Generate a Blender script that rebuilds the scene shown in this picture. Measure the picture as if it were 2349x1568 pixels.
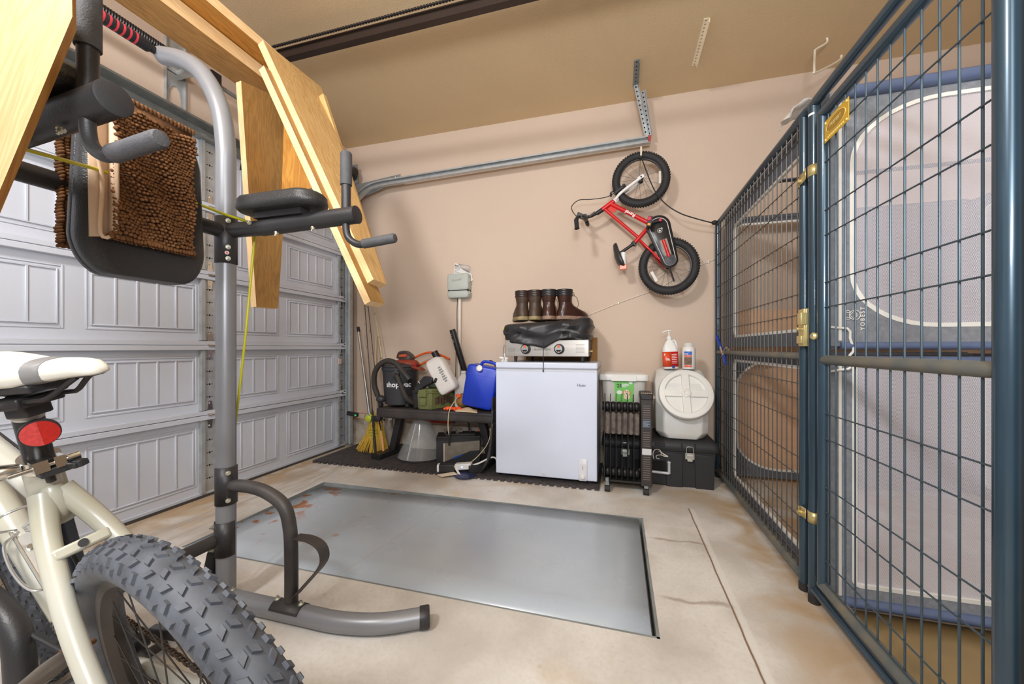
import bpy, bmesh, math, random
from mathutils import Vector as V, Matrix, noise
random.seed(7)
PI = math.pi
S = bpy.context.scene
for o in list(bpy.data.objects): bpy.data.objects.remove(o)
# ---------------------------------------------------------------- camera, world, lights, exposure
YAW = math.radians(15.6); FPX = 875.0; CH = 0.93; CX = 1174.5; HY = 797.0
cam = bpy.data.cameras.new('camera'); cam_o = bpy.data.objects.new('camera', cam); S.collection.objects.link(cam_o)
cam.sensor_width = 36; cam.lens = 36*FPX/2349; cam.shift_y = 13/2349; cam.clip_start = .02
cam_o.location = (0, 0, CH); cam_o.rotation_euler = (PI/2, 0, YAW)
S.camera = cam_o
S.view_settings.view_transform = 'Standard'; S.view_settings.look = 'None'
S.view_settings.gamma = 1; S.view_settings.use_curve_mapping = False
S.view_settings.exposure = -0.40
W = bpy.data.worlds.new('world'); S.world = W; W.use_nodes = True
W.node_tree.nodes['Background'].inputs[0].default_value = (.97, .98, 1.0, 1)
W.node_tree.nodes['Background'].inputs[1].default_value = .62
def lamp(name, loc, size, power, col, target=None, shape='DISK'):
    l = bpy.data.lights.new(name, 'AREA'); l.shape = shape; l.size = size; l.energy = power; l.color = col
    o = bpy.data.objects.new(name, l); S.collection.objects.link(o); o.location = loc
    if target: o.rotation_euler = (V(target)-V(loc)).to_track_quat('-Z', 'Y').to_euler()
    return o
lamp('ceiling_lamp', (-1.22, -.7, 2.74), .40, 84, (.97, .98, 1.0), (-1.0, 1.6, .4))
lamp('garage_lamp', (.55, -1.3, 2.7), 1.4, 30, (.97, .98, 1.0), (0, 2.0, 1.0))
lamp('bounce_flash', (.1, -.7, 1.45), .5, 72, (.96, .98, 1.0), (-.1, .6, 2.87))
lamp('door_cool_fill', (.2, -.6, 1.9), 1.0, 20, (.84, .92, 1.0), (-2.5, 1.2, 1.0))  # added cool fill aimed at the door, not a fixture of the garage
# ---------------------------------------------------------------- geometry of the view: pixel -> point on a known plane
_F = V((-math.sin(YAW), math.cos(YAW), 0)); _R = V((math.cos(YAW), math.sin(YAW), 0)); _C = V((0, 0, CH))
def _d(p): return _F + _R*((p[0]-CX)/FPX) + V((0, 0, (HY-p[1])/FPX))
def _pl(p, ax, v):
    r = _d(p); return _C + r*((v-_C[ax])/r[ax])
def fl(x, y, z=0.0): return _pl((x, y), 2, z)
def wy(Y, x, y): return _pl((x, y), 1, Y)
def wx(X, x, y): return _pl((x, y), 0, X)
def dp(t, x, y): return _C + _d((x, y))*t
# ---------------------------------------------------------------- materials
def lin(c):
    return tuple(((v/255)/12.92 if v/255 <= .04045 else ((v/255+.055)/1.055)**2.4) for v in c)+(1,)
MATS = {}
def P(name, col, rough=.5, metal=0.0, var=.06, sc=6, bump=0.0, bs=60, alpha=1, trans=0, emis=0, coat=0, col2=None, stretch=(1, 1, 1), uv=False):
    if name in MATS: return MATS[name]
    m = bpy.data.materials.new(name); m.use_nodes = True; nt = m.node_tree; N = nt.nodes; L = nt.links
    b = N['Principled BSDF']; c = lin(col)
    b.inputs['Roughness'].default_value = rough; b.inputs['Metallic'].default_value = metal
    tc = N.new('ShaderNodeTexCoord'); mp = N.new('ShaderNodeMapping'); mp.inputs['Scale'].default_value = stretch
    L.new(tc.outputs['UV' if uv else 'Object'], mp.inputs[0])
    nz = N.new('ShaderNodeTexNoise'); nz.inputs['Scale'].default_value = sc; nz.inputs['Detail'].default_value = 5
    L.new(mp.outputs[0], nz.inputs[0])
    cr = N.new('ShaderNodeValToRGB'); L.new(nz.outputs[0], cr.inputs[0])
    cr.color_ramp.elements[0].position = .3; cr.color_ramp.elements[1].position = .7
    c2 = lin(col2) if col2 else tuple(min(1, v*(1+var)) for v in c[:3])+(1,)
    c1 = c if col2 else tuple(v*(1-var) for v in c[:3])+(1,)
    cr.color_ramp.elements[0].color = c1; cr.color_ramp.elements[1].color = c2
    L.new(cr.outputs[0], b.inputs['Base Color'])
    if bump:
        n2 = N.new('ShaderNodeTexNoise'); n2.inputs['Scale'].default_value = bs; n2.inputs['Detail'].default_value = 3
        L.new(mp.outputs[0], n2.inputs[0])
        bm_ = N.new('ShaderNodeBump'); bm_.inputs['Strength'].default_value = bump; bm_.inputs['Distance'].default_value = .002
        L.new(n2.outputs[0], bm_.inputs['Height']); L.new(bm_.outputs[0], b.inputs['Normal'])
    if alpha < 1: b.inputs['Alpha'].default_value = alpha
    if trans: b.inputs['Transmission Weight'].default_value = trans
    if coat: b.inputs['Coat Weight'].default_value = coat
    if emis:
        b.inputs['Emission Color'].default_value = c; b.inputs['Emission Strength'].default_value = emis
    MATS[name] = m; return m
def nodes(m): return m.node_tree.nodes, m.node_tree.links, m.node_tree.nodes['Principled BSDF']
def math_node(N, L, op, a, b=None, clamp=False):
    n = N.new('ShaderNodeMath'); n.operation = op; n.use_clamp = clamp
    for i, v in enumerate((a, b)):
        if v is None: continue
        if isinstance(v, (int, float)): n.inputs[i].default_value = v
        else: L.new(v, n.inputs[i])
    return n.outputs[0]
def wood(name, a, b_, rough=.6, sc=1.0, knots=True):
    m = P(name, a, rough); N, L, b = nodes(m)
    tc = N.new('ShaderNodeTexCoord'); mp = N.new('ShaderNodeMapping'); mp.inputs['Scale'].default_value = (1.6*sc, 11*sc, 1)
    L.new(tc.outputs['UV'], mp.inputs[0])
    nz = N.new('ShaderNodeTexNoise'); nz.inputs['Scale'].default_value = 1.6; nz.inputs['Detail'].default_value = 3; nz.inputs['Distortion'].default_value = .6
    L.new(mp.outputs[0], nz.inputs[0])
    rings = math_node(N, L, 'SINE', math_node(N, L, 'MULTIPLY', nz.outputs[0], 55))
    rings = math_node(N, L, 'MULTIPLY_ADD', rings, .30); rings.node.inputs[2].default_value = .5
    fine = N.new('ShaderNodeTexNoise'); mp2 = N.new('ShaderNodeMapping'); mp2.inputs['Scale'].default_value = (8, 300, 1)
    L.new(tc.outputs['UV'], mp2.inputs[0]); L.new(mp2.outputs[0], fine.inputs[0]); fine.inputs['Scale'].default_value = 1
    big = N.new('ShaderNodeTexNoise'); L.new(tc.outputs['UV'], big.inputs[0]); big.inputs['Scale'].default_value = 5
    f = math_node(N, L, 'ADD', math_node(N, L, 'MULTIPLY', rings, .45), math_node(N, L, 'MULTIPLY', fine.outputs[0], .35))
    f = math_node(N, L, 'ADD', f, math_node(N, L, 'MULTIPLY', big.outputs[0], .3))
    cr = N.new('ShaderNodeValToRGB'); L.new(f, cr.inputs[0])
    cr.color_ramp.elements[0].position = .25; cr.color_ramp.elements[0].color = lin(b_)
    cr.color_ramp.elements[1].position = .72; cr.color_ramp.elements[1].color = lin(a)
    L.new(cr.outputs[0], b.inputs['Base Color'])
    return m
# ---------------------------------------------------------------- mesh building
class MB:
    def __init__(s, M=None): s.v = []; s.f = []; s.mi = []; s.uv = {}; s.M = M; s.m = 0
    def add(s, pts, faces, uvs=None):
        n = len(s.v)
        for p in pts:
            p = V(p); s.v.append(s.M(p) if callable(s.M) else p)
        for i, f in enumerate(faces):
            if uvs: s.uv[len(s.f)] = uvs[i]
            s.f.append([n+k for k in f]); s.mi.append(s.m)
        return s
    def mat(s, i): s.m = i; return s
    def hexa(s, p, uvw=None):
        F = [(0, 3, 2, 1), (4, 5, 6, 7), (0, 1, 5, 4), (1, 2, 6, 5), (2, 3, 7, 6), (3, 0, 4, 7)]
        return s.add(p, F, uvw)
    def box(s, x0, x1, y0, y1, z0, z1):
        return s.hexa([(x0, y0, z0), (x1, y0, z0), (x1, y1, z0), (x0, y1, z0), (x0, y0, z1), (x1, y0, z1), (x1, y1, z1), (x0, y1, z1)])
    def obox(s, c, ax, ay, az, hx, hy, hz):
        c = V(c); ax = V(ax).normalized()*hx; ay = V(ay).normalized()*hy; az = V(az).normalized()*hz
        return s.hexa([c-ax-ay-az, c+ax-ay-az, c+ax+ay-az, c-ax+ay-az, c-ax-ay+az, c+ax-ay+az, c+ax+ay+az, c-ax+ay+az])
    def bar(s, p0, p1, w, h, up=(0, 0, 1)):
        p0 = V(p0); p1 = V(p1); d = p1-p0; u = V(up)
        if abs(d.normalized().dot(u)) > .98: u = V((1, 0, 0))
        side = d.cross(u).normalized(); u = side.cross(d).normalized()
        return s.obox((p0+p1)/2, d, side, u, d.length/2, w/2, h/2)
    def tube(s, pts, r, n=12, closed=False, cap=True):
        pts = [V(p) for p in pts]; k = len(pts)
        rr = r if isinstance(r, (list, tuple)) else [r]*k
        T = []
        for i in range(k):
            a = pts[(i-1) % k] if (i > 0 or closed) else pts[0]
            b = pts[(i+1) % k] if (i < k-1 or closed) else pts[-1]
            T.append((b-a).normalized() if (b-a).length > 1e-9 else V((0, 0, 1)))
        u = T[0].orthogonal().normalized(); vs = []
        for i in range(k):
            u = (u - T[i]*u.dot(T[i]));
            u = u.normalized() if u.length > 1e-6 else T[i].orthogonal().normalized()
            w = T[i].cross(u)
            for j in range(n):
                a = 2*PI*j/n; vs.append(pts[i]+(u*math.cos(a)+w*math.sin(a))*rr[i])
        fs = []
        for i in range(k if closed else k-1):
            for j in range(n):
                a = i*n+j; b = i*n+(j+1) % n; i2 = (i+1) % k
                fs.append((a, b, i2*n+(j+1) % n, i2*n+j))
        if cap and not closed:
            fs.append(tuple(range(n-1, -1, -1))); fs.append(tuple((k-1)*n+j for j in range(n)))
        return s.add(vs, fs)
    def cyl(s, p0, p1, r, n=16): return s.tube([p0, p1], r, n)
    def lathe(s, prof, o=(0, 0, 0), ax=(0, 0, 1), n=24, sx=1, sy=1):
        o = V(o); ax = V(ax).normalized(); u = ax.orthogonal().normalized()
        if abs(ax.z) > .99: u = V((1, 0, 0))
        w = ax.cross(u); vs = []; fs = []
        for (r, z) in prof:
            for j in range(n):
                a = 2*PI*j/n; vs.append(o+ax*z+u*(r*sx*math.cos(a))+w*(r*sy*math.sin(a)))
        k = len(prof)
        for i in range(k-1):
            for j in range(n): fs.append((i*n+j, i*n+(j+1) % n, (i+1)*n+(j+1) % n, (i+1)*n+j))
        ring = V(prof[0]+(0,)) == V(prof[-1]+(0,))
        if not ring and prof[0][0] > 1e-5: fs.append(tuple(range(n-1, -1, -1)))
        if not ring and prof[-1][0] > 1e-5: fs.append(tuple((k-1)*n+j for j in range(n)))
        return s.add(vs, fs)
    def prism(s, poly, vec):
        poly = [V(p) for p in poly]; vec = V(vec); n = len(poly)
        fs = [tuple(range(n-1, -1, -1)), tuple(range(n, 2*n))]+[(i, (i+1) % n, n+(i+1) % n, n+i) for i in range(n)]
        return s.add(poly+[p+vec for p in poly], fs)
    def ell(s, c, r, n=16, m=10, rot=None, e=1.0):
        c = V(c); vs = []; fs = []
        def q(t): return math.copysign(abs(t)**e, t)
        for i in range(m+1):
            ph = -PI/2+PI*i/m
            for j in range(n):
                a = 2*PI*j/n
                p = V((r[0]*q(math.cos(ph))*q(math.cos(a)), r[1]*q(math.cos(ph))*q(math.sin(a)), r[2]*q(math.sin(ph))))
                if rot: p = rot @ p
                vs.append(c+p)
        for i in range(m):
            for j in range(n): fs.append((i*n+j, i*n+(j+1) % n, (i+1)*n+(j+1) % n, (i+1)*n+j))
        return s.add(vs, fs)
    def loft(s, rings, cap=True):
        n = len(rings[0]); vs = [p for r in rings for p in r]; fs = []
        for i in range(len(rings)-1):
            for j in range(n): fs.append((i*n+j, i*n+(j+1) % n, (i+1)*n+(j+1) % n, (i+1)*n+j))
        if cap: fs += [tuple(range(n-1, -1, -1)), tuple((len(rings)-1)*n+j for j in range(n))]
        return s.add(vs, fs)
    def grid(s, fn, nu, nv):
        vs = [fn(i/nu, j/nv) for i in range(nu+1) for j in range(nv+1)]
        fs = [(i*(nv+1)+j, (i+1)*(nv+1)+j, (i+1)*(nv+1)+j+1, i*(nv+1)+j+1) for i in range(nu) for j in range(nv)]
        return s.add(vs, fs)
    def text(s, txt, o, xd, yd, size, ext=.0006, bold=0.0, align='LEFT', spacing=1.0):
        c = bpy.data.curves.new('t', 'FONT'); c.body = txt; c.size = size; c.extrude = 0; c.align_x = align; c.offset = bold; c.space_character = spacing
        c.resolution_u = 3
        t = bpy.data.objects.new('t', c); me = bpy.data.meshes.new_from_object(t)
        o = V(o); xd = V(xd).normalized(); yd = V(yd).normalized(); zd = xd.cross(yd)
        n = len(me.vertices)
        vs = [o+xd*v.co.x+yd*v.co.y+zd*ext for v in me.vertices]
        s.add(vs, [tuple(p.vertices) for p in me.polygons])
        bpy.data.objects.remove(t); bpy.data.curves.remove(c); bpy.data.meshes.remove(me)
        return s
    def build(s, name, mats, parent=None, bevel=0, seg=2, sub=0, smooth=True, ang=38, solid=0, fixn=True):
        if not isinstance(mats, (list, tuple)): mats = [mats]
        org = root_loc(parent) if parent else V((0, 0, 0))
        me = bpy.data.meshes.new(name)
        me.from_pydata([p-org for p in s.v], [], s.f)
        for m in mats: me.materials.append(m)
        for p, k in zip(me.polygons, s.mi): p.material_index = k
        if s.uv:
            ul = me.uv_layers.new(name='UVMap')
            for fi, uvs in s.uv.items():
                if fi < len(me.polygons):
                    for k, li in enumerate(me.polygons[fi].loop_indices): ul.data[li].uv = uvs[k]
        me.validate()
        if fixn:
            b = bmesh.new(); b.from_mesh(me); bmesh.ops.recalc_face_normals(b, faces=b.faces); b.to_mesh(me); b.free()
        if smooth:
            me.shade_smooth(); me.set_sharp_from_angle(angle=math.radians(ang))
        o = bpy.data.objects.new(name, me); S.collection.objects.link(o)
        if parent: o.parent = parent
        if solid:
            md = o.modifiers.new('solid', 'SOLIDIFY'); md.thickness = solid; md.offset = 0
        if bevel:
            md = o.modifiers.new('bevel', 'BEVEL'); md.width = bevel; md.segments = seg; md.limit_method = 'ANGLE'; md.angle_limit = math.radians(35)
            md.harden_normals = False
        if sub:
            md = o.modifiers.new('sub', 'SUBSURF'); md.levels = sub; md.render_levels = sub
        return o
def root_loc(o):
    p = V((0, 0, 0))
    while o: p += o.location; o = o.parent
    return p
def thing(name, label, cat, loc, group=None):
    o = bpy.data.objects.new(name, None); S.collection.objects.link(o); o.location = loc
    o.empty_display_size = .05
    o['label'] = label; o['category'] = cat
    if group: o['group'] = group
    return o
def solo(o, label, cat, group=None):
    o['label'] = label; o['category'] = cat
    if group: o['group'] = group
    # put the object's origin at its base
    me = o.data; xs = [v.co for v in me.vertices]
    c = V(((min(v.x for v in xs)+max(v.x for v in xs))/2, (min(v.y for v in xs)+max(v.y for v in xs))/2, min(v.z for v in xs)))
    me.transform(Matrix.Translation(-c)); o.location = c
    return o
def struct(o): o['kind'] = 'structure'; return o
def smooth_path(pts, k=6, closed=False):
    pts = [V(p) for p in pts]; n = len(pts); out = []
    rng = range(n if closed else n-1)
    for i in rng:
        p0 = pts[(i-1) % n] if (i > 0 or closed) else pts[0]; p1 = pts[i]; p2 = pts[(i+1) % n]
        p3 = pts[(i+2) % n] if (i+2 < n or closed) else pts[-1]
        for j in range(k):
            t = j/k
            out.append(.5*((2*p1)+(p2-p0)*t+(2*p0-5*p1+4*p2-p3)*t*t+(3*p1-p0-3*p2+p3)*t**3))
    if not closed: out.append(pts[-1])
    return out
def rrect(cx, cy, hx, hy, r, n=5):
    out = []
    for (sx, sy, a0) in ((1, 1, 0), (-1, 1, 90), (-1, -1, 180), (1, -1, 270)):
        for i in range(n+1):
            a = math.radians(a0+90*i/n); out.append((cx+sx*(hx-r)+r*math.cos(a), cy+sy*(hy-r)+r*math.sin(a)))
    return out
# ================================================================ materials used widely
XD, YW, ZC = -2.5, 3.15, 2.87
M_wall = P('wall_paint', (211, 189, 170), .85, var=.03, sc=1.2, bump=.35, bs=160)
M_ceil = P('ceiling_paint', (220, 194, 154), .9, var=.04, sc=1.5, bump=.5, bs=130)
M_door = P('door_steel', (206, 210, 220), .5, var=.02, bump=.25, bs=220, stretch=(1, .35, 1))
M_galv = P('galvanised_steel', (184, 187, 188), .36, .4, var=.12, sc=25)
M_galvd = P('galvanised_dull', (142, 147, 147), .5, .4, var=.15, sc=20)
M_black = P('black_plastic', (40, 39, 41), .5, var=.2, sc=15, bump=.15, bs=200)
M_blackm = P('black_metal', (44, 41, 42), .42, .3, var=.15, sc=12)
M_rub = P('black_rubber', (38, 37, 38), .7, var=.2, sc=20)
M_white = P('white_plastic', (232, 230, 226), .42, var=.03)
M_chrome = P('bright_metal', (215, 212, 205), .22, 1, var=.1, sc=30)
M_steel = P('brushed_steel', (195, 190, 184), .3, .9, var=.12, sc=8, stretch=(1, 1, 20))
M_dark = P('dark_gap', (22, 20, 19), .9)
M_brass = P('brass', (214, 196, 138), .32, .7, var=.12, sc=20)
M_orange = P('orange_rubber', (226, 96, 34), .5)
M_red = P('red_gloss', (205, 24, 28), .22, var=.05, coat=.5)
# ---- concrete floor
M_floor = P('concrete_floor', (214, 204, 190), .62, bump=.25, bs=45)
N, L, b = nodes(M_floor)
geo = N.new('ShaderNodeNewGeometry'); sx = N.new('ShaderNodeSeparateXYZ'); L.new(geo.outputs['Position'], sx.inputs[0])
X, Y = sx.outputs[0], sx.outputs[1]
def nz(scale, detail=5, stretch=(1, 1, 1), dist=0.0):
    mp = N.new('ShaderNodeMapping'); mp.inputs['Scale'].default_value = stretch; L.new(geo.outputs['Position'], mp.inputs[0])
    n = N.new('ShaderNodeTexNoise'); n.inputs['Scale'].default_value = scale; n.inputs['Detail'].default_value = detail; n.inputs['Distortion'].default_value = dist
    L.new(mp.outputs[0], n.inputs[0]); return n.outputs[0]
def ramp(v, a, c): # 0 at a -> 1 at c
    m = N.new('ShaderNodeMapRange'); m.interpolation_type = 'SMOOTHSTEP'; L.new(v, m.inputs[0]); m.inputs[1].default_value = a; m.inputs[2].default_value = c
    return m.outputs[0]
def mix(f, a, c):
    m = N.new('ShaderNodeMix'); m.data_type = 'RGBA'
    if isinstance(f, float): m.inputs[0].default_value = f
    else: L.new(f, m.inputs[0])
    for i, v in ((6, a), (7, c)):
        if isinstance(v, tuple): m.inputs[i].default_value = lin(v)
        else: L.new(v, m.inputs[i])
    return m.outputs[2]
mul = lambda a, c: math_node(N, L, 'MULTIPLY', a, c, True)
col = mix(ramp(nz(2.2), .35, .68), (222, 217, 210), (186, 179, 170))
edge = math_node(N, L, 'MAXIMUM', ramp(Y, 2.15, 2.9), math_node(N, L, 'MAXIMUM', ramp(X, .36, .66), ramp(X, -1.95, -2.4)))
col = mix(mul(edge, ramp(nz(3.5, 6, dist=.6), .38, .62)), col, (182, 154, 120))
col = mix(mul(ramp(nz(1.1, 6, dist=1), .52, .70), ramp(nz(9, 4), .35, .65)), col, (200, 178, 148))
col = mix(mul(ramp(X, -1.7, -2.0), mul(ramp(nz(5, 6, (3.0, .45, 1), .8), .46, .66), .55)), col, (158, 142, 128))
col = mix(mul(ramp(nz(38, 3), .64, .76), .22), col, (150, 130, 110))
col = mix(mul(ramp(nz(70, 4), .42, .68), .16), col, (176, 160, 140))
col = mix(mul(ramp(nz(6.5, 7, dist=.8), .50, .72), .30), col, (192, 184, 174))
# joint line along the slab
wob = math_node(N, L, 'MULTIPLY', nz(5, 4), .012)
gx = math_node(N, L, 'ABSOLUTE', math_node(N, L, 'SUBTRACT', math_node(N, L, 'ADD', X, wob), .396))
jl = mul(ramp(gx, .005, .0015), ramp(Y, 2.42, 2.38))
col = mix(mul(mul(ramp(X, .396, .40), ramp(X, .425, .412)), mul(ramp(Y, 2.42, 2.38), .6)), col, (226, 222, 214))
col = mix(jl, col, (132, 104, 84))
# hairline cracks between the pit frame and the joint
for yy, amp in ((1.98, .14), (1.52, .16)):
    w2 = math_node(N, L, 'MULTIPLY', nz(3.1+yy, 6), amp)
    cy = math_node(N, L, 'ABSOLUTE', math_node(N, L, 'SUBTRACT', math_node(N, L, 'ADD', Y, w2), yy+amp/2))
    col = mix(mul(mul(ramp(cy, .016, .001), .6), mul(ramp(X, .12, .2), ramp(X, .42, .36))), col, (140, 118, 100))
L.new(col, b.inputs['Base Color'])
# ---- steel pit cover
M_pit = P('painted_steel_plate', (139, 148, 150), .27, var=.08, sc=3)
N, L, b = nodes(M_pit)
geo = N.new('ShaderNodeNewGeometry'); sx = N.new('ShaderNodeSeparateXYZ'); L.new(geo.outputs['Position'], sx.inputs[0]); X, Y = sx.outputs[0], sx.outputs[1]
col = mix(ramp(nz(1.6), .35, .7), (170, 178, 187), (182, 189, 196))
col = mix(mul(ramp(nz(14, 8, dist=1), .58, .74), .18), col, (196, 196, 190))
col = mix(mul(ramp(X, -1.62, -1.85), ramp(nz(8, 7), .53, .58)), col, (168, 108, 62))
col = mix(mul(ramp(X, -.9, -1.7), ramp(nz(9, 7), .64, .70)), col, (170, 128, 92))
sc_ = math_node(N, L, 'ABSOLUTE', math_node(N, L, 'ADD', math_node(N, L, 'ADD', X, 1.05), math_node(N, L, 'MULTIPLY', math_node(N, L, 'SUBTRACT', Y, 1.7), -.15)))
col = mix(mul(ramp(sc_, .004, .001), .6), col, (176, 160, 140))
L.new(col, b.inputs['Base Color'])
L.new(math_node(N, L, 'MULTIPLY_ADD', nz(6, 6), .25), b.inputs['Roughness']); b.inputs['Roughness'].links[0].from_node.inputs[2].default_value = .12
b.inputs['Metallic'].default_value = .0
# ================================================================ room shell
px0, px1, py0, py1 = -1.965, .128, 1.30, 2.195
m = MB()
F0, F1 = -1.6, 3.9
m.box(-2.56, px0, F0, 3.2, -.12, 0); m.box(px1, F1, F0, 3.2, -.12, 0); m.box(px0, px1, F0, py0, -.12, 0); m.box(px0, px1, py1, 3.2, -.12, 0)
m.box(px0, px1, py0, py1, -.12, -.10)
struct(m.build('floor', M_floor, smooth=False))
struct(MB().box(-2.56, F1, F0, YW+.1, ZC, ZC+.1).build('ceiling', M_ceil, smooth=False))
struct(MB().box(-2.66, F1, YW, YW+.1, -.1, ZC).build('wall_back', M_wall, smooth=False))
m = MB(); m.box(-2.66, -2.555, F0, YW, 2.27, ZC); m.box(-2.66, -2.555, 3.045, YW, 0, 2.27)
struct(m.build('wall_left', M_wall, smooth=False))
struct(MB().box(F1-.1, F1, F0, YW, 0, ZC).build('wall_right', M_wall, smooth=False))
M_stem = P('rough_concrete', (206, 196, 184), .9, var=.3, sc=9, bump=.8, bs=40, col2=(168, 146, 122))
m = MB().box(-2.55, .62, YW-.022, YW, 0, .235)
o = struct(m.build('trim_1', M_stem, smooth=False))
m = MB().box(-2.55, .62, YW-.008, YW, .245, .252).box(-2.55, .62, YW-.008, YW, .30, .305)
struct(m.build('trim_2', P('siding_edge', (190, 160, 130), .8), smooth=False))
# pit frame and cover
m = MB()
for a in ((px0, px0+.004, py0, py1), (px1-.010, px1, py0, py1), (px0, px1, py1-.004, py1), (px0, px1, py0, py0+.008)):
    m.box(a[0], a[1], a[2], a[3], -.09, .0005)
struct(m.build('trim_3', P('pit_frame', (142, 146, 144), .6, .3, var=.2, sc=9), smooth=False))
m = MB()
zt = lambda x, y: -.003-.02*max(0, min(1, (-.6-x)/1.2))*max(0, (y-1.3)/.9)
m.grid(lambda u, v: (px0+.006+(px1-px0-.030)*u, py0+.009+(py1-py0-.015)*v, zt(px0+(px1-px0)*u, py0+(py1-py0)*v)), 14, 6)
o = m.build('pit_cover', M_pit, solid=.008); solo(o, 'grey painted steel plate covering the service pit in the concrete floor', 'pit cover')
o.modifiers['solid'].offset = -1
# rubber mat
M_mat = P('mat_rubber', (66, 60, 60), .75, var=.35, sc=30, bump=1.0, bs=90)
x0, x1, y0 = -2.40, -.12, 2.556
pts = []; n = 46; st = (x1-x0)/n
for i in range(n):
    a = x0+i*st
    for (t, dy) in ((0, 0), (.46, 0), (.38, -.022), (.98, -.022), (.90, 0)): pts.append((a+t*st, y0+dy, 0.0))
poly = pts+[(x1, y0, 0), (x1, 3.12, 0), (x0, 3.12, 0)]
o = MB().prism(poly, (0, 0, .013)).build('floor_mat', M_mat, smooth=False, fixn=True)
solo(o, 'dark rubber interlocking mat with toothed front edge under bench and freezer', 'floor mat')
# ================================================================ garage door
door = thing('door_1', 'white sectional garage door', 'door', (-2.5, .9, 0)); del door['category']; del door['label']; door['kind'] = 'structure'
zj = [0.0, .51, .945, 1.385, 1.81, 2.26]
yd0, yd1 = -1.4, 3.03
rects = [(2.909-.585*i-.512, 2.909-.585*i) for i in range(8)]
for k in range(5):
    z0, z1 = zj[k], zj[k+1]
    m = MB(); m.box(XD-.035, XD, yd0, yd1, z0+.002, z1)
    lz = z1-.003 if k < 4 else z1-.03
    if k: m.box(XD, XD+.030, yd0, yd1, z0+.001, z0+.026)
    if k < 4: m.box(XD, XD+.034, yd0, yd1, z1-.030, z1-.002)
    if k == 0: m.box(XD, XD+.012, yd0, yd1, z0+.012, z0+.03)
    for (a, c) in rects:
        if c < -1.3: continue
        a = max(a, -1.35); b0, b1 = z0+.075, z1-.068-(.0 if k < 4 else .02)
        def mold(a, c, b0, b1, w, d):
            for (p, q, r, s_) in ((a, a+w, b0, b1), (c-w, c, b0, b1), (a+w, c-w, b0, b0+w), (a+w, c-w, b1-w, b1)):
                m.box(XD, XD+d, p, q, r, s_)
        mold(a, c, b0, b1, .010, .004); mold(a+.020, c-.020, b0+.020, b1-.020, .007, .007)
        for i in range(1, 5):
            yy = a+.024+(c-a-.048)*i/5
            m.box(XD, XD+.006, yy-.005, yy+.005, b0+.022, b1-.022)
    m.build('door_section', M_door, door, bevel=.0025, seg=1, smooth=True)
for k in range(5):
    z0, z1 = zj[k], zj[k+1]
    for (ya, yb) in ((1.772, 1.842), (2.965, 3.028), (.60, .67)):
        m = MB(); zb = z1-.032 if k < 4 else z1-.01; za = z0+.03
        m.box(XD, XD+.012, ya, yb, za, zb); m.box(XD, XD+.026, ya-.022, ya, za, zb)
        m.mat(1)
        for dz in (.08, .16, .24, .32):
            for dy in (.02, .035, .05):
                if za+dz < zb-.02: m.cyl((XD+.0118, ya+dy, za+dz), (XD+.0126, ya+dy, za+dz), .0035 if dy != .035 else .006, 8)
        m.build('end_stile' if ya > 2 else 'centre_stile', [M_galv, M_dark], door, smooth=False)
    if k < 4:
        for yc in (1.807, 2.99):
            m = MB(); X_ = XD+.036
            for s_ in (1, -1):
                m.prism([(XD+.013, yc-.018, z1+s_*.015), (XD+.013, yc+.018, z1+s_*.015), (XD+.013, yc+.010, z1+s_*.085), (XD+.013, yc-.010, z1+s_*.085)], (.004, 0, 0))
                m.cyl((XD+.012, yc, z1+s_*.07), (XD+.022, yc, z1+s_*.07), .006, 8)
                m.bar((XD+.015, yc, z1+s_*.018), (X_, yc, z1), .034, .004)
            m.tube([(X_, yc-.024, z1), (X_, yc+.024, z1)], .008, 10)
            m.build('hinge', M_chrome, door, smooth=False)
    if k < 4:
        m = MB(); m.cyl((XD+.03, 3.0, z1+.012), (XD+.03, 3.075, z1+.012), .007, 10); m.mat(1).cyl((XD+.03, 3.055, z1+.012), (XD+.03, 3.08, z1+.012), .022, 14)
        m.build('roller', [M_chrome, M_black], door)
m = MB(); 
zt0 = 2.215
m.prism([(XD+.002, yd0, zt0), (XD+.06, yd0, zt0), (XD+.06, yd0, zt0+.012), (XD+.012, yd0, zt0+.02), (XD+.012, yd0, zt0+.07), (XD+.07, yd0, zt0+.085), (XD+.07, yd0, zt0+.097), (XD+.002, yd0, zt0+.09)], (0, yd1-yd0, 0))
m.build('top_strut', M_galvd, door, smooth=False)
m = MB().box(XD-.03, XD+.022, yd0, yd1, .0, .014); m.build('bottom_seal', P('seal', (70, 66, 64), .8), door, smooth=False)
# weather jamb
struct(MB().box(-2.556, -2.50, 3.034, 3.06, 0, 2.27).build('trim_4', M_door, smooth=False))
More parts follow.
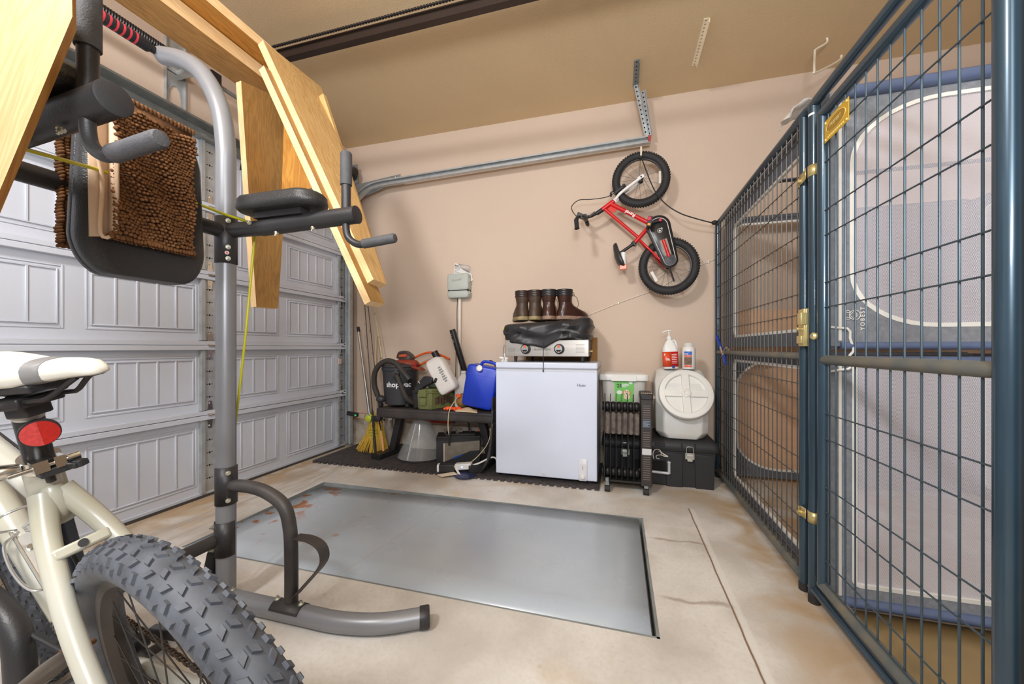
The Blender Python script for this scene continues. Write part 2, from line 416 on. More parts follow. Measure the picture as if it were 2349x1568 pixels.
# ---- tracks
def channel(m, pts, w, d, t=.003):
    # C profile swept in a plane of constant Y; open to -Y
    pts = [V(p) for p in pts]; rings = []
    for i, p in enumerate(pts):
        a = pts[max(0, i-1)]; c = pts[min(len(pts)-1, i+1)]; T = (c-a).normalized(); n = V((0, 1, 0)).cross(T).normalized(); y = V((0, 1, 0))
        prof = [(-w, -d), (-w, d), (w, d), (w, -d), (w-.012, -d), (w-.012, -d+t), (w-t, -d+t), (w-t, d-t), (-w+t, d-t), (-w+t, -d+t), (-w+.012, -d+t), (-w+.012, -d)]
        rings.append([p+n*q[0]+y*q[1] for q in prof])
    m.loft(rings)
tr = thing('door_track', 'galvanised curved garage door track on the back wall above the bench', 'door track', (-2.43, 3.03, .02))
arc = [(-2.43, 3.03, .03), (-2.43, 3.03, 1.0), (-2.43, 3.03, 2.10)]+[(-2.43+.33*(1-math.cos(t)), 3.03, 2.10+.32*math.sin(t)) for t in [PI/2*i/12 for i in range(1, 12)]]+[(-2.08, 3.03, 2.424), (-1.2, 3.03, 2.45), (.23, 3.03, 2.487)]
m = MB(); channel(m, arc, .026, .018); m.build('track_rail', M_galv, tr, ang=30)
m = MB(); m.box(-2.548, -2.46, 3.05, 3.056, .05, 2.05); m.box(-2.54, -2.533, 3.056, 3.10, .05, 2.05); m.build('angle_bracket', M_galvd, tr, smooth=False)
m = MB(); m.prism([(-2.5, 3.052, 2.30), (-2.42, 3.052, 2.30), (-2.05, 3.052, 2.40), (-1.90, 3.052, 2.44), (-1.90, 3.052, 2.50), (-2.35, 3.052, 2.46), (-2.5, 3.052, 2.46)], (0, .003, 0))
m.mat(1)
for q in ((-2.0, 2.47), (-1.95, 2.475), (-2.1, 2.45)): m.cyl((q[0], 3.049, q[1]), (q[0], 3.0525, q[1]), .006, 8)
m.build('flag_bracket', [M_galvd, M_white], tr, smooth=False)
m = MB(); m.box(.212, .232, 3.008, 3.05, 2.465, 2.51); m.build('end_sticker', P('red_sticker', (170, 60, 60), .5), tr, smooth=False)
h = thing('track_hanger', 'perforated steel hanger strap from ceiling down to the door track end', 'bracket', (.12, 2.84, 2.86))
def perf(m, a, c, w, side, t=.003, holes=10, lm=0, dm=1):
    a = V(a); c = V(c); d = (c-a).normalized(); side = V(side).normalized(); nrm = d.cross(side).normalized()
    m.mat(lm); m.bar(a, c, w, t, nrm); m.bar(a+side*(w/2)+nrm*.012, c+side*(w/2)+nrm*.012, .003, .026, nrm)
    m.mat(dm)
    for i in range(holes):
        p = a.lerp(c, (i+.5)/holes)
        m.cyl(p-nrm*(t*.55), p+nrm*(t*.55), .006, 8)
m = MB(); perf(m, (.12, 2.70, ZC-.004), (.12, 2.97, ZC-.004), .036, (1, 0, 0), holes=7); m.build('ceiling_angle', [M_galvd, M_dark], h, smooth=False)
m = MB(); perf(m, (.12, 2.95, ZC-.006), (.205, 3.035, 2.50), .027, (1, .2, 0), holes=12); m.build('hanger_strap', [M_galv, M_dark], h, smooth=False)
m = MB(); perf(m, (.172, 3.0, 2.845), (.225, 3.045, 2.525), .027, (1, .2, 0), holes=10); m.build('hanger_strap', [M_galv, M_dark], h, smooth=False)
m = MB(); perf(m, (.50, 2.47, ZC-.003), (.50, 2.86, ZC-.003), .032, (1, 0, 0), holes=14)
solo(m.build('ceiling_strip', [P('painted_strip', (240, 226, 200), .7), P('strip_hole', (176, 154, 122), .8)], smooth=False), 'beige painted perforated metal strip screwed flat to the ceiling', 'bracket')
# ---- torsion spring assembly
ts = thing('torsion_spring', 'black coil spring on shaft above the garage door', 'spring', (-2.40, 1.7, 2.50))
prof = []; zz = -1.3; i = 0
while zz < 1.66: prof.append((.0265 if i % 2 else .021, zz)); zz += .0055; i += 1
MB().lathe(prof, (-2.40, 0, 2.56), (0, 1, 0), 14).build('coil', M_blackm, ts, ang=70)
MB().cyl((-2.40, 1.6, 2.56), (-2.40, 3.05, 2.56), .0125, 12).build('shaft', M_galvd, ts)
m = MB(); m.lathe([(.012, 0), (.03, .01), (.03, .03), (.014, .06), (.014, .10)], (-2.40, 1.66, 2.56), (0, 1, 0), 14); m.obox((-2.40, 1.76, 2.57), (1, 0, 0), (0, 1, 0), (0, 0, 1), .035, .03, .04); m.ell((-2.38, 1.73, 2.54), (.03, .03, .025), 10, 6)
m.build('winding_cone', M_black, ts)
m = MB(); m.box(-2.554, -2.548, 1.60, 1.70, 2.56, 2.86); m.box(-2.554, -2.535, 1.596, 1.602, 2.30, 2.86); m.box(-2.554, -2.535, 1.70, 1.706, 2.30, 2.86)
a0 = [(-2.552, 1.603, 2.30), (-2.552, 1.603, 2.565), (-2.552, 1.70, 2.565), (-2.552, 1.70, 2.30), (-2.552, 1.685, 2.30)]+[(-2.552, 1.652+.033*math.cos(t), 2.40+.09*math.sin(t)) for t in [PI*i/10 for i in range(11)]]+[(-2.552, 1.618, 2.30)]
m.prism(a0, (.004, 0, 0)); m.box(-2.55, -2.39, 1.66, 1.664, 2.53, 2.59)
m.build('bearing_plate', M_galv, ts, smooth=False)
m = MB(); m.lathe([(.02, -.04), (.055, -.035), (.05, -.02), (.052, .02), (.062, .035), (.062, .04), (.02, .042)], (-2.40, 3.0, 2.56), (0, 1, 0), 24); m.build('cable_drum', M_black, ts)
m = MB(); m.box(-2.55, -2.36, 3.06, 3.064, 2.47, 2.65); m.build('end_bearing_plate', M_galvd, ts, smooth=False)
arm_m = MB(); m = arm_m; m.bar((-2.35, 1.98, 2.48), (-2.40, 1.98, 2.25), .025, .012); m.bar((-2.38, 1.98, 2.33), (-2.44, 1.98, 2.12), .022, .01)
# ---- opener rail
r_ = thing('opener_rail', 'dark brown steel garage opener rail with chain under the ceiling', 'opener rail', (-.9, 1.88, 2.72))
m = MB(); m.box(-2.3, 3.2, 1.852, 1.896, 2.685, 2.735); m.mat(0); m.box(-2.3, 3.2, 1.84, 1.908, 2.728, 2.735); m.build('rail', P('brown_rail', (60, 48, 42), .4, .4), r_, bevel=.002, seg=1)
m = MB()
for i in range(190): m.box(-2.0+i*.018, -2.0+i*.018+.013, 1.806, 1.818, 2.722, 2.732)
m.box(-2.0, 1.5, 1.809, 1.815, 2.725, 2.729)
m.build('chain', M_blackm, r_, smooth=False)
arm_m.build('door_arm', M_black, r_, smooth=False)
m = MB(); m.box(-.3, -.28, 1.85, 1.90, 2.735, ZC); m.box(2.0, 2.02, 1.85, 1.90, 2.735, ZC); m.build('hanger', M_blackm, r_, smooth=False)
# ---- white ceiling hook
hp = smooth_path([fl(1897, 86, ZC+.004), dp(2.39, 1896, 98), dp(2.38, 1872, 113), dp(2.37, 1869, 122), dp(2.33, 1868, 160), dp(2.34, 1873, 166), dp(2.42, 1924, 139), dp(2.43, 1930, 127)], 6)
solo(MB().tube(hp, .0065, 10).build('ceiling_hook', P('vinyl_white', (238, 228, 208), .4)), 'white vinyl coated square hook screwed into the ceiling', 'hook')
# ================================================================ gym tower
M_gray = P('grey_powder_coat', (134, 134, 137), .36, .25, var=.05, sc=8)
M_dk = P('dark_powder_coat', (52, 50, 51), .42, .2, var=.12, sc=10, bump=.2, bs=250)
M_dust = P('dusty_dark_coat', (50, 47, 47), .5, .15, var=.2, sc=9, col2=(82, 77, 74))
M_foam = P('grip_foam', (70, 69, 71), .7, var=.12, sc=40, bump=.5, bs=300)
M_leather = P('black_leather', (44, 43, 43), .42, var=.06, bump=.7, bs=260)
M_bolt = P('zinc_bolt', (205, 205, 190), .3, .9, var=.1)
T = thing('pull_up_tower', 'grey steel pull up and dip tower beside the white bike', 'gym tower', (-1.36, .75, 0))
YR, YL, XU = 1.045, .45, -1.36
def bolt(p, nrm, r=.008, par=None):
    p = V(p); nrm = V(nrm).normalized(); m = MB()
    m.cyl(p, p+nrm*.004, r*1.25, 12); m.cyl(p+nrm*.004, p+nrm*.009, r*.9, 6); m.cyl(p+nrm*.009, p+nrm*.014, r*.45, 8)
    return m.build('bolt', M_bolt, par or T)
for Yu in (YR, YL):
    pts = smooth_path([(XU, Yu, .06), (XU, Yu, .8), (XU, Yu, 1.5), (XU-.002, Yu, 1.66), (XU-.03, Yu, 1.80), (XU-.105, Yu, 1.925), (XU-.20, Yu, 2.0), (XU-.318, Yu, 2.045)], 8)
    MB().tube(pts, .031, 24).build('upright', M_gray, T)
    fp = smooth_path([(-2.15, Yu, .032), (-1.5, Yu, .032), (-1.2, Yu, .032), (-1.02, Yu+.002*(1 if Yu > .7 else -1), .032), (-.88, Yu+.006*(1 if Yu > .7 else -1), .032), (-.75, Yu+.035*(1 if Yu > .7 else -1), .032), (-.635, Yu+.095*(1 if Yu > .7 else -1), .032)], 6)
    MB().tube(fp, .031, 24).build('foot', M_gray, T)
    d = (fp[-1]-fp[-2]).normalized()
    MB().tube([fp[-1]-d*.002, fp[-1]+d*.004, fp[-1]+d*.026, fp[-1]+d*.03], [.034, .0345, .0345, .032], 24).build('end_cap', M_dk, T)
    MB().tube([(-2.155, Yu, .032), (-2.12, Yu, .032)], .034, 20).build('end_cap', M_dk, T)
    # U tube
    sg = 1 if Yu > .7 else -1
    up = smooth_path([(XU+.01, Yu, .437), (-1.25, Yu+sg*.005, .44), (-1.17, Yu+sg*.01, .425), (-1.105, Yu+sg*.02, .385), (-1.082, Yu+sg*.03, .31), (-1.078, Yu+sg*.035, .2), (-1.078, Yu+sg*.035, .05)], 7)
    up = [p+V((0, sg*0, 0)) for p in up]
    MB().tube([V((p.x, Yu+(p.y-Yu)*.25, p.z)) for p in up], .0215, 20).build('step_tube', M_dust if sg > 0 else M_dk, T)
    # curved plate
    st = smooth_path([(-1.06, Yu+.008, .287), (-1.0, Yu+.008, .287), (-.955, Yu+.008, .27), (-.94, Yu+.008, .235), (-.955, Yu+.008, .20), (-1.0, Yu+.008, .15), (-1.06, Yu+.008, .085)], 5)
    m = MB(); rings = []
    for i, p in enumerate(st):
        a = st[max(0, i-1)]; c = st[min(len(st)-1, i+1)]; n = V((0, 1, 0)).cross((c-a).normalized()).normalized(); w = V((0, .021, 0)); t_ = n*.0015
        rings.append([p-w-t_, p+w-t_, p+w+t_, p-w+t_])
    m.loft(rings); m.build('step_strap', M_dust, T) if sg > 0 else None
    # saddle plate
    m = MB(); m.grid(lambda u, v: (-1.135+.115*u, Yu+.0335*math.sin((v-.5)*2.2), .032+.0335*math.cos((v-.5)*2.2)), 2, 10)
    m.build('saddle_plate', M_dust, T, solid=.003)
    bolt((-1.128, Yu, .066), (0, 0, 1)); bolt((-1.03, Yu, .066), (0, 0, 1)); bolt((XU+.03, Yu, .062), (0, 0, 1))
    # collar on the upright
    def sleeve(z0, z1, a0, a1, r=.0335):
        m = MB(); m.grid(lambda u, v: (XU+r*math.cos(a0+(a1-a0)*u), Yu+r*math.sin(a0+(a1-a0)*u), z0+(z1-z0)*v), 14, 1)
        return m.build('bracket_plate', M_dk, T, solid=.003)
    sleeve(1.23, 1.395, -2.0, 1.0); sleeve(.372, .505, -1.9, 1.0); sleeve(.19, .31, -2.6, .2)
    for z in (1.378, 1.285, 1.245, .487, .39): bolt((XU+.030, Yu-.016, z), (.85, -.5, 0), .0065)
    for z in (.295, .215): bolt((XU-.02, Yu-.028, z), (-.3, -.95, 0), .0065)
    # dip arm
    za = 1.352; ze = 1.370
    MB().tube([(XU+.0, Yu+.0, za-.002), (-1.20, Yu+.015, za)], .026, 22).build('arm_socket', M_dk, T)
    arm0, arm1 = V((-1.21, Yu+.014, za)), V((-.838 if sg > 0 else -.862, Yu+.034 if sg > 0 else Yu+.010, ze))
    MB().tube([arm0, arm1], .0285, 24).build('dip_arm', M_dk, T)
    d = (arm1-arm0).normalized()
    MB().tube([arm1-d*.001, arm1+d*.004, arm1+d*.006], [.0292, .0292, .024], 24).build('arm_cap', M_black, T)
    hx = -.876 if sg > 0 else -.926; hy = arm1.y-.001
    MB().tube([(hx, hy, 1.37), (hx, hy, 1.57)], .0150, 18).build('grip_tube', M_dk, T)
    MB().tube([(hx, hy, 1.472), (hx, hy, 1.576), (hx, hy, 1.581), (hx, hy, 1.584)], [.0185, .0185, .016, .008], 18).build('upright_grip', M_foam, T)
    lp = smooth_path([(hx, hy, 1.37), (hx, hy, 1.325), (hx+.012, hy, 1.293), (hx+.045, hy, 1.272), (hx+.08, hy, 1.272), (hx+.175, hy, 1.281)], 6)
    MB().tube(lp, .0118, 16).build('lower_handle', M_dk, T)
    MB().tube([(hx+.068, hy, 1.2715), (hx+.18, hy, 1.2815), (hx+.186, hy, 1.282), (hx+.188, hy, 1.282)], [.0155, .0155, .013, .006], 18).build('lower_grip', M_foam, T)
    bolt((-1.232, Yu-.014, za+.01), (.1, -1, .3), .0065); bolt((-1.13, Yu-.002, za-.027), (0, -.4, -1), .0055); bolt((-.98, Yu, za-.022), (0, -.4, -1), .0055)
    # arm pad
    m = MB(); c = V((-1.12, Yu+.01, 1.425)); rings = []
    for (z, k) in ((-.026, .80), (-.024, .93), (-.014, 1.0), (-.002, 1.0), (.0, .985), (.012, .985), (.022, .93), (.027, .75)):
        rings.append([c+V((p[0]*k, p[1]*k, z)) for p in rrect(0, 0, .17, .062, .058, 8)])
    m.loft(rings).build('arm_pad', M_leather, T, ang=55)
    MB().box(-1.22, -1.02, Yu-.012, Yu+.028, 1.378, 1.40).build('pad_bracket', M_dk, T)
# bars between uprights
MB().tube([(XU, YL, 1.346), (XU, YR, 1.346)], .0245, 22).build('crossbar', M_dk, T)
MB().tube([(XU-.02, YL, .245), (XU-.02, YR-.02, .245)], .0215, 20).build('lower_crossbar', M_dust, T)
MB().tube([(XU+.03, YL, .032), (XU+.03, YR+.02, .032)], .014, 16).build('base_crossbar', M_dk, T)
MB().tube([(-1.88, YL-.02, .06), (-1.88, YR-.1, .06)], .030, 20).build('rear_crossbar', M_dk, T)
zb = 2.043
MB().tube([(XU-.315, -.15, zb), (XU-.315, YR, zb)], .0135, 18).build('pull_up_bar', M_blackm, T)
MB().tube([(XU-.315, .838, zb), (XU-.315, .841, zb), (XU-.315, .995, zb), (XU-.315, 1.0, zb)], [.016, .0205, .0205, .017], 18).build('bar_grip', P('bar_foam', (34, 32, 33), .7, bump=.4, bs=250), T)
for i in range(7):
    yy = .843+i*.0185
    MB().tube([(XU-.315, yy-.003, zb), (XU-.315, yy+.003, zb)], .0212, 18).build('grip_ring', P('grip_red', (196, 52, 66), .6), T)
# back pad
def pad_ring(x, k, n=8):
    out = []
    zc, yc = 1.34, .748
    for (y, z) in rrect(0, 0, 1, 1, .42, n):
        w = .150-.028*max(0, z)**1.2*1.0
        if z < 0: w = .150-.012*(z*z)
        out.append(V((x, yc+y*w*k, zc+z*.222*(.96+.04*k) if True else 0)))
    return out
m = MB(); m.loft([pad_ring(x, k) for x, k in ((-1.315, .80), (-1.312, .92), (-1.300, .985), (-1.283, 1.0), (-1.281, .985), (-1.279, 1.0), (-1.262, 1.0), (-1.247, .965), (-1.240, .90), (-1.238, .70))])
m.build('back_pad', M_leather, T, ang=60)
MB().tube([p+V((0, 0, 0)) for p in [V((-1.244, .748+(q.y-.748)*.90, 1.34+(q.z-1.34)*.93)) for q in pad_ring(0, 1)]], .0012, 6, closed=True).build('pad_stitching', M_black, T)
MB().box(-1.345, -1.314, .69, .80, 1.27, 1.42).build('pad_bracket', M_dk, T)
m = MB().cyl((XU+.0285, YR-.0225, 1.264), (XU+.0295, YR-.0235, 1.264), .007, 14)
m = MB(); p = V((XU+.0290, YR-.0190, 1.265)); nn = V((.85, -.52, 0)).normalized()
m.cyl(p, p+nn*.0012, .0065, 16); m.mat(1); m.text('R', p+nn*.0014-V((.52, .85, 0)).normalized()*.003-V((0, 0, .004)), V((.52, .85, 0)), (0, 0, 1), .011, .0002, bold=.0003)
m.build('round_sticker', [P('sticker_pink', (236, 200, 196), .5), P('sticker_red', (190, 50, 50), .5)], T, smooth=False)
# ---- brown chenille mat hung over the pad
M_noodle = P('brown_chenille', (88, 54, 24), .92, var=.3, sc=60, col2=(122, 80, 42))
M_fabric = P('mat_backing', (214, 184, 156), .9, bump=.3, bs=120)
m = MB(); random.seed(3)
def noodle(p, n_, L, r, droop=.45):
    n_ = V(n_)+V((random.uniform(-.10, .10), random.uniform(-.16, .16), random.uniform(-.14, .08)-droop)); n_.normalize()
    q = V((0, 0, 1)).rotation_difference(n_).to_matrix()
    m.ell(V(p)+n_*L*.5, (r, r, L*.62), 7, 5, q)
yl, yr = .652, .835
# front leaf
for iz in range(40):
    for iy in range(21):
        z = 1.222+iz*.0086+random.uniform(-.0012, .0012)+.002*math.sin(iy*.8); y = yl+(yr-yl)*(iy+.5*(iz % 2))/20.5+random.uniform(-.001, .001)
        if z > 1.548: continue
        noodle((-1.219+.008*math.sin(iy*.5+iz*.3), y, z), (1, -.1, 0), .015, .0053)
for iz in range(39):                                     # side and lower edges
    noodle((-1.219, yl+.004, 1.222+iz*.0085), (.8, -.5, 0), .012, .005)
for iy in range(26):
    for k in range(2): noodle((-1.217-k*.011, yl-.006+.0076*iy, 1.217-.003*k+.0*iy), (.7, 0, -.7), .017, .0054, .2)
for ix in range(12):                                     # over the top
    for iy in range(20):
        noodle((-1.215-ix*.010, yl+(yr-yl)*iy/19, 1.560+.010*math.sin(PI*ix/11)), (0, 0, 1), .014, .0052, -.2)
for iz in range(46):                                     # rear leaf
    for iy in range(18):
        if iy in (0, 1, 2, 3) or random.random() < .35: noodle((-1.335+.004*math.sin(iz), .617+.0105*iy, 1.19+iz*.0085), (-1, -.5, 0), .018, .0056)
m.box(-1.228, -1.219, yl+.002, yr, 1.224, 1.56); m.box(-1.335, -1.327, .640, .78, 1.19, 1.565)
m.mat(1)
m.box(-1.231, -1.2285, yl, yr, 1.222, 1.56); m.box(-1.335, -1.221, yl, yr, 1.562, 1.569)
m.prism([(-1.226, yl-.002, 1.215), (-1.205, yl+.004, 1.222), (-1.200, yl+.002, 1.45), (-1.222, yl-.004, 1.52)], (0, -.004, 0))
m.prism([(-1.240, yl-.036, 1.20), (-1.232, yl-.004, 1.208), (-1.230, yl-.004, 1.54), (-1.240, yl-.040, 1.54)], (.006, 0, 0))
m.tube(smooth_path([(-1.224, yl-.030, 1.545), (-1.226, yl-.034, 1.45), (-1.222, yl-.020, 1.34), (-1.224, yl-.022, 1.21), (-1.214, yl+.004, 1.214)], 5), .0045, 8)
o = m.build('bath_mat', [M_noodle, M_fabric], ang=180)
solo(o, 'brown chenille bath mat draped over the black back pad of the tower', 'bath mat')
# ---- yellow resistance band
b0 = wx(-1.18, 50, 340); 
bp = [wx(-1.06, 20, 330), wx(-1.10, 50, 340), wx(-1.225, 215, 386), wx(-1.2365, 330, 423), wx(-1.2365, 440, 462), wx(-1.29, 520, 493), wy(1.075, 578, 511), wy(1.105, 586, 522), wy(1.11, 583, 556), wy(1.10, 562, 780), wy(1.095, 537, 1000), wy(1.10, 516, 1120), wx(-1.415, 500, 1200), wx(-1.395, 490, 1262)]
bt = thing('resistance_band', 'yellow resistance tube draped over the tower arm with black handle', 'exercise band', (-1.30, 1.0, .1))
pp = []
for i in range(len(bp)-1):
    for k in range(4): pp.append(V(bp[i]).lerp(V(bp[i+1]), k/4))
pp.append(V(bp[-1]))
MB().tube(pp, .0042, 10).build('tube', P('yellow_latex', (196, 190, 36), .35), bt)
h0 = V(bp[-1]); MB().tube([h0+V((0, 0, .01)), h0+V((-.004, 0, -.01)), h0+V((-.02, -.01, -.13)), h0+V((-.022, -.01, -.15))], [.010, .017, .020, .012], 14).build('handle', M_rub, bt)
# ================================================================ lumber
Wd = wood('pine_light', (220, 182, 122), (194, 144, 82)); Wo = wood('pine_orange', (206, 148, 66), (172, 110, 40)); Wg = wood('pine_grey', (174, 130, 70), (140, 104, 58)); Wb = wood('pine_beam', (192, 144, 78), (152, 106, 52)); We = wood('pine_edge', (244, 210, 160), (230, 188, 130))
def plank(name, c, thick, mats, label, group=None, par=None):
    # c: four corners of the wide face (start a, start b, end b, end a); thickness vector
    c = [V(p) for p in c]; t = V(thick); L_ = ((c[3]+c[2])/2-(c[0]+c[1])/2).length; w = (c[1]-c[0]).length; w2 = (c[2]-c[3]).length
    q = random.uniform(0, 5)
    m = MB(); T_ = t.length
    uvf = [(q, q), (q, q+w), (q+L_, q+w/2+w2/2), (q+L_, q+w/2-w2/2)]
    m.add(c+[p+t for p in c], [(0, 1, 2, 3), (7, 6, 5, 4)], [uvf, uvf[::-1]])
    n = 8
    m.mat(1); m.add(c+[p+t for p in c], [(0, 4, 5, 1), (1, 5, 6, 2), (2, 6, 7, 3), (3, 7, 4, 0)],
        [[(q, q), (q+T_, q), (q+T_, q+w), (q, q+w)], [(q, q), (q, q+T_), (q+L_, q+T_), (q+L_, q)], [(q, q), (q+T_, q), (q+T_, q+w), (q, q+w)], [(q, q), (q, q+T_), (q+L_, q+T_), (q+L_, q)]])
    b = bmesh.new()
    o = m.build(name, mats, None, smooth=False, fixn=False)
    b.from_mesh(o.data); bmesh.ops.remove_doubles(b, verts=b.verts, dist=1e-5); bmesh.ops.recalc_face_normals(b, faces=b.faces); b.to_mesh(o.data); b.free()
    solo(o, label, 'board', group); return o
# beams running along Y above the tower
k_b = 1.28
def far(x, y, z): return V((x*k_b, y*k_b, CH+(z-CH)*k_b))
plank('wooden_board', [far(-1.615, -.25, 2.085), far(-1.468, -.25, 2.085), far(-1.468, 1.485, 2.085), far(-1.615, 1.485, 2.085)], (0, 0, .066), [Wb, We], 'long pine beam with dark bark stain along its edge, nearest the garage door', 'pine boards above the tower')
plank('wooden_board', [far(-1.55, -.25, 2.141), far(-1.385, -.25, 2.141), far(-1.385, 1.38, 2.141), far(-1.55, 1.38, 2.141)], (0, 0, .046), [Wo, We], 'long orange pine beam with small knots nearest the dark ceiling rail', 'pine boards above the tower')
# hanging tapered board E
f_ = [wy(1.70, 652, 250), wy(1.70, 760, 330), wy(1.70, 772, 418), wy(1.70, 646, 446)]
plank('wooden_board', f_, (0, .02, 0), [Wo, We], 'short glossy orange plywood piece behind the leaning boards', 'pine boards above the tower')
# leaning boards C and D
def leaning(a_px, b_px, Y0, at_px, bt_px, th, mats, label):
    A = wy(Y0, *a_px); B = wy(Y0, *b_px); d = (B-A).normalized(); nrm = d.cross(V((0, 1, 0))).normalized()
    def ray(px):
        r = _d(px); t = (A-_C).dot(nrm)/r.dot(nrm); return _C+r*t
    A2, B2 = ray(at_px), ray(bt_px)
    t = -nrm*th if nrm.x > 0 else nrm*th
    return plank('wooden_board', [A, A2, B2, B], t, mats, label, 'pine boards above the tower'), A, A2, B, B2
leaning((603, 92), (857, 640), 1.50, (737, 200), (887, 652), .036, [Wd, We], 'wide pale pine board leaning on top with a long split at its edge')
leaning((741, 214), (880, 636), 1.82, (748, 219), (884, 640), .03, [Wd, Wd], 'narrow pale board edge showing behind the wide leaning board')
leaning((605, 150), (850, 690), 1.46, (690, 215), (882, 697), .034, [Wg, We], 'lower leaning pine board whose sawn end hangs lowest')
leaning((553, 185), (588, 703), 1.55, (668, 238), (638, 707), .036, [Wg, We], 'grey brown tapered board hanging straight down behind the tower arm')
# near plank on the left
pp5 = [dp(.60, 166, 38), dp(.60, 163, -110), dp(.60, -260, -110), dp(.60, -420, 500), dp(.60, -27, 500)]
t5 = _F*.026-_R*.023
m = MB(); ld = (pp5[0]-pp5[4]).normalized(); wd_ = ld.cross(_F).normalized()
uv5 = [(p.dot(ld), p.dot(wd_)) for p in pp5]
m.add(pp5+[p+t5 for p in pp5], [(0, 1, 2, 3, 4), (9, 8, 7, 6, 5)], [uv5, uv5[::-1]])
m.mat(1)
for i in range(5):
    j = (i+1) % 5; L5 = (pp5[j]-pp5[i]).length
    m.add([pp5[i], pp5[j], pp5[j]+t5, pp5[i]+t5], [(0, 1, 2, 3)], [[(0, 0), (L5, 0), (L5, .026), (0, .026)]])
Wn = wood('pine_near', (182, 152, 108), (162, 130, 84))
o = m.build('wooden_board', [Wn, Wo], smooth=False, fixn=False)
b5 = bmesh.new(); b5.from_mesh(o.data); bmesh.ops.remove_doubles(b5, verts=b5.verts, dist=1e-5); bmesh.ops.recalc_face_normals(b5, faces=b5.faces); b5.to_mesh(o.data); b5.free()
solo(o, 'wide pale board slanting down at the left edge in front of the tower arm', 'board', 'pine boards above the tower')
# ================================================================ white mountain bike (leaning on its stand)
bx, by, psi, lean = -.557, .493, -.198, -.2255
_u = V((math.cos(psi), math.sin(psi), 0)); _n0 = V((-math.sin(psi), math.cos(psi), 0)); _up = V((0, 0, 1))*math.cos(lean)+_n0*math.sin(lean); _n = _n0*math.cos(lean)-V((0, 0, 1))*math.sin(lean)
def BK(p): return V((bx, by, 0))+_u*p[0]+_n*p[1]+_up*p[2]      # (rearward, right side, up)
M_bike = P('bike_cream_paint', (196, 195, 187), .3, var=.04, sc=5, col2=(182, 177, 156), coat=.3)
M_tyre = P('bike_tyre', (62, 64, 70), .62, var=.25, sc=18, col2=(92, 96, 104))
M_rim = P('rim_dark', (60, 52, 46), .45, .3, var=.2)
K = thing('mountain_bike', 'white mountain bike with knobbly rear tyre leaning in the foreground', 'bicycle', (bx-.4, by+.08, 0))
def B(): return MB(BK)
def ctube(m, a, b_, ra, rb, n=16, mid=None):
    pts = [V(a)]+([V(q) for q in mid] if mid else [])+[V(b_)]
    if mid: pts = smooth_path(pts, 5)
    k = len(pts); m.tube(pts, [ra+(rb-ra)*i/(k-1) for i in range(k)], n); return m
def wheel(c, R, tr, name_p, knobs, spokes, rimcol, steer=0, hubw=.05):
    c = V(c)
    def pt(a, r, o):
        x, z = r*math.sin(a), r*math.cos(a); s_ = math.sin(steer); k_ = math.cos(steer)
        return (c.x+x*k_-o*s_, c.y+o*k_+x*s_, c.z+z)
    Rc = R-tr*.92
    m = B(); n1, n2 = 72, 16
    vs = []; fs = []
    for i in range(n1):
        a = 2*PI*i/n1
        for j in range(n2):
            t = 2*PI*j/n2; vs.append(pt(a, Rc+tr*.92*math.cos(t), tr*math.sin(t)))
    for i in range(n1):
        for j in range(n2): fs.append((i*n2+j, i*n2+(j+1) % n2, ((i+1) % n1)*n2+(j+1) % n2, ((i+1) % n1)*n2+j))
    m.add(vs, fs)
    if knobs:
        def knob(a, t, la, lt, h, sk=0):
            r0 = tr*.97; vs = []
            for hh, k in ((0, 1), (h, .82)):
                for (sa, st) in ((-1, -1), (1, -1), (1, 1), (-1, 1)):
                    aa = a+(sa*la*k+st*sk)/R; tt = t+st*lt*k/tr
                    vs.append(pt(aa, Rc+(r0+hh)*.93*math.cos(tt), (r0+hh)*math.sin(tt)))
            m.hexa(vs)
        nk = 58
        for i in range(nk):
            a = 2*PI*i/nk
            for s_ in (1, -1):
                knob(a, s_*.20, .0055, .0042, .0040, s_*.003)
                knob(a+PI/nk, s_*.52, .0050, .0048, .0044, -s_*.003)
                knob(a, s_*.88, .0048, .0050, .0046, s_*.002)
                knob(a+PI/nk, s_*1.16, .0050, .0036, .0042)
    m.build('tyre', M_tyre, K, ang=50)
    m = B(); rr = Rc-tr*.80
    prof = [(rr+.010, -.0145), (rr+.010, .0145), (rr-.012, .012), (rr-.020, 0), (rr-.012, -.012)]
    vs = []; fs = []; n2 = len(prof)
    for i in range(n1):
        for (r, o) in prof: vs.append(pt(2*PI*i/n1, r, o))
    for i in range(n1):
        for j in range(n2): fs.append((i*n2+j, i*n2+(j+1) % n2, ((i+1) % n1)*n2+(j+1) % n2, ((i+1) % n1)*n2+j))
    m.add(vs, fs); m.build('rim', rimcol, K, ang=40)
    m = B()
    for i in range(spokes):
        s_ = 1 if i % 2 else -1; a = 2*PI*i/spokes; da = (.9 if (i//2) % 2 else -.9)
        m.tube([pt(a, rr-.016, 0), pt(a+da, .026, s_*.028)], .0011, 5, cap=False)
    m.build('spokes', P('spoke_dark', (70, 66, 64), .4, .7), K)
    m = B(); m.tube([pt(0, 0, -hubw-.012), pt(0, 0, -hubw), pt(0, 0, -.03), pt(0, 0, -.0299), pt(0, 0, -.024), pt(0, 0, -.0239), pt(0, 0, .0239), pt(0, 0, .024), pt(0, 0, .03), pt(0, 0, .0301), pt(0, 0, hubw), pt(0, 0, hubw+.012)], [.007, .011, .011, .028, .028, .014, .014, .028, .028, .011, .011, .007], 18)
    m.build('hub', M_blackm, K)
    return pt
M_tanrim = P('rim_tan', (150, 136, 116), .5)
wheel((0, 0, .345), .345, .0285, 'rear', True, 32, M_rim)
wheel((-1.075, .0, .345), .345, .0285, 'front', True, 32, M_tanrim)
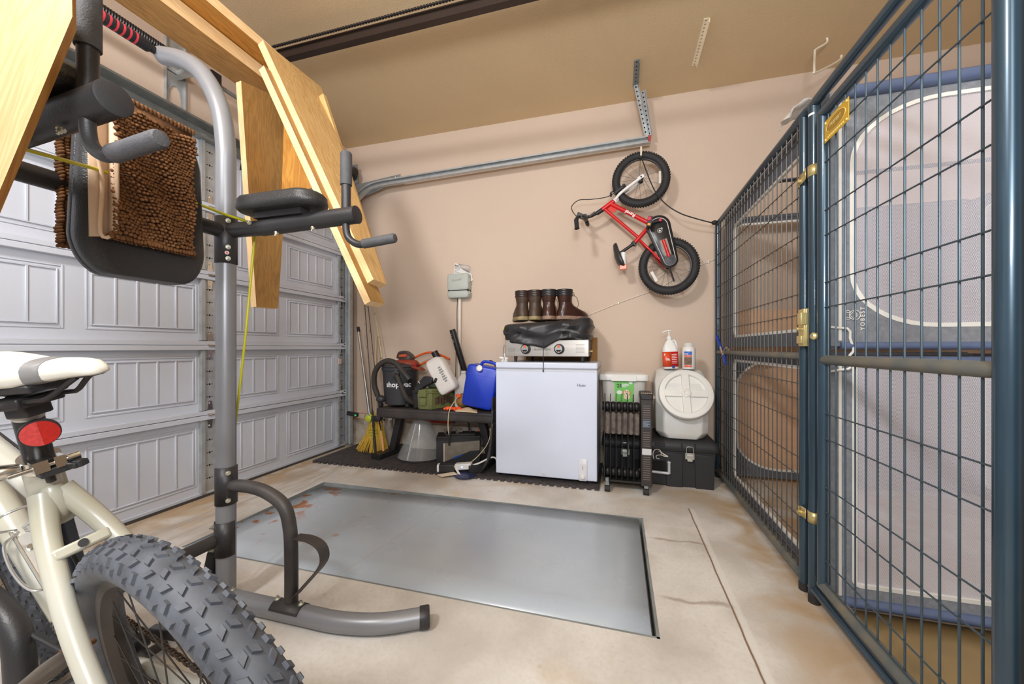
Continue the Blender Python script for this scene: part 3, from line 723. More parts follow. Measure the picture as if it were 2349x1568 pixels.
SC = (-.305, 0, .735); BB_ = (-.43, 0, .30)
m = B(); ctube(m, (-.318, 0, .70), BB_, .0165, .0175); m.build('seat_tube', P('dark_blue_tube', (44, 50, 62), .35, .2), K)
m = B(); ctube(m, BB_, (-.895, 0, .735), .024, .027, 20); m.build('down_tube', M_bike, K)
m = B(); ctube(m, (-.312, 0, .695), (-.86, 0, .80), .0185, .022, 18); m.build('top_tube', M_bike, K)
m = B(); ctube(m, (-.905, 0, .70), (-.866, 0, .81), .023, .023, 18); m.build('head_tube', M_bike, K)
m = B(); ctube(m, (-.306, 0, .775), (-.33, 0, .66), .0215, .023, 18)
m.ell((-.302, 0, .700), (.018, .018, .034), 12, 8); m.build('seat_cluster', M_bike, K, ang=60)
for s_ in (-1, 1):
    m = B(); ctube(m, (-.305, s_*.010-.0*s_, .715), (-.012, s_*.066, .36), .0165, .0115, 16, [(-.262, s_*(.036 if s_ > 0 else .030), .635), (-.15, s_*.054, .515)]); m.build('seat_stay', M_bike, K)
    m = B(); ctube(m, (-.43, s_*.02, .30), (-.01, s_*.068, .335), .0135, .011, 14, [(-.30, s_*.042, .305)]); m.build('chain_stay', M_bike, K)
    m = B(); m.obox((0, s_*.066, .345), (1, 0, 0), (0, 1, 0), (0, 0, 1), .025, .003, .028); m.build('dropout', M_bike, K)
    m = B(); ctube(m, (-.93, s_*.045, .66), (-1.075, s_*.052, .345), .015, .013, 14, [(-.99, s_*.054, .53)]); m.build('fork_leg', M_bike, K)
m = B(); m.obox((-.246, 0, .632), (-.5, 0, .86), (0, 1, 0), (.86, 0, .5), .009, .033, .006); m.build('stay_bridge', M_bike, K, bevel=.004)
m = B(); m.cyl((-.2395, 0, .6365), (-.2365, 0, .638), .006, 12); m.build('bridge_bolt', M_black, K)
m = B(); m.obox((-.922, 0, .685), (1, 0, 0), (0, 1, 0), (0, 0, 1), .022, .06, .016); m.build('fork_crown', M_bike, K, bevel=.006)
m = B(); ctube(m, (-.866, 0, .81), (-.86, 0, .835), .017, .017); m.tube(smooth_path([(-.91, -.30, .835), (-.915, -.2, .83), (-.92, 0, .83), (-.935, .12, .825), (-.98, .20, .80)], 5), .013, 12); ctube(m, (-.86, 0, .83), (-.92, 0, .83), .016, .016); m.build('handlebar', M_blackm, K)
# seat post, clamp, reflector, saddle
m = B(); ctube(m, (-.305, 0, .77), (-.270, 0, .880), .0165, .0165, 20); m.build('seat_post', P('post_black', (38, 36, 36), .3, .3), K)
m = B(); ctube(m, (-.2808, 0, .846), (-.2745, 0, .866), .0172, .0172, 20); m.build('post_marking', P('post_band', (190, 184, 176), .35), K)
m = B(); ctube(m, (-.310, 0, .757), (-.303, 0, .778), .0235, .0235, 20); m.obox((-.275, -.008, .768), (1, 0, 0), (0, 1, 0), (0, 0, 1), .012, .008, .009); m.obox((-.275, .012, .768), (1, 0, 0), (0, 1, 0), (0, 0, 1), .012, .006, .009)
m.cyl((-.268, -.04, .768), (-.268, .034, .768), .0035, 10); m.cyl((-.268, .02, .768), (-.268, .034, .768), .0065, 10)
m.tube([(-.30, -.022, .768), (-.30, -.04, .77), (-.305, -.055, .772), (-.31, -.075, .775)], [.008, .012, .009, .007], 12); m.build('seat_clamp', M_chrome, K)
m = B(); m.obox((-.285, .008, .755), (1, 0, 0), (0, 1, 0), (0, 0, 1), .020, .020, .006); m.obox((-.262, .026, .757), (1, .3, 0), (-.3, 1, 0), (0, 0, 1), .012, .010, .005); m.cyl((-.255, .028, .752), (-.255, .028, .764), .007, 12); m.cyl((-.285, 0, .748), (-.285, 0, .735), .006, 8)
m.build('reflector_bracket', M_black, K, bevel=.002)
rc = V((-.250, .000, .822)); rn = V((.97, -.20, -.10)).normalized(); ru = V((0, 0, 1)); rs = ru.cross(rn).normalized(); ru = rn.cross(rs)
m = B(); vs = []
def disc(m, c, n_, s_, u_, rx, ry, h, k=28):
    ring = [c+s_*(rx*math.cos(2*PI*i/k))+u_*(ry*math.sin(2*PI*i/k)) for i in range(k)]
    m.prism(ring, n_*h)
disc(m, rc-rn*.010, rn, rs, ru, .0215, .0205, .009); m.build('reflector_body', M_black, K)
M_refl = P('reflector_red', (168, 8, 16), .12, var=.2, sc=220, coat=1, emis=.06)
m = B(); disc(m, rc-rn*.001, rn, rs, ru, .0200, .0190, .003); m.build('reflector', M_refl, K)
M_sad = P('saddle_cream', (204, 199, 188), .45, bump=.2, bs=150)
def SD(s_, w, b_): return V((-.262+.89*s_+.44*w, .44*s_-.89*w, b_))   # along the saddle, across it, up
def ip(x, tab):
    for (x0, y0), (x1, y1) in zip(tab, tab[1:]):
        if x <= x1: return y0+(y1-y0)*max(0, min(1, (x-x0)/(x1-x0)))
    return tab[-1][1]
TOPS = [(-.14, .944), (-.12, .951), (-.05, .9495), (-.013, .9437), (.024, .9367), (.062, .9316), (.101, .9286), (.118, .9235), (.127, .915), (.131, .909)]
BOTS = [(-.14, .915), (-.12, .908), (0, .898), (.032, .895), (.066, .900), (.106, .902), (.125, .902), (.131, .904)]
WDS = [(-.14, .035), (-.13, .055), (-.10, .070), (-.06, .068), (0, .048), (.05, .029), (.09, .021), (.118, .019), (.127, .014), (.131, .007)]
def sad_ring(s_, k=1.0, dz=0):
    t_, b_, w = ip(s_, TOPS), ip(s_, BOTS), ip(s_, WDS); h = t_-b_; out = []
    for i in range(20):
        a = 2*PI*i/20; c_, n_ = math.cos(a), math.sin(a)
        z = b_+h*.42+(h*.58*abs(n_)**.8 if n_ > 0 else -h*.42*abs(n_)**.6)
        out.append(SD(s_, w*k*math.copysign(abs(c_)**.75, c_), b_+(z-b_)+dz*(n_ > 0)-dz*.6*(n_ < 0)))
    return out
st_ = [-.14, -.135, -.125, -.11, -.09, -.06, -.03, 0, .03, .05, .07, .09, .105, .116, .123, .128, .131]
m = B(); m.loft([sad_ring(q) for q in st_]); m.build('saddle', M_sad, K, ang=80)
m = B(); m.loft([sad_ring(q, 1.03, .0007) for q in (.046, .056, .067)]); m.build('saddle_band', P('saddle_grey', (116, 114, 112), .5), K, ang=80)
m = B(); m.loft([[SD(q, w_, z_) for (w_, z_) in ((-.013, .9005), (.013, .9005), (.016, .909), (-.016, .909))] for q in (.088, .122)]); m.loft([[SD(q, w_*(1 if q > -.05 else 1.4), z_) for (w_, z_) in ((-.028, .888), (.028, .888), (.032, .900), (-.032, .900))] for q in (-.10, -.02, .05)]); m.build('saddle_base', M_black, K, bevel=.003)
for s_ in (-1, 1):
    m = B(); m.tube(smooth_path([SD(.100, s_*.010, .902), SD(.085, s_*.013, .893), SD(.060, s_*.019, .878), SD(.04, s_*.021, .876), SD(-.04, s_*.021, .876), SD(-.09, s_*.03, .892)], 5), .0036, 8); m.build('saddle_rail', M_blackm, K)
m = B(); m.obox(SD(.002, 0, .874), SD(1, 0, 0)-SD(0, 0, 0), SD(0, 1, 0)-SD(0, 0, 0), (0, 0, 1), .024, .030, .008); m.obox(SD(.0, 0, .862), SD(1, 0, 0)-SD(0, 0, 0), SD(0, 1, 0)-SD(0, 0, 0), (0, 0, 1), .017, .017, .012); m.build('rail_clamp', M_blackm, K, bevel=.003)
m = B(); m.cyl(SD(-.016, .030, .872), SD(-.016, .042, .872), .006, 10); m.build('clamp_bolt', M_chrome, K)
m = B(); ring = [rc+rs*(-.0200*abs(math.cos(PI/2+PI*i/14)))*1.0+ru*(.0190*math.sin(PI/2+PI*i/14))+rn*.0022 for i in range(15)]; m.add(ring, [tuple(range(15))]); m.build('reflector_half', P('reflector_pale', (196, 60, 62), .15, var=.2, sc=220, coat=1), K, smooth=False)
# drivetrain on the far side
m = B()
for (r, y) in ((.058, .046), (.050, .042), (.042, .038), (.034, .034), (.026, .030)):
    k = 26; ring = []
    for i in range(k*2): ring.append(V((math.cos(PI*i/k)*(r+(.003 if i % 2 else 0)), y, .345+math.sin(PI*i/k)*(r+(.003 if i % 2 else 0)))))
    m.prism(ring, (0, .0018, 0))
m.build('cassette', P('cog_metal', (110, 100, 90), .35, .8, var=.3, sc=60), K, smooth=False)
m = B(); k = 40; ring = [V((BB_[0]+math.cos(PI*i/k)*(.072+(.004 if i % 2 else 0)), .048, BB_[2]+math.sin(PI*i/k)*(.072+(.004 if i % 2 else 0)))) for i in range(80)]
m.prism(ring, (0, .003, 0)); m.cyl((BB_[0], -.06, BB_[2]), (BB_[0], .07, BB_[2]), .018, 16); m.build('chainring', M_blackm, K, smooth=False)
def chain(m, a, c):
    a = V(a); c = V(c); n_ = int((c-a).length/.0127)
    for i in range(n_):
        p = a.lerp(c, (i+.5)/n_); d = (c-a).normalized(); up_ = V((0, 1, 0)).cross(d)
        for s_ in (-1, 1): m.obox(p+V((0, s_*(.0032 if i % 2 else .0022), 0)), d, (0, 1, 0), up_, .0072, .0006, .0038)
        m.cyl(p+d*.0063-V((0, .0035, 0)), p+d*.0063+V((0, .0035, 0)), .0032, 6)
for q0, q1 in (((BB_[0], .049, BB_[2]+.074), (0, .043, .345+.055)), ((BB_[0], .049, BB_[2]-.074), (-.01, .045, .345-.085))):
    m = B(); chain(m, q0, q1); m.build('chain', P('chain_rust', (84, 68, 54), .5, .6, var=.4, sc=80), K, smooth=False)
m = B(); m.obox((-.01, .062, .30), (.2, 0, 1), (0, 1, 0), (1, 0, -.2), .045, .006, .012); m.cyl((-.01, .055, .265), (-.01, .068, .265), .018, 14); m.obox((-.02, .07, .33), (1, 0, .4), (0, 1, 0), (-.4, 0, 1), .03, .01, .018); m.build('derailleur', M_chrome, K, bevel=.003)
m = B(); k = 48; m.lathe([(.082, 0), (.082, .0015), (.06, .0015), (.06, 0)], (0, -.046, .345), (0, 1, 0), 48); m.lathe([(.088, .0), (.088, .001)], (0, -.047, .345), (0, 1, 0), 24)
m.build('disc_rotor', M_blackm, K)
m = B(); m.obox((-.43-.085, -.075, .30-.03), (1, 0, .35), (0, 1, 0), (-.35, 0, 1), .095, .008, .012); m.obox((-.43-.085+.17, .085, .30+.03), (1, 0, .35), (0, 1, 0), (-.35, 0, 1), .095, .008, .012); m.build('crank_arm', M_dk, K, bevel=.003)
m = MB(); pa0 = dp(.60, 172, 1498); pa1 = dp(.58, 150, 1508); pd = (dp(.52, 60, 1575)-pa1).normalized()
m.cyl(dp(.63, 215, 1470), pa1, .0045, 10); m.cyl(pa1-pd*.004, pa1, .0135, 16); m.mat(1); m.lathe([(.007, .0), (.0125, .008), (.0135, .02), (.0135, .036), (.012, .05), (.010, .075)], pa1, pd, 14)
m.build('pedal_axle', [P('rust', (110, 74, 48), .8, .2, var=.3, sc=60), P('worn_alloy', (132, 122, 112), .4, .6, var=.2)], K)
m = B()
for (a, y, z) in ((-.905, 0, .78),):
    m.tube(smooth_path([(-.86, .03, .78), (-.60, .03, .735), (-.36, .025, .69), (-.30, .02, .66), (-.20, .045, .55), (-.10, .06, .44), (-.03, .066, .36)], 6), .0025, 8)
    m.tube(smooth_path([(-.30, -.03, .66), (-.282, -.012, .64), (-.285, -.006, .60), (-.29, -.004, .55)], 5), .003, 8)
m.tube(smooth_path([(-.93, -.03, .60), (-.75, -.05, .42), (-.56, -.06, .42), (-.45, -.03, .36), (-.40, -.02, .32)], 6), .004, 8)
m.build('brake_cable', M_rub, K)
m = B(); m.obox((-.30, -.026, .655), (1, 0, 0), (0, 1, 0), (0, 0, 1), .008, .006, .010); m.build('cable_stop', M_white, K, bevel=.002)
# bottle cage on the down tube
dt = (V((-.895, 0, .735))-V(BB_)).normalized(); dn = V((-dt.z, 0, dt.x))  # pointing up/back from tube
dn = V((dt.z, 0, -dt.x)); dn = dn if dn.z > 0 else -dn
cg = V(BB_)+dt*.26+dn*.030
m = B(); m.obox(cg-dn*.002, dt, (0, 1, 0), dn, .07, .013, .002)
for s_ in (-1, 1):
    m.tube(smooth_path([cg+dt*.075+V((0, s_*.006, 0)), cg+dt*.05+V((0, s_*.030, 0))+dn*.02, cg-dt*.02+V((0, s_*.038, 0))+dn*.035, cg-dt*.075+V((0, s_*.03, 0))+dn*.045, cg-dt*.085+dn*.04], 6), .0026, 8)
    m.tube(smooth_path([cg+dt*.085+V((0, s_*.004, 0)), cg+dt*.09+V((0, s_*.034, 0))+dn*.02, cg+dt*.09+V((0, s_*.037, 0))+dn*.045, cg+dt*.088+V((0, s_*.02, 0))+dn*.072, cg+dt*.088+dn*.076], 6), .0026, 8)
    m.tube([cg-dt*.085+V((0, s_*.012, 0)), cg+dt*.085+V((0, s_*.012, 0))+dn*.002], .0026, 8)
m.build('bottle_cage', P('cage_alloy', (206, 206, 204), .28, .85), K)
m = B()
for s_ in (-1, 1): m.cyl(cg+dt*(.035*s_), cg+dt*(.035*s_)+dn*.005, .0055, 10)
m.build('cage_bolt', M_chrome, K)
m = B()
for i in range(3): m.obox(V(BB_)+dt*(.115+.008*i)+V((0, -.0245, 0))+dn*.004, dt, (0, .2, 0), dn, .0011, .0008, .013)
m.build('frame_sticker', P('sticker_navy', (70, 72, 84), .4), K, smooth=False)
m = B(); ctube(m, (-.40, -.03, .30), (-.30, -.17, .035), .007, .006, 10); m.build('kickstand', M_blackm, K)
# second clear water bottle on the floor behind the wheel
bq = fl(395, 1430, .04)
m = MB(); d_ = V((.86, -.5, 0)).normalized()
m.lathe([(.0, -.11), (.028, -.108), (.033, -.09), (.033, .03), (.024, .07), (.013, .09), (.013, .11), (0, .112)], V((bq.x, bq.y, .036)), d_, 18)
solo(m.build('water_bottle', P('clear_bottle', (232, 230, 226), .1, alpha=.45)), 'clear plastic bottle lying on the floor behind the knobbly tyre', 'bottle')
# ================================================================ weight bench and what stands on it
M_vinyl = P('bench_vinyl', (44, 40, 41), .55, var=.15, bump=.4, bs=180, col2=(70, 62, 58))
MT = .013
bn = thing('weight_bench', 'long flat black padded bench loaded with tools against the back wall', 'bench', (-1.42, 2.9, MT))
m = MB(); rg = []
BX0, BX1, BY0, BY1 = -1.955, -.90, 2.742, 3.04
for z, k in ((.352, .97), (.358, .995), (.372, 1), (.40, 1), (.405, .992), (.41, 1), (.422, .995), (.430, .975)):
    cx, cy = (BX0+BX1)/2, (BY0+BY1)/2
    rg.append([V((cx+(p[0])*k, cy+p[1]*(k if k > .99 else .97), z)) for p in rrect(0, 0, (BX1-BX0)/2, (BY1-BY0)/2, .05, 6)])
m.loft(rg); m.build('seat_pad', M_vinyl, bn, ang=60)
for (xt, xb) in ((-1.80, -1.87), (-1.06, -.985)):
    MB().bar((xt, 2.90, .35), (xb, 2.90, MT+.045), .07, .055, (1, 0, 0)).build('leg', M_blackm, bn, bevel=.004)
    yy0, yy1 = 2.665, 3.08
    sx_ = -1.99 if xb < -1.4 else xb
    o = MB().hexa([(xb-.10 if xb < -1.4 else xb-.04, 2.72, MT), (xb+.0 if xb < -1.4 else xb+.04, 2.70, MT), (xb+.045, yy1, MT), (xb-.035, yy1, MT), (xb-.10 if xb < -1.4 else xb-.04, 2.72, MT+.045), (xb+.0 if xb < -1.4 else xb+.04, 2.70, MT+.045), (xb+.045, yy1, MT+.045), (xb-.035, yy1, MT+.045)]).build('foot', M_blackm, bn, bevel=.004)
MB().box(-1.85, -1.0, 2.875, 2.925, .325, .353).build('frame_rail', M_blackm, bn)
MB().bar((-1.80, 2.9, .33), (-1.62, 2.9, .345), .03, .02).build('brace', M_blackm, bn)
BT = .4305
# shop vacuum
v = thing('shop_vacuum', 'black and red canister vacuum with coiled hose on the left end of the bench', 'vacuum cleaner', (-1.81, 2.90, BT))
vc = V((-1.805, 2.895, 0)); M_vac = P('vac_black', (52, 52, 55), .45, var=.06, sc=8, bump=.1)
m = MB(); m.lathe([(.115, .452), (.125, .456), (.130, .50), (.146, .735), (.152, .74), (.152, .762), (.145, .766)], vc, (0, 0, 1), 36); m.build('drum', M_vac, v)
m = MB(); m.lathe([(.150, .766), (.152, .772), (.146, .785), (.10, .80), (.05, .806)], vc, (0, 0, 1), 36); m.build('lid', M_vac, v)
M_vr = P('vac_red', (140, 58, 42), .45, var=.1)
m = MB(); m.lathe([(.118, .782), (.112, .80), (.09, .822), (.06, .83)], vc+V((.05, .02, 0)), (0, 0, 1), 28, 1.0, .8); m.build('motor_cover', M_vr, v)
m = MB(); m.ell(vc+V((.05, .02, .842)), (.068, .055, .045), 18, 10, e=.8); m.tube(smooth_path([vc+V((-.035, .02, .84)), vc+V((-.01, .01, .885)), vc+V((.07, .01, .888)), vc+V((.12, .02, .845))], 5), .013, 10); m.build('motor_head', P('vac_grey', (74, 62, 58), .5), v)
m = MB(); m.obox(vc+V((.05, -.035, .862)), (1, 0, .05), (0, 1, 0), (0, 0, 1), .035, .014, .012); m.build('switch_panel', P('vac_orange', (190, 84, 54), .4), v, bevel=.004)
m = MB(); m.prism([vc+V((.09, -.07, .80)), vc+V((.20, -.05, .755)), vc+V((.22, -.04, .735)), vc+V((.09, -.06, .775))], (0, .10, 0)); m.build('lid_spout', M_vr, v, bevel=.004)
m = MB()
for s_ in (-1, 1): m.prism([vc+V((s_*.148, -.03, .74)), vc+V((s_*.160, -.03, .745)), vc+V((s_*.166, -.03, .80)), vc+V((s_*.150, -.03, .775))], (0, .022, 0))
m.build('latch', P('latch_red', (196, 34, 40), .4), v)
hosep = smooth_path([vc+V((.045, -.150, .705)), vc+V((.085, -.175, .69)), vc+V((.125, -.172, .60)), vc+V((.16, -.155, .52)), vc+V((.195, -.10, .475)), vc+V((.21, -.02, .46))], 14)
m = MB(); m.tube(hosep, [.0225 if i % 2 else .0185 for i in range(len(hosep))], 14)
hp2 = smooth_path([vc+V((-.15, -.10, .52)), vc+V((-.178, -.11, .62)), vc+V((-.165, -.12, .72)), vc+V((-.11, -.13, .79)), vc+V((-.03, -.135, .822)), vc+V((.05, -.14, .80)), vc+V((.11, -.15, .745)), vc+V((.145, -.155, .712))], 10)
m.tube(hp2, [.0225 if i % 2 else .0215 for i in range(len(hp2))], 14); m.build('hose', P('hose_black', (54, 48, 44), .65, var=.2), v, ang=80)
m = MB(); m.lathe([(.02, 0), (.034, .006), (.036, .03), (.024, .034)], vc+V((.045, -.125, .705)), (.15, -1, -.05), 18); m.build('inlet', M_vac, v)
m = MB(); m.cyl(vc+V((.14, -.155, .715)), vc+V((.185, -.16, .672)), .021, 16); m.build('hose_cuff', M_vac, v)
for (dx, dy) in ((-.115, -.11), (.12, -.075), (.10, .10), (-.11, .09)):
    m = MB(); c = vc+V((dx, dy, 0)); m.ell(c+V((0, 0, .50)), (.042, .036, .032), 14, 8); m.build('caster_housing', M_vac, v)
    m = MB(); m.cyl(c+V((0, 0, .46)), c+V((0, 0, .49)), .006, 8); m.mat(1).cyl(c+V((-.014, 0, BT+.020)), c+V((.014, 0, BT+.020)), .019, 14); m.build('caster', [M_chrome, M_rub], v)
m = MB()
def on_cyl(cen, R, a0, z0, txt, size, mb, bold=.0008, r_off=.0012, spacing=1.0):
    t_ = MB(); t_.text(txt, (0, 0, 0), (1, 0, 0), (0, 1, 0), size, 0, bold=bold, spacing=spacing)
    mb.add([(cen.x+(R(z0+p.y)+r_off)*math.sin(a0+p.x/R(z0)), cen.y-(R(z0+p.y)+r_off)*math.cos(a0+p.x/R(z0)), z0+p.y) for p in t_.v], t_.f)
Rv = lambda z: .130+(.146-.130)*(z-.50)/.235
on_cyl(vc, Rv, -.33, .606, 'shop-vac', .060, m, .0016)
m.build('lettering', P('print_white', (236, 236, 236), .5), v, smooth=False)
# crevice / hand tool lying against the vacuum
t = thing('power_tool', 'black cordless tool with handle wedged beside the vacuum drum', 'power tool', (-1.56, 2.78, BT))
m = MB(); m.prism([(-1.60, 2.76, .60), (-1.51, 2.76, .70), (-1.43, 2.76, .69), (-1.44, 2.76, .645), (-1.50, 2.76, .62), (-1.585, 2.76, .55)], (0, .06, 0)); m.build('tool_body', M_black, t, bevel=.008)
m = MB(); m.cyl((-1.42, 2.79, .672), (-1.40, 2.79, .664), .024, 16); m.bar((-1.60, 2.80, .585), (-1.585, 2.80, BT+.01), .04, .05); m.build('tool_head', M_rub, t, bevel=.004)
m = MB(); m.obox((-1.548, 2.758, .652), (.5, 0, -.6), (0, 1, 0), (.6, 0, .5), .012, .001, .002); m.build('tool_mark', M_white, t, smooth=False)
# ammo box
ab = thing('ammo_box', 'olive green plastic ammo box on the bench beside the vacuum', 'ammo box', (-1.43, 2.88, BT)); M_ol = P('olive_plastic', (112, 116, 70), .5, var=.1, sc=10)
ax_, ay_ = V((.80, -.28, 0)).normalized(), V((.28, .80, 0)).normalized()
ax_ = V((1, -.02, 0)).normalized(); ay_ = V((.42, .9, 0)).normalized()
a0 = V((-1.575, 2.775, 0))
def sk(x, y, z): return a0+ax_*x+ay_*y+V((0, 0, z))
def skb(m, x0, x1, y0, y1, z0, z1, tp=0): 
    return m.hexa([sk(x0+tp, y0+tp, z0), sk(x1-tp, y0+tp, z0), sk(x1-tp, y1-tp, z0), sk(x0+tp, y1-tp, z0), sk(x0, y0, z1), sk(x1, y0, z1), sk(x1, y1, z1), sk(x0, y1, z1)])
m = MB(); skb(m, 0, .13, 0, .27, BT+.001, .565, .006); skb(m, .012, .020, -.004, .01, .44, .56); skb(m, .108, .116, -.004, .01, .44, .56); m.build('box_body', M_ol, ab, bevel=.004)
m = MB(); skb(m, -.008, .138, -.008, .278, .562, .573); skb(m, .0, .13, 0, .27, .573, .597, -.002); m.build('box_lid', M_ol, ab, bevel=.004)
m = MB(); skb(m, .030, .095, -.020, -.004, .535, .59); skb(m, .038, .088, -.014, -.004, .465, .525); skb(m, .034, .092, -.020, -.006, .465, .490, .006); m.build('box_latch', M_ol, ab, bevel=.003)
m = MB(); m.mat(1); [m.obox(sk(.134, .05+.03*i, .50+.01*math.sin(i*2.2)), ay_, ax_, (0, 0, 1), .018, .0012, .026) for i in range(6)]
m.build('camo_wrap', [M_ol, P('camo', (88, 66, 48), .8, var=.5, sc=40)], ab, smooth=False)
cn = thing('green_canister', 'small dark green rounded container on top of the ammo box', 'container', sk(.10, .16, .598))
m = MB(); m.ell(sk(.062, .10, .598+.032), (.050, .045, .033), 18, 10, e=.6); m.build('canister_body', P('deep_green', (74, 84, 72), .45), cn)
m = MB(); m.lathe([(.022, 0), (.024, .004), (.022, .014), (.012, .018)], sk(.062, .10, .658), (0, 0, 1), 16); m.build('canister_cap', P('deep_green2', (56, 62, 54), .5), cn)
m = MB(); [m.obox(sk(.035+.011*i, .058, .618), (1, 0, 0), (0, 1, 0), (0, 0, 1), .004, .0006, .005) for i in (0, 1, 2, 4, 5)]; m.build('lettering', M_white, cn, smooth=False)
# white jug lying tilted
jg = thing('bleach_jug', 'tilted white rectangular jug with faded black print leaning on the ammo box', 'jug', (-1.33, 2.86, BT)); M_jug = P('milky_plastic', (232, 226, 220), .4, var=.03)
d1 = V((.50, 0, -.86)).normalized(); s1 = V((.86, 0, .50)).normalized(); j0 = V((-1.448, 2.83, .830)); yv = V((0, 1, 0))
m = MB(); rg = []
for t_, w, dd, sh in ((-.016, .034, .020, -.024), (-.012, .048, .030, -.016), (.01, .070, .048, -.004), (.05, .078, .053, 0), (.255, .080, .053, 0), (.282, .074, .048, 0), (.290, .06, .038, 0)):
    rg.append([j0+d1*t_+s1*(p[0]+sh)+yv*p[1] for p in rrect(0, 0, w, dd, min(w, dd)*.5, 4)])
m.loft(rg); m.build('jug_body', M_jug, jg, ang=50)
m = MB()
for i in range(7): m.obox(j0+d1*(.085+.020*i)+s1*.030-yv*.0545, d1, s1, yv, .006, .011+.004*(i % 3), .0006)
m.build('lettering', P('faded_print', (150, 146, 144), .7), jg, smooth=False)
# black tubes
def wand(a, c, r, lab, marks=True):
    a = V(a); c = V(c); w = thing('vacuum_wand', lab, 'vacuum wand', min((a, c), key=lambda p: p.z))
    m = MB(); m.tube([a, a+(c-a)*.55, a+(c-a)*.56, c], [r, r, r*.86, r*.82], 18); m.build('tube', M_blackm, w)
    if marks:
        d = (c-a).normalized(); s_ = V((-.45, -.9, 0)); m = MB()
        for k in (.07, .10, .15, .17, .19): m.obox(a+d*(k*.6)+s_.normalized()*(r-.0004), d, s_.cross(d), s_, .004, .0014, .001)
        m.build('printed_marks', M_white, w, smooth=False)
wand((-1.512, 2.95, .895), (-1.27, 2.99, .46), .029, 'short black vacuum wand poking up behind the tilted white jug')
wand((-1.385, 3.04, 1.085), (-1.20, 3.08, .46), .026, 'tall black vacuum wand leaning behind the wall conduit')
# orange hose
hl = thing('orange_hose', 'orange hose looping behind the vacuum and hanging below the bench', 'hose', (-1.5, 3.0, BT))
m = MB()
m.tube(smooth_path([(-1.74, 3.02, .84), (-1.66, 3.03, .876), (-1.57, 3.03, .888), (-1.47, 3.02, .86), (-1.40, 3.02, .83)], 8), .0095, 10)
m.tube(smooth_path([(-1.70, 3.02, .77), (-1.62, 3.02, .805), (-1.53, 3.02, .818), (-1.43, 3.02, .80)], 8), .0095, 10)
m.build('upper_loop', M_orange, hl)
m = MB(); m.tube(smooth_path([(-1.80, 3.06, .40), (-1.72, 3.07, .305), (-1.58, 3.07, .275), (-1.42, 3.07, .28), (-1.30, 3.06, .33), (-1.26, 3.06, .39)], 8), .0095, 10); m.build('lower_loop', P('hose_red', (206, 58, 40), .5), hl)
# ball, gloves, cloth pouch
o = MB().ell((-1.235, 2.93, BT+.062), (.062, .058, .062), 22, 14).build('rope_ball', P('mottled_ball', (176, 120, 56), .7, var=.4, sc=14, col2=(110, 104, 60)))
solo(o, 'mottled orange and green ball on the bench under the white jug', 'ball')
g = thing('rubber_glove', 'crumpled orange rubber glove on the front edge of the bench', 'glove', (-1.265, 2.80, BT)); M_gl = P('glove_orange', (238, 90, 40), .5)
m = MB(); rn_ = random.Random(5)
gc = V((-1.265, 2.805, BT+.015)); m.ell(gc, (.042, .030, .014), 14, 8)
m.build('palm', M_gl, g)
for i, (a_, L_) in enumerate(((-2.7, .075), (-2.2, .07), (-1.2, .06), (-.5, .07), (-.1, .065))):
    d = V((math.cos(a_), math.sin(a_)*.55, 0)); m = MB()
    m.tube(smooth_path([gc+d*.02, gc+d*.045+V((0, 0, .008)), gc+d*L_+V((0, 0, -.002)), gc+d*(L_+.012)+V((0, 0, -.006))], 3), [.010]*9+[.006], 10); m.build('finger', M_gl, g)
m = MB(); rg = []
pc_ = V((-1.15, 2.80, BT+.004))
o = MB().grid(lambda u, v: (-1.225+.19*u-.05*v, 2.745+.13*v-.02*u+.0*u, BT+.004+.018*math.sin(PI*u)*math.sin(PI*v)+.006*math.sin(9*u+4*v)*math.sin(PI*u)*math.sin(PI*v)), 14, 10).build('cloth_pouch', P('cloth_tan', (222, 196, 160), .85, bump=.3), solid=.006)
solo(o, 'flat tan cloth pouch lying between the orange glove and the blue jug', 'pouch')
# small torn tag on ball with string
st = thing('hanging_cord', 'thin cream cord hanging over the bench front to the floor', 'cord', (-1.27, 2.73, .25))
m = MB(); m.tube(smooth_path([(-1.252, 2.86, .535), (-1.262, 2.77, .48), (-1.272, 2.733, .43), (-1.28, 2.730, .33), (-1.272, 2.732, .235)], 6), .0032, 8); m.build('cord', P('cord_cream', (222, 200, 160), .7), st)
m = MB(); m.ell((-1.252, 2.862, .54), (.022, .005, .018), 10, 6); m.build('knot_tag', M_gl, st)
# blue jerry can
bc = thing('jerry_can', 'bright blue plastic water container tilted against the freezer', 'water container', (-1.06, 2.85, BT)); M_blue = P('blue_plastic', (20, 58, 190), .35, var=.06, sc=8)
e1 = V((.99, -.0, -.14)).normalized(); e3 = V((.14, 0, .99)).normalized(); e3 = V((.17, 0, .985)).normalized(); e1 = V((.985, 0, -.17)).normalized(); y_ = V((0, 1, 0)); c = V((-1.205, 2.80, .478))
def can_ring(y, k): return [c+e1*(.130+p[0])+e3*(.168+p[1])+y_*y for p in rrect(0, 0, .128*k, .166*k, .03, 5)]
m = MB(); m.loft([can_ring(y, k) for y, k in ((0, .93), (.006, .98), (.016, 1), (.082, 1), (.086, .992), (.09, 1), (.155, 1), (.166, .98), (.172, .93))]); m.build('can_body', M_blue, bc, ang=50)
m = MB(); tp = c+e3*.336+e1*.16+y_*.085
m.tube(smooth_path([tp-e1*.075-e3*.01, tp-e1*.06+e3*.022, tp-e1*.02+e3*.032, tp+e1*.05+e3*.026, tp+e1*.09-e3*.008], 5), .0125, 12)
m.build('can_handle', M_blue, bc)
m = MB(); m.lathe([(.022, 0), (.024, .004), (.024, .020), (.018, .024)], c+e3*.312+e1*.115-y_*.004, (0, -1, .3), 18); m.build('can_cap', M_white, bc)
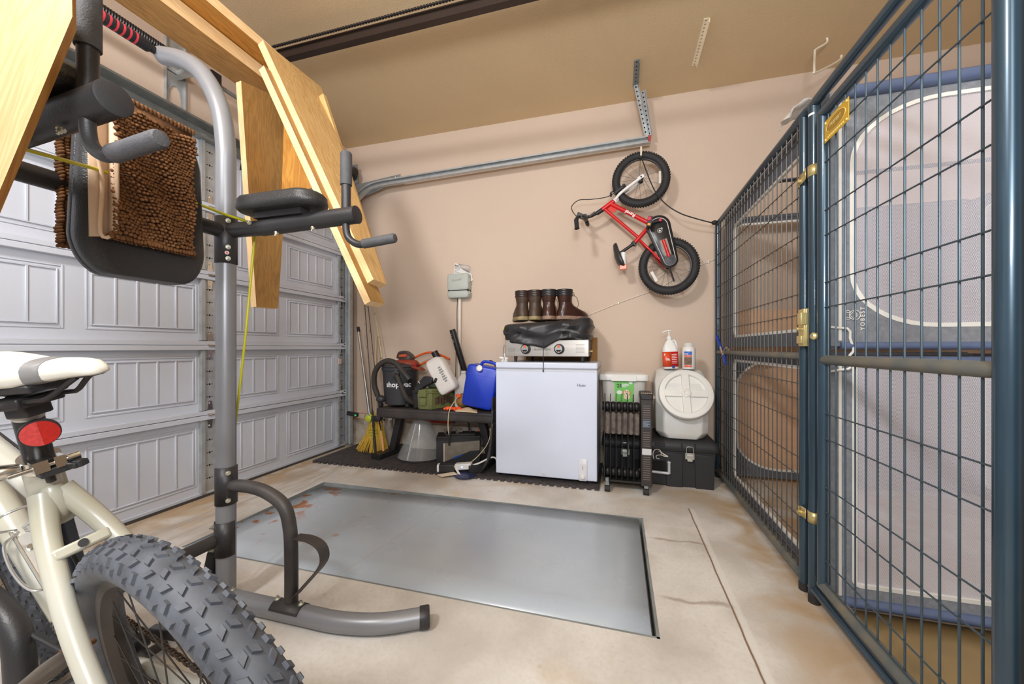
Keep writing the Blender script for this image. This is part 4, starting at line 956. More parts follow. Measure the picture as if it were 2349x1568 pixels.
m = MB(); m.tube(smooth_path([tp-e1*.02+e3*.03, tp+e1*.0+e3*.045, tp+e1*.03+e3*.03, tp+e1*.05+e3*.005], 5), .006, 8); m.build('can_strap', M_rub, bc)
m = MB(); m.obox(c+e1*.13+e3*.26-y_*.001, e1, y_, e3, .118, .001, .0012); m.build('can_seam', P('blue_light', (70, 104, 214), .4), bc, smooth=False)
# white jug standing behind
wj = thing('white_jug', 'upright white plastic jug standing behind the blue container', 'jug', (-1.22, 2.98, BT))
m = MB(); rg = []
for z, w in ((.432, .062), (.445, .068), (.60, .068), (.65, .055), (.69, .030), (.70, .020), (.715, .020)): rg.append([V((-1.258+p[0], 2.985+p[1]*.7, z)) for p in rrect(0, 0, w, w, w*.45, 4)])
m.loft(rg).build('jug_body', M_jug, wj, ang=45); MB().lathe([(.022, .713), (.023, .715), (.023, .732), (.015, .735)], (-1.258, 2.985, 0), (0, 0, 1), 18).build('jug_cap', M_white, wj)
# ================================================================ under the bench
M_clear = P('clear_plastic', (214, 214, 212), .12, alpha=.28, coat=.5)
N, L, b = nodes(M_clear)
kx, ky = -1.605, 2.90; m = MB()
prof = [(.062, .335), (.070, .318), (.13, .17), (.198, MT+.014)]
n_ = 44; vs = []; fs = []
for (r, z) in prof:
    for j in range(n_): vs.append((kx+r*math.cos(2*PI*j/n_), ky+r*math.sin(2*PI*j/n_), z))
for i in range(len(prof)-1):
    for j in range(n_): fs.append((i*n_+j, i*n_+(j+1) % n_, (i+1)*n_+(j+1) % n_, (i+1)*n_+j))
cone = thing('recovery_cone', 'clear plastic pet cone standing under the bench', 'pet cone', (kx, ky, MT))
m.add(vs, fs); m.build('cone_sheet', M_clear, cone)
m = MB(); m.tube([(kx+.199*math.cos(2*PI*j/44), ky+.199*math.sin(2*PI*j/44), MT+.0045) for j in range(44)], .004, 6, closed=True); m.build('rim_binding', M_rub, cone)
m = MB(); m.tube([(kx+.063*math.cos(2*PI*j/30), ky+.063*math.sin(2*PI*j/30), .338) for j in range(30)], .005, 6, closed=True); m.build('neck_binding', P('binding_clear', (210, 206, 200), .4), cone)
m = MB(); m.bar((kx-.005, ky-.075, .30), (kx-.012, ky-.200, .03), .004, .022, (0, 1, .5)); m.build('seam_strip', P('seam_clear', (240, 240, 238), .2, alpha=.7), cone)
# battery charger / jump starter
jb = thing('car_battery', 'black car battery with grey label and looped carry handle under the bench', 'battery', (-1.24, 2.80, MT)); ex = V((.93, .36, 0)).normalized(); ey = V((-.36, .93, 0)).normalized(); j0 = V((-1.365, 2.70, 0))
def jp(x, y, z): return j0+ex*x+ey*y+V((0, 0, z))
def jbox(m, x0, x1, y0, y1, z0, z1): return m.hexa([jp(x0, y0, z0), jp(x1, y0, z0), jp(x1, y1, z0), jp(x0, y1, z0), jp(x0, y0, z1), jp(x1, y0, z1), jp(x1, y1, z1), jp(x0, y1, z1)])
m = MB(); jbox(m, 0, .34, 0, .17, MT, .215); m.build('case', M_black, jb, bevel=.004)
m = MB(); jbox(m, -.004, .344, -.004, .174, .215, .222); jbox(m, -.003, .343, -.003, .173, .205, .210); jbox(m, 0, .34, 0, .17, .222, .236); jbox(m, .07, .30, .03, .13, .236, .250); m.build('case_lid', M_blackm, jb, bevel=.002)
m = MB(); m.add([jp(.055, -.002, .185), jp(.335, -.002, .200), jp(.335, -.002, .125), jp(.26, -.002, .12), jp(.20, -.002, .095), jp(.07, -.002, .045), jp(.055, -.002, .04)], [tuple(range(7))]); m.build('label', P('battery_label', (122, 112, 100), .6, var=.2, sc=20), jb, smooth=False)
m = MB(); m.add([jp(.055, -.0025, .185), jp(.063, -.0025, .185), jp(.063, -.0025, .045), jp(.055, -.0025, .04)], [(0, 1, 2, 3)]); m.build('label_edge', P('label_white', (214, 196, 176), .6), jb, smooth=False)
m = MB(); m.add([jp(.13, -.003, .072), jp(.20, -.003, .098), jp(.20, -.003, .088), jp(.13, -.003, .060)], [(0, 1, 2, 3)]); m.build('blue_stripe', P('blue_stripe', (18, 70, 170), .4), jb, smooth=False)
m = MB(); hpz = smooth_path([jp(.10, -.006, .17), jp(.105, -.006, .27), jp(.14, .05, .345), jp(.20, .08, .355), jp(.245, .11, .325), jp(.255, .12, .25)], 5); m.tube(hpz, .008, 8); m.build('carry_strap', M_rub, jb)
m = MB(); 
for x in (.06, .26): m.lathe([(.010, .236), (.010, .262), (.007, .266)], jp(x, .12, 0), (0, 0, 1), 12)
m.cyl(jp(.16, .06, .248), jp(.16, .06, .275), .014, 10); m.obox(jp(.18, .06, .27), ex, ey, (0, 0, 1), .02, .012, .012); m.build('terminal', P('terminal', (90, 84, 76), .5, .5), jb)
m = MB(); m.ell((-1.075, 2.90, .265), (.016, .016, .014), 12, 8); o = m.build('orange_knob', M_orange, jb)
# long grey bar behind and dark panels by the freezer
o = MB().bar((-1.10, 2.98, .165), (-.86, 3.0, .225), .05, .085).build('grey_case', P('case_grey', (112, 106, 100), .6, var=.15, sc=14), bevel=.006); solo(o, 'grey rectangular case lying behind the bench leg beside the freezer', 'case')
for i in range(3):
    x0 = -.905+.014*i
    pts_ = [(x0-.115+.018*i, 2.60+.0*i, MT+.001), (x0-.04, 2.62, .09), (x0+.0, 2.66, .19), (x0+.01, 2.70, .62)]
    m = MB(); sp = smooth_path([(x0-.125+.016*i, 2.66-.03*i, MT+.012), (x0-.06, 2.655-.03*i, .06), (x0-.018, 2.66-.03*i, .16), (x0, 2.67-.03*i, .35), (x0+.004, 2.68-.03*i, .56-.09*i)], 6)
    rg = [[p+V((-.003, 0, 0)), p+V((.003, 0, 0)), p+V((.003, .30, 0)), p+V((-.003, .30, 0))] for p in sp]
    m.loft(rg); o = m.build('rubber_sheet', P('rubber_panel', (58, 53, 52), .6, var=.15)); solo(o, ('dark curled rubber sheet, left most of three beside the freezer', 'dark curled rubber sheet in the middle of three beside the freezer', 'dark curled rubber sheet pressed right against the freezer side')[i], 'rubber sheet', 'rubber sheets beside the freezer')
# power adaptor on the floor mat
pa = thing('power_adaptor', 'white plug in power adaptor with small blue light on the mat', 'adaptor', (-1.12, 2.60, MT))
q_ = V((-1.10, 2.615, MT+.045)); a1 = V((.97, .12, .1)).normalized(); a2 = V((-.1, .97, 0)).normalized()
MB().obox(q_, a1, a2, a1.cross(a2), .062, .028, .022).build('adaptor_body', M_white, pa, bevel=.006)
MB().ell(q_-a2*.029+a1*(-.005), (.005, .003, .005), 10, 6).build('status_light', P('blue_led', (120, 150, 255), .3, emis=6), pa)
MB().tube(smooth_path([q_+a1*.06, q_+a1*.12+V((0, 0, .015)), q_+a1*.20+V((0, .02, .045)), q_+a1*.235+V((0, .03, .03)), q_+a1*.24+V((0, .03, -.02))], 6), .0062, 8).build('thick_cord', M_white, pa)
MB().tube(smooth_path([q_+a1*.05+V((0, 0, .02)), q_+a1*.10+V((0, .02, .06)), q_+a1*.15+V((0, .05, .12)), q_+a1*.17+V((0, .08, .18)), q_+a1*.16+V((0, .12, .24))], 6), .0028, 6).build('thin_cord', P('cord_cream', (222, 200, 160), .7), pa)
sb = thing('power_strip', 'black plug block with white ends and cards lying on the mat', 'power strip', (-1.22, 2.60, MT))
MB().bar((-1.275, 2.575, MT+.030), (-1.16, 2.60, MT+.032), .06, .058).build('block', M_black, sb, bevel=.006)
MB().bar((-1.292, 2.57, MT+.030), (-1.272, 2.576, MT+.030), .05, .055).build('white_end', M_white, sb, bevel=.006)
MB().prism([(-1.26, 2.46+.045, MT+.001), (-1.21, 2.47, MT+.001), (-1.11, 2.53, MT+.008), (-1.16, 2.575, MT+.008)], (0, 0, .0015)).build('paper_tag', P('tag_cream', (232, 216, 190), .7), sb, smooth=False)
MB().prism([(-1.155, 2.56, MT+.055), (-1.13, 2.545, MT+.055), (-1.085, 2.52, MT+.012), (-1.11, 2.53, MT+.012)], (0, .002, .002)).build('paper_tag', M_white, sb, smooth=False)
MB().bar((-1.06, 2.60, MT+.03), (-.98, 2.68, MT+.03), .07, .058).build('black_adaptor', M_black, sb, bevel=.004)
MB().lathe([(.0, .001), (.075, .001), (.078, .006), (.0, .010)], (-1.06, 2.545, MT), (0, 0, 1), 24).build('blue_dish', P('navy', (44, 48, 84), .4), sb)
# ================================================================ corner: rods, pole, broom
br = thing('straw_broom', 'yellow straw broom standing head down in the corner by the door track', 'broom', (-2.03, 2.86, MT))
M_str = P('broom_straw', (206, 162, 44), .8, var=.25, sc=70, col2=(228, 192, 84), stretch=(1, 1, .1))
m = MB(); rb = random.Random(2)
topc = V((-2.045, 2.90, .31))
for i in range(520):
    u = rb.uniform(-1, 1); w = rb.uniform(-1, 1)
    p0 = topc+V((u*.045, w*.018, rb.uniform(-.01, .02))); p1 = topc+V((u*.085, w*.026-.01, -.13)); p2 = topc+V((u*.13-.005-.03*(1 if u < -.3 else 0)+rb.uniform(-.012, .012), w*.035-.03+rb.uniform(-.01, .01), -.297+abs(u)*.012+rb.uniform(0, .03)))
    m.tube([p0, p1, p2], [.0022, .0022, .0012], 4, cap=False)
m.build('bristles', M_str, br)
m = MB(); rg = []
for z, w in ((-.20, .098), (-.10, .072), (-.02, .052), (.02, .034), (.05, .018)): rg.append([topc+V((w*math.cos(a), .026*math.sin(a)*(.7+w*3)-.004, z)) for a in [2*PI*j/20 for j in range(20)]])
m.loft(rg).build('bristle_core', M_str, br)
m = MB()
for z, w in ((-.095, .076), (-.118, .081), (-.141, .086)): m.tube([topc+V((w*math.cos(a), .034*math.sin(a)-.008, z+.004*math.sin(3*a))) for a in [2*PI*j/28 for j in range(28)]], .0035, 6, closed=True)
m.build('stitching', P('stitch_green', (168, 172, 40), .6), br)
MB().tube([topc+V((0, 0, .03)), (-2.14, 3.02, .80), (-2.16, 3.06, 1.02)], .0105, 12).build('handle', P('broom_handle', (196, 172, 140), .5), br)
pl_ = thing('telescopic_pole', 'grey aluminium pole with black tip leaning in the corner', 'pole', (-2.13, 2.9, MT))
MB().tube([(-2.130, 2.93, .30), (-2.295, 2.99, 1.08)], .0125, 14).build('pole_tube', P('pole_alloy', (170, 166, 160), .3, .7), pl_)
MB().tube([(-2.293, 2.99, 1.075), (-2.303, 2.993, 1.12)], .014, 14).build('pole_tip', M_rub, pl_)
MB().tube([(-2.130, 2.93, .30), (-2.10, 2.92, MT+.01)], .010, 14).build('pole_end', M_dk, pl_)
def rod(p0, p1, lab, handle_c, rodc, reelc, reelpos, flip=1):
    p0 = V(p0); p1 = V(p1); d = (p1-p0).normalized(); L_ = (p1-p0).length
    r_ = thing('fishing_rod', lab, 'fishing rod', p0)
    MB().tube([p0+d*.34, p0+d*.7, p1], [.0052, .0042, .0022], 8).build('blank', rodc, r_)
    MB().tube([p0, p0+d*.02, p0+d*.12, p0+d*.13, p0+d*.20, p0+d*.21, p0+d*.33, p0+d*.35], [.010, .012, .0115, .0085, .0085, .011, .010, .006], 12).build('rod_handle', handle_c, r_)
    m = MB()
    for k in (.50, .62, .76, .90): q = p0+d*(L_*k); m.tube([q+V((0, -.010, 0))+V((.008*math.cos(a), 0, .008*math.sin(a))) for a in [2*PI*j/10 for j in range(10)]], .0012, 5, closed=True)
    m.build('line_guide', M_blackm, r_)
    rp = V(reelpos); s_ = V((.2, -1, 0)).normalized()
    m = MB(); m.cyl(p0+d*.165, rp, .005, 8); m.lathe([(.0, -.026), (.030, -.024), (.030, 0), (.018, .008), (.018, .026), (.028, .030), (.028, .038), (.012, .044)], rp, s_, 18); m.build('reel', reelc, r_)
    m = MB(); m.tube(smooth_path([rp+V((.025, 0, .0)), rp+V((.034, -.03, .012)), rp+V((0, -.045, .035)), rp+V((-.034, -.03, .012)), rp+V((-.025, 0, 0))], 5), .0022, 6); m.build('reel_bail', M_chrome, r_)
    m = MB(); m.cyl(rp, rp+V((.05, 0, -.012)), .004, 8); m.ell(rp+V((.055, 0, -.012)), (.008, .008, .012), 10, 6); m.build('reel_crank', M_blackm, r_)
M_rodd = P('rod_blank', (46, 42, 40), .35, .2)
rod((-1.945, 2.745, .065), (-2.335, 3.08, 1.80), 'dark fishing rod with yellow green spinning reel, nearest the broom', M_rub, M_rodd, P('reel_green', (186, 200, 60), .3, .4), (-2.035, 2.80, .335))
rod((-1.905, 2.80, .06), (-2.32, 3.10, 1.70), 'fishing rod with cork handle and black reel behind the bench leg', P('cork', (204, 150, 96), .8, var=.2, sc=60), M_rodd, M_blackm, (-1.945, 2.79, .34))
rod((-1.87, 2.93, .05), (-2.27, 3.11, 1.62), 'pale yellow fishing rod leaning closest to the vacuum', P('rod_grip_grey', (120, 116, 112), .5), P('rod_yellow', (206, 200, 120), .4), P('reel_silver', (190, 190, 188), .3, .7), (-1.90, 2.90, .33))
# door sensor
se = thing('door_sensor', 'small black garage door photo eye on bracket low in the corner', 'sensor', (-2.40, 2.98, .28))
MB().bar((-2.42, 3.0, .325), (-2.30, 2.98, .315), .03, .035).build('sensor_body', M_black, se, bevel=.004); MB().cyl((-2.305, 2.962, .315), (-2.305, 2.956, .315), .009, 12).build('sensor_lens', P('lens_green', (60, 200, 110), .2, emis=.4), se)
o = MB().box(-2.466, -2.46, 2.93, 2.965, .78, .83).build('warning_sticker', P('paper_pink', (220, 190, 176), .6)); o.parent = door; o.location = -root_loc(door)
# ================================================================ irrigation box and conduit on the wall
M_box = P('box_grey', (182, 186, 178), .5, var=.03)
cb = thing('control_box', 'grey sprinkler control box with conduit mounted on the back wall', 'control box', (-1.35, 3.12, .30))
def bx(m, z0, z1, k=0): m.loft([[V((-1.350+p[0], y, (z0+z1)/2+p[1])) for p in rrect(0, 0, .100-d, (z1-z0)/2-d*.3, .022, 5)] for y, d in ((3.149, 0), (3.085, 0), (3.074, .004), (3.070, .014))])
m = MB(); bx(m, 1.432, 1.578); m.build('box_cover', M_box, cb, ang=50)
m = MB(); bx(m, 1.365, 1.428); m.build('box_base', M_box, cb, ang=50)
m = MB(); m.box(-1.445, -1.255, 3.078, 3.149, 1.426, 1.434); m.build('box_seam', M_dark, cb)
m = MB(); 
for z in (1.395, 1.50): m.box(-1.252, -1.243, 3.085, 3.10, z, z+.03); 
m.build('box_latch', M_box, cb, bevel=.002)
m = MB(); m.text('Hunter', (-1.405, 3.0695, 1.505), (1, 0, .12), (-.12, 0, 1), .034, .0004, bold=.0002); m.build('lettering', P('emboss_grey', (150, 154, 146), .5), cb, smooth=False)
m = MB(); m.tube([(-1.352, 3.125, 1.37), (-1.356, 3.125, .9), (-1.372, 3.125, .30)], .0150, 14); m.build('conduit', P('conduit_cream', (226, 216, 200), .5), cb)
m = MB(); m.tube(smooth_path([(-1.362, 3.10, 1.37), (-1.372, 3.11, 1.25), (-1.376, 3.12, 1.05), (-1.384, 3.12, .95), (-1.388, 3.12, .75), (-1.384, 3.10, .60)], 5), .0028, 6); m.build('black_wire', M_rub, cb)
pm = thing('paper_manual', 'white printed leaflet tucked behind the top of the control box', 'leaflet', (-1.33, 3.13, 1.55))
m = MB(); m.prism([(-1.422, 3.140, 1.55), (-1.405, 3.140, 1.682), (-1.262, 3.140, 1.650), (-1.232, 3.140, 1.52), (-1.30, 3.140, 1.50)], (0, -.002, 0)); m.build('leaflet_sheet', P('paper_white', (232, 228, 222), .8), pm, smooth=False)
m = MB(); m.add([(-1.372, 3.137, 1.676), (-1.262, 3.13, 1.650), (-1.25, 3.105, 1.59), (-1.29, 3.10, 1.61), (-1.335, 3.12, 1.63)], [(0, 1, 2, 3, 4)]); m.build('leaflet_curl', P('paper_grey', (208, 200, 194), .8), pm, solid=.001)
m = MB(); m.text('RAC', (-1.405, 3.1365, 1.655), (1, 0, -.15), (.15, 0, 1), .020, .0005, bold=.0008)
for i, w in enumerate((.07, .06, .05, .02, .05, .02)): m.box(-1.407, -1.407+w, 3.1368, 3.1372, 1.642-.011*i, 1.6445-.011*i)
m.build('lettering', P('ink', (60, 58, 60), .8), pm, smooth=False)
m = MB(); m.box(-1.395, -1.36, 3.136, 3.137, 1.575, 1.588); m.build('yellow_tab', P('tab_yellow', (230, 210, 80), .7), pm, smooth=False)
wc = thing('wall_cable', 'thin beige cable stapled diagonally across the back wall under the red bike', 'cable', (.2, 3.145, 1.19))
m = MB(); cp = [(-.30, 3.145, 1.17), (-.234, 3.145, 1.195), (.0, 3.144, 1.285), (.264, 3.144, 1.376), (.30, 3.144, 1.385), (.46, 3.144, 1.49), (.647, 3.144, 1.572), (.85, 3.144, 1.66)]
m.tube(cp, .0038, 8); m.build('cable', P('cable_beige', (226, 212, 196), .6), wc)
m = MB(); 
for i in (2, 4, 6): m.box(cp[i][0]-.004, cp[i][0]+.004, 3.139, 3.149, cp[i][2]-.008, cp[i][2]+.008)
m.build('cable_clip', M_white, wc)
# ================================================================ chest freezer
M_frz = P('freezer_white', (212, 218, 234), .32, var=.015, bump=.04, bs=250, coat=.2)
fz = thing('chest_freezer', 'small white chest freezer standing on the mat in the middle of the back wall', 'freezer', (-.49, 2.87, MT)); fx0, fx1, fy0, fy1 = -.846, -.137, 2.600, 3.13
m = MB(); m.box(fx0, fx1, fy0, fy1, .035, .775); m.build('cabinet', M_frz, fz, bevel=.006, seg=3)
m = MB(); m.box(fx0+.002, fx1-.002, fy0+.006, fy1-.004, .772, .785); m.build('lid_gasket', P('gasket', (176, 174, 176), .6), fz)
m = MB(); m.box(fx0-.002, fx1+.004, fy0-.006, fy1, .785, .828); m.build('lid', M_frz, fz, bevel=.010, seg=3)
m = MB(); m.box(fx0, fx1, fy0-.001, fy0+.01, .765, .771); m.build('rim_line', P('freezer_shadow', (196, 198, 206), .5), fz)
for (x, y) in ((fx0+.05, fy0+.05), (fx1-.05, fy0+.05), (fx0+.05, fy1-.05), (fx1-.05, fy1-.05)): MB().cyl((x, y, MT), (x, y, .04), .018, 12).build('foot', M_black, fz)
m = MB(); m.text('Haier', (-.270, fy0-.0002, .668), (1, 0, 0), (0, 0, 1), .027, .0008, bold=.0003); m.build('lettering', P('logo_grey', (120, 120, 126), .3, .6), fz, smooth=False)
m = MB(); m.loft([[V((-.231+p[0], y, .108+p[1])) for p in rrect(0, 0, .030-d, .074-d, .012, 4)] for y, d in ((fy0+.002, 0), (fy0-.003, 0), (fy0-.005, .002))]); m.loft([[V((-.229+p[0], y, .098+p[1])) for p in rrect(0, 0, .021, .050, .006, 4)] for y in (fy0-.005, fy0-.007)]); m.build('control_panel', P('panel_white', (216, 216, 220), .35), fz, ang=50)
m = MB(); m.lathe([(.015, 0), (.016, .004), (.014, .010), (0, .011)], (-.231, fy0-.006, .066), (0, -1, 0), 20); m.build('thermostat_knob', M_white, fz); MB().box(-.233, -.229, fy0-.009, fy0-.006, .11, .135).build('indicator', P('slot_grey', (150, 150, 156), .5), fz)
m = MB(); m.lathe([(.014, 0), (.014, .002), (.011, .003), (.011, .001), (0, .001)], (-.497, fy0, .053), (0, -1, 0), 22); m.build('drain_plug', P('plug_white', (206, 206, 210), .4), fz)
FT = .828
# white plug fitting left end of the lid
sp_ = thing('sprayer_nozzle', 'small white plastic spigot lying on the freezer lid corner', 'spigot', (-.80, 2.75, FT))
m = MB(); m.lathe([(.028, 0), (.030, .006), (.022, .014), (.010, .02), (.010, .045), (.014, .05), (.012, .058)], (-.815, 2.72, FT), (0, 0, 1), 16); m.bar((-.85, 2.70, FT+.03), (-.79, 2.72, FT+.022), .012, .012); m.build('spigot_body', M_white, sp_); MB().bar((-.808, 2.71, FT+.062), (-.785, 2.70, FT+.045), .006, .004).build('spigot_clip', M_black, sp_)
# griddle
gr = thing('tabletop_griddle', 'stainless two burner griddle with black cover on top of the freezer', 'griddle', (-.5, 2.85, FT))
gx0, gx1, gy0, gy1 = -.795, -.195, 2.66, 3.02
m = MB(); m.box(gx0, gx1, gy0, gy0+.02, .868, .985); m.build('front_panel', P('griddle_steel', (205, 198, 190), .28, .85, var=.14, sc=5, stretch=(.3, 1, 6)), gr, bevel=.004)
m = MB(); m.box(gx0+.005, gx1-.005, gy0+.02, gy1, .87, .99); m.build('griddle_body', M_blackm, gr)
m = MB(); m.box(gx0+.008, gx0+.05, gy0-.003, gy0, .873, .90); m.box(gx0+.008, gx0+.10, gy0-.002, gy0, .90, .935)
for (x, y) in ((gx0+.075, gy0+.02), (gx0+.14, gy1-.08), (gx1-.045, gy0+.02), (gx1-.02, gy1-.10)): MB().tube([(x, y, .872), (x, y, FT)], [.014, .010], 12).build('leg', M_rub, gr)
for x in (-.640, -.399):
    m = MB(); m.lathe([(.036, 0), (.037, .004), (.034, .014), (.028, .016), (.027, .030), (.022, .032), (0, .032)], (x, gy0, .921), (0, -1, 0), 28); m.build('knob', M_black, gr)
    m = MB(); m.lathe([(.0255, .0325), (.0255, .034), (0, .034)], (x, gy0, .921), (0, -1, 0), 28); kn = m.build('knob_face', P('knob_chrome', (196, 194, 190), .25, .8), gr)
    m = MB(); m.box(x-.007, x+.007, gy0-.0362, gy0-.034, .930, .948); m.build('knob_marker', P('knob_orange', (226, 84, 44), .5), gr, smooth=False)
    m = MB(); m.prism([(x-.018, gy0-.0345, .914), (x+.018, gy0-.0345, .914), (x+.010, gy0-.0345, .900), (x, gy0-.0345, .904), (x-.010, gy0-.0345, .900)], (0, -.001, 0)); m.build('knob_print', M_dark, gr, smooth=False)
m = MB(); m.text('BLACKSTONE', (-.578, gy0-.0005, .911), (1, 0, 0), (0, 0, 1), .019, .0008, bold=.0003); 
for i in range(7): m.box(gx1-.09, gx1-.03, gy0-.0006, gy0-.0002, .95-.009*i, .952-.009*i)
for i in range(5): m.box(gx0+.025, gx0+.075, gy0-.0006, gy0-.0002, .925-.009*i, .927-.009*i)
m.build('lettering', P('engraved', (110, 104, 98), .5), gr, smooth=False)
m = MB(); m.cyl((gx1+.0, gy0+.06, .905), (gx1+.02, gy0+.06, .905), .006, 8); m.build('side_knob', M_brass, gr)
# cover (cloth)
M_cov = P('cover_black', (46, 45, 47), .42, var=.1, sc=5, bump=.25, bs=60)
cv = thing('griddle_cover', 'crumpled black fabric cover draped over the griddle under the boots', 'cover', (-.5, 2.83, .94))
m = MB(); rings = []; NC = 120
def hem(a, x):
    t = (x+.835)/.665
    f = .952+.010*math.sin(11*t)+.032*(1/(1+math.exp(-(t-.62)*26)))-.020*math.exp(-((t-.50)/.05)**2)
    return f if math.sin(a) < .2 else .975
for k, (zf, kx_, ky_) in enumerate(((0, .945, .92), (.10, .965, .94), (.28, .975, .95), (.42, .965, .935), (.50, .99, .965), (.66, 1.02, 1.0), (.82, 1.015, .995), (.93, .985, .965), (1.0, .93, .88), (1.01, .6, .5), (1.0, .15, .1))):
    ring = []
    for i in range(NC):
        a = 2*PI*i/NC; e_ = .45
        cx_ = math.copysign(abs(math.cos(a))**e_, math.cos(a)); sy_ = math.copysign(abs(math.sin(a))**e_, math.sin(a))
        x = -.503+.322*kx_*cx_; y = 2.832+.205*ky_*sy_
        h0 = hem(a, x); top = 1.112+(.012*math.sin(5*(x+.5)))+(.022*math.exp(-((x+.215)/.05)**2) if zf > .6 else 0); z = h0+(top-h0)*zf
        d = .010*math.sin(22*x+9*zf+3)*(1-abs(zf-.5))+.007*math.sin(47*x-13*zf)*(zf < .9)+.012*math.sin(8*x+14*zf)*(.2 < zf < .9)
        fold = .020*math.exp(-((zf-.55+.9*(x+.5))/.10)**2)-.020*math.exp(-((zf-.38+.7*(x+.5))/.08)**2)
        if k < 9: y += sy_*(d+fold)*1.0; x += cx_*d*.6
        ring.append((x, y, z if k < 10 else 1.118))
    rings.append(ring)
m.loft(rings, False); n0_ = len(m.v)-NC; m.f.append(list(range(n0_, n0_+NC))); m.mi.append(0)
m.build('cover_cloth', M_cov, cv, ang=60, solid=.002)
m = MB(); m.tube(smooth_path([(-.501, 2.603, .965), (-.500, 2.596, .92), (-.500, 2.590, .87), (-.499, 2.588, .82), (-.500, 2.588, .765)], 4), .0026, 6); m.ell((-.500, 2.588, .772), (.005, .005, .010), 8, 6); m.tube(smooth_path([(-.795, 2.64, .95), (-.800, 2.635, .90), (-.795, 2.64, .85), (-.80, 2.64, .832)], 4), .002, 6); m.build('draw_cord', M_rub, cv)
m = MB(); m.box(-.836, -.826, 2.74, 2.78, 1.06, 1.085); m.build('cover_tag', P('tag_yellow', (214, 190, 60), .6), cv)
# panel behind griddle
o = MB().box(-.735, -.16, 3.06, 3.075, FT, 1.01).build('brown_panel', P('brown_cardboard', (150, 108, 58), .8, var=.1)); solo(o, 'brown board standing on the freezer behind the griddle', 'board')
# boots
def boot(x, y, yaw, leather, cuff, lab, sole):
    r_ = thing('leather_boot', lab, 'boot', (x, y, 1.132), 'boots on the griddle cover')
    cs, sn = math.cos(yaw), math.sin(yaw)
    def tf(p): p = V(p); return V((x+p.x*cs-p.y*sn, y+p.x*sn+p.y*cs, 1.132+p.z))  # local: +x = toe direction, y side
    def rg(cx_, hx, hy, z, e=.75, tx=0):
        hy = hy*1.12
        out = []
        for i in range(20):
            a = 2*PI*i/20; c_, s_ = math.cos(a), math.sin(a)
            out.append((cx_+hx*math.copysign(abs(c_)**e, c_), hy*math.copysign(abs(s_)**e, s_), z+tx*c_))
        return out
    m = MB(tf); m.loft([rg(.05, .142, .046, .0), rg(.05, .146, .050, .010), rg(.05, .143, .048, .026)]); m.build('sole', sole, r_, ang=50)
    m = MB(tf); m.loft([rg(.05, .140, .046, .024), rg(.05, .138, .048, .045), rg(.035, .120, .047, .065, .8), rg(.005, .078, .044, .088, .85), rg(-.018, .054, .039, .11, .9), rg(-.022, .050, .038, .13, .9)], True); m.build('vamp', leather, r_, ang=60)
    m = MB(tf); m.loft([rg(-.022, .0505, .0385, .125, .9), rg(-.026, .052, .043, .15, .9), rg(-.027, .055, .047, .175, .9, .004)], False); m.build('shaft', leather, r_, ang=60)
    m = MB(tf)
    for k in range(3): m.loft([rg(-.026, .0555+.0008, .0475, .170+.016*k, .9), rg(-.026, .0595, .0505, .178+.016*k, .9), rg(-.026, .0565, .048, .186+.016*k, .9)], False)
    m.loft([rg(-.026, .056, .048, .214, .9, .003), rg(-.026, .052, .044, .219, .9, .003), rg(-.026, .046, .038, .20, .9)], False); m.build('padded_cuff', cuff, r_, ang=60)
    m = MB(tf); m.add(rg(-.026, .050, .042, .17), [tuple(range(20))]); m.build('lining', M_dark, r_)
    m = MB(tf)
    for k in range(7):
        z = .10+.014*k; xx = .052-.012*min(k, 2)
        m.tube([(xx-.004, -.018, z), (xx+.006, 0, z+.006), (xx-.004, .018, z+.002)], .0022, 6)
        m.ell((xx-.006, -.020, z), (.004, .003, .004), 6, 4); m.ell((xx-.006, .020, z), (.004, .003, .004), 6, 4)
    m.tube(smooth_path([(.032, .01, .20), (.055, .02, .215), (.075, .012, .20), (.06, .0, .175)], 4), .002, 6)
    m.tube(smooth_path([(.032, -.01, .19), (.06, -.035, .16), (.065, -.045, .11), (.055, -.04, .09)], 4), .002, 6)
    m.build('laces', P('laces', (84, 66, 34), .8), r_)
    return r_
L1 = P('boot_brown', (70, 52, 38), .5, var=.2, sc=14, bump=.3, bs=80); L2 = P('boot_dark_brown', (62, 35, 26), .28, var=.15, sc=14); C1 = P('cuff_brown', (52, 36, 32), .35); C2 = P('cuff_black', (40, 39, 42), .35)
SO1 = P('sole_olive', (150, 132, 96), .8, var=.3, sc=40); SO2 = P('sole_tan', (150, 122, 104), .8, var=.3, sc=40)
boot(-.700, 2.78, 2.0, L1, C1, 'worn brown boot at the left end of the row, olive sole', SO1)
boot(-.592, 2.78, 1.55, L1, C1, 'worn brown boot second from the left in the row', SO1)
boot(-.485, 2.77, 1.50, L2, C2, 'polished dark brown boot with black cuff, third from the left', SO2)
boot(-.358, 2.785, .85, L2, C2, 'polished dark brown boot at the right end, toe turned right', SO2)
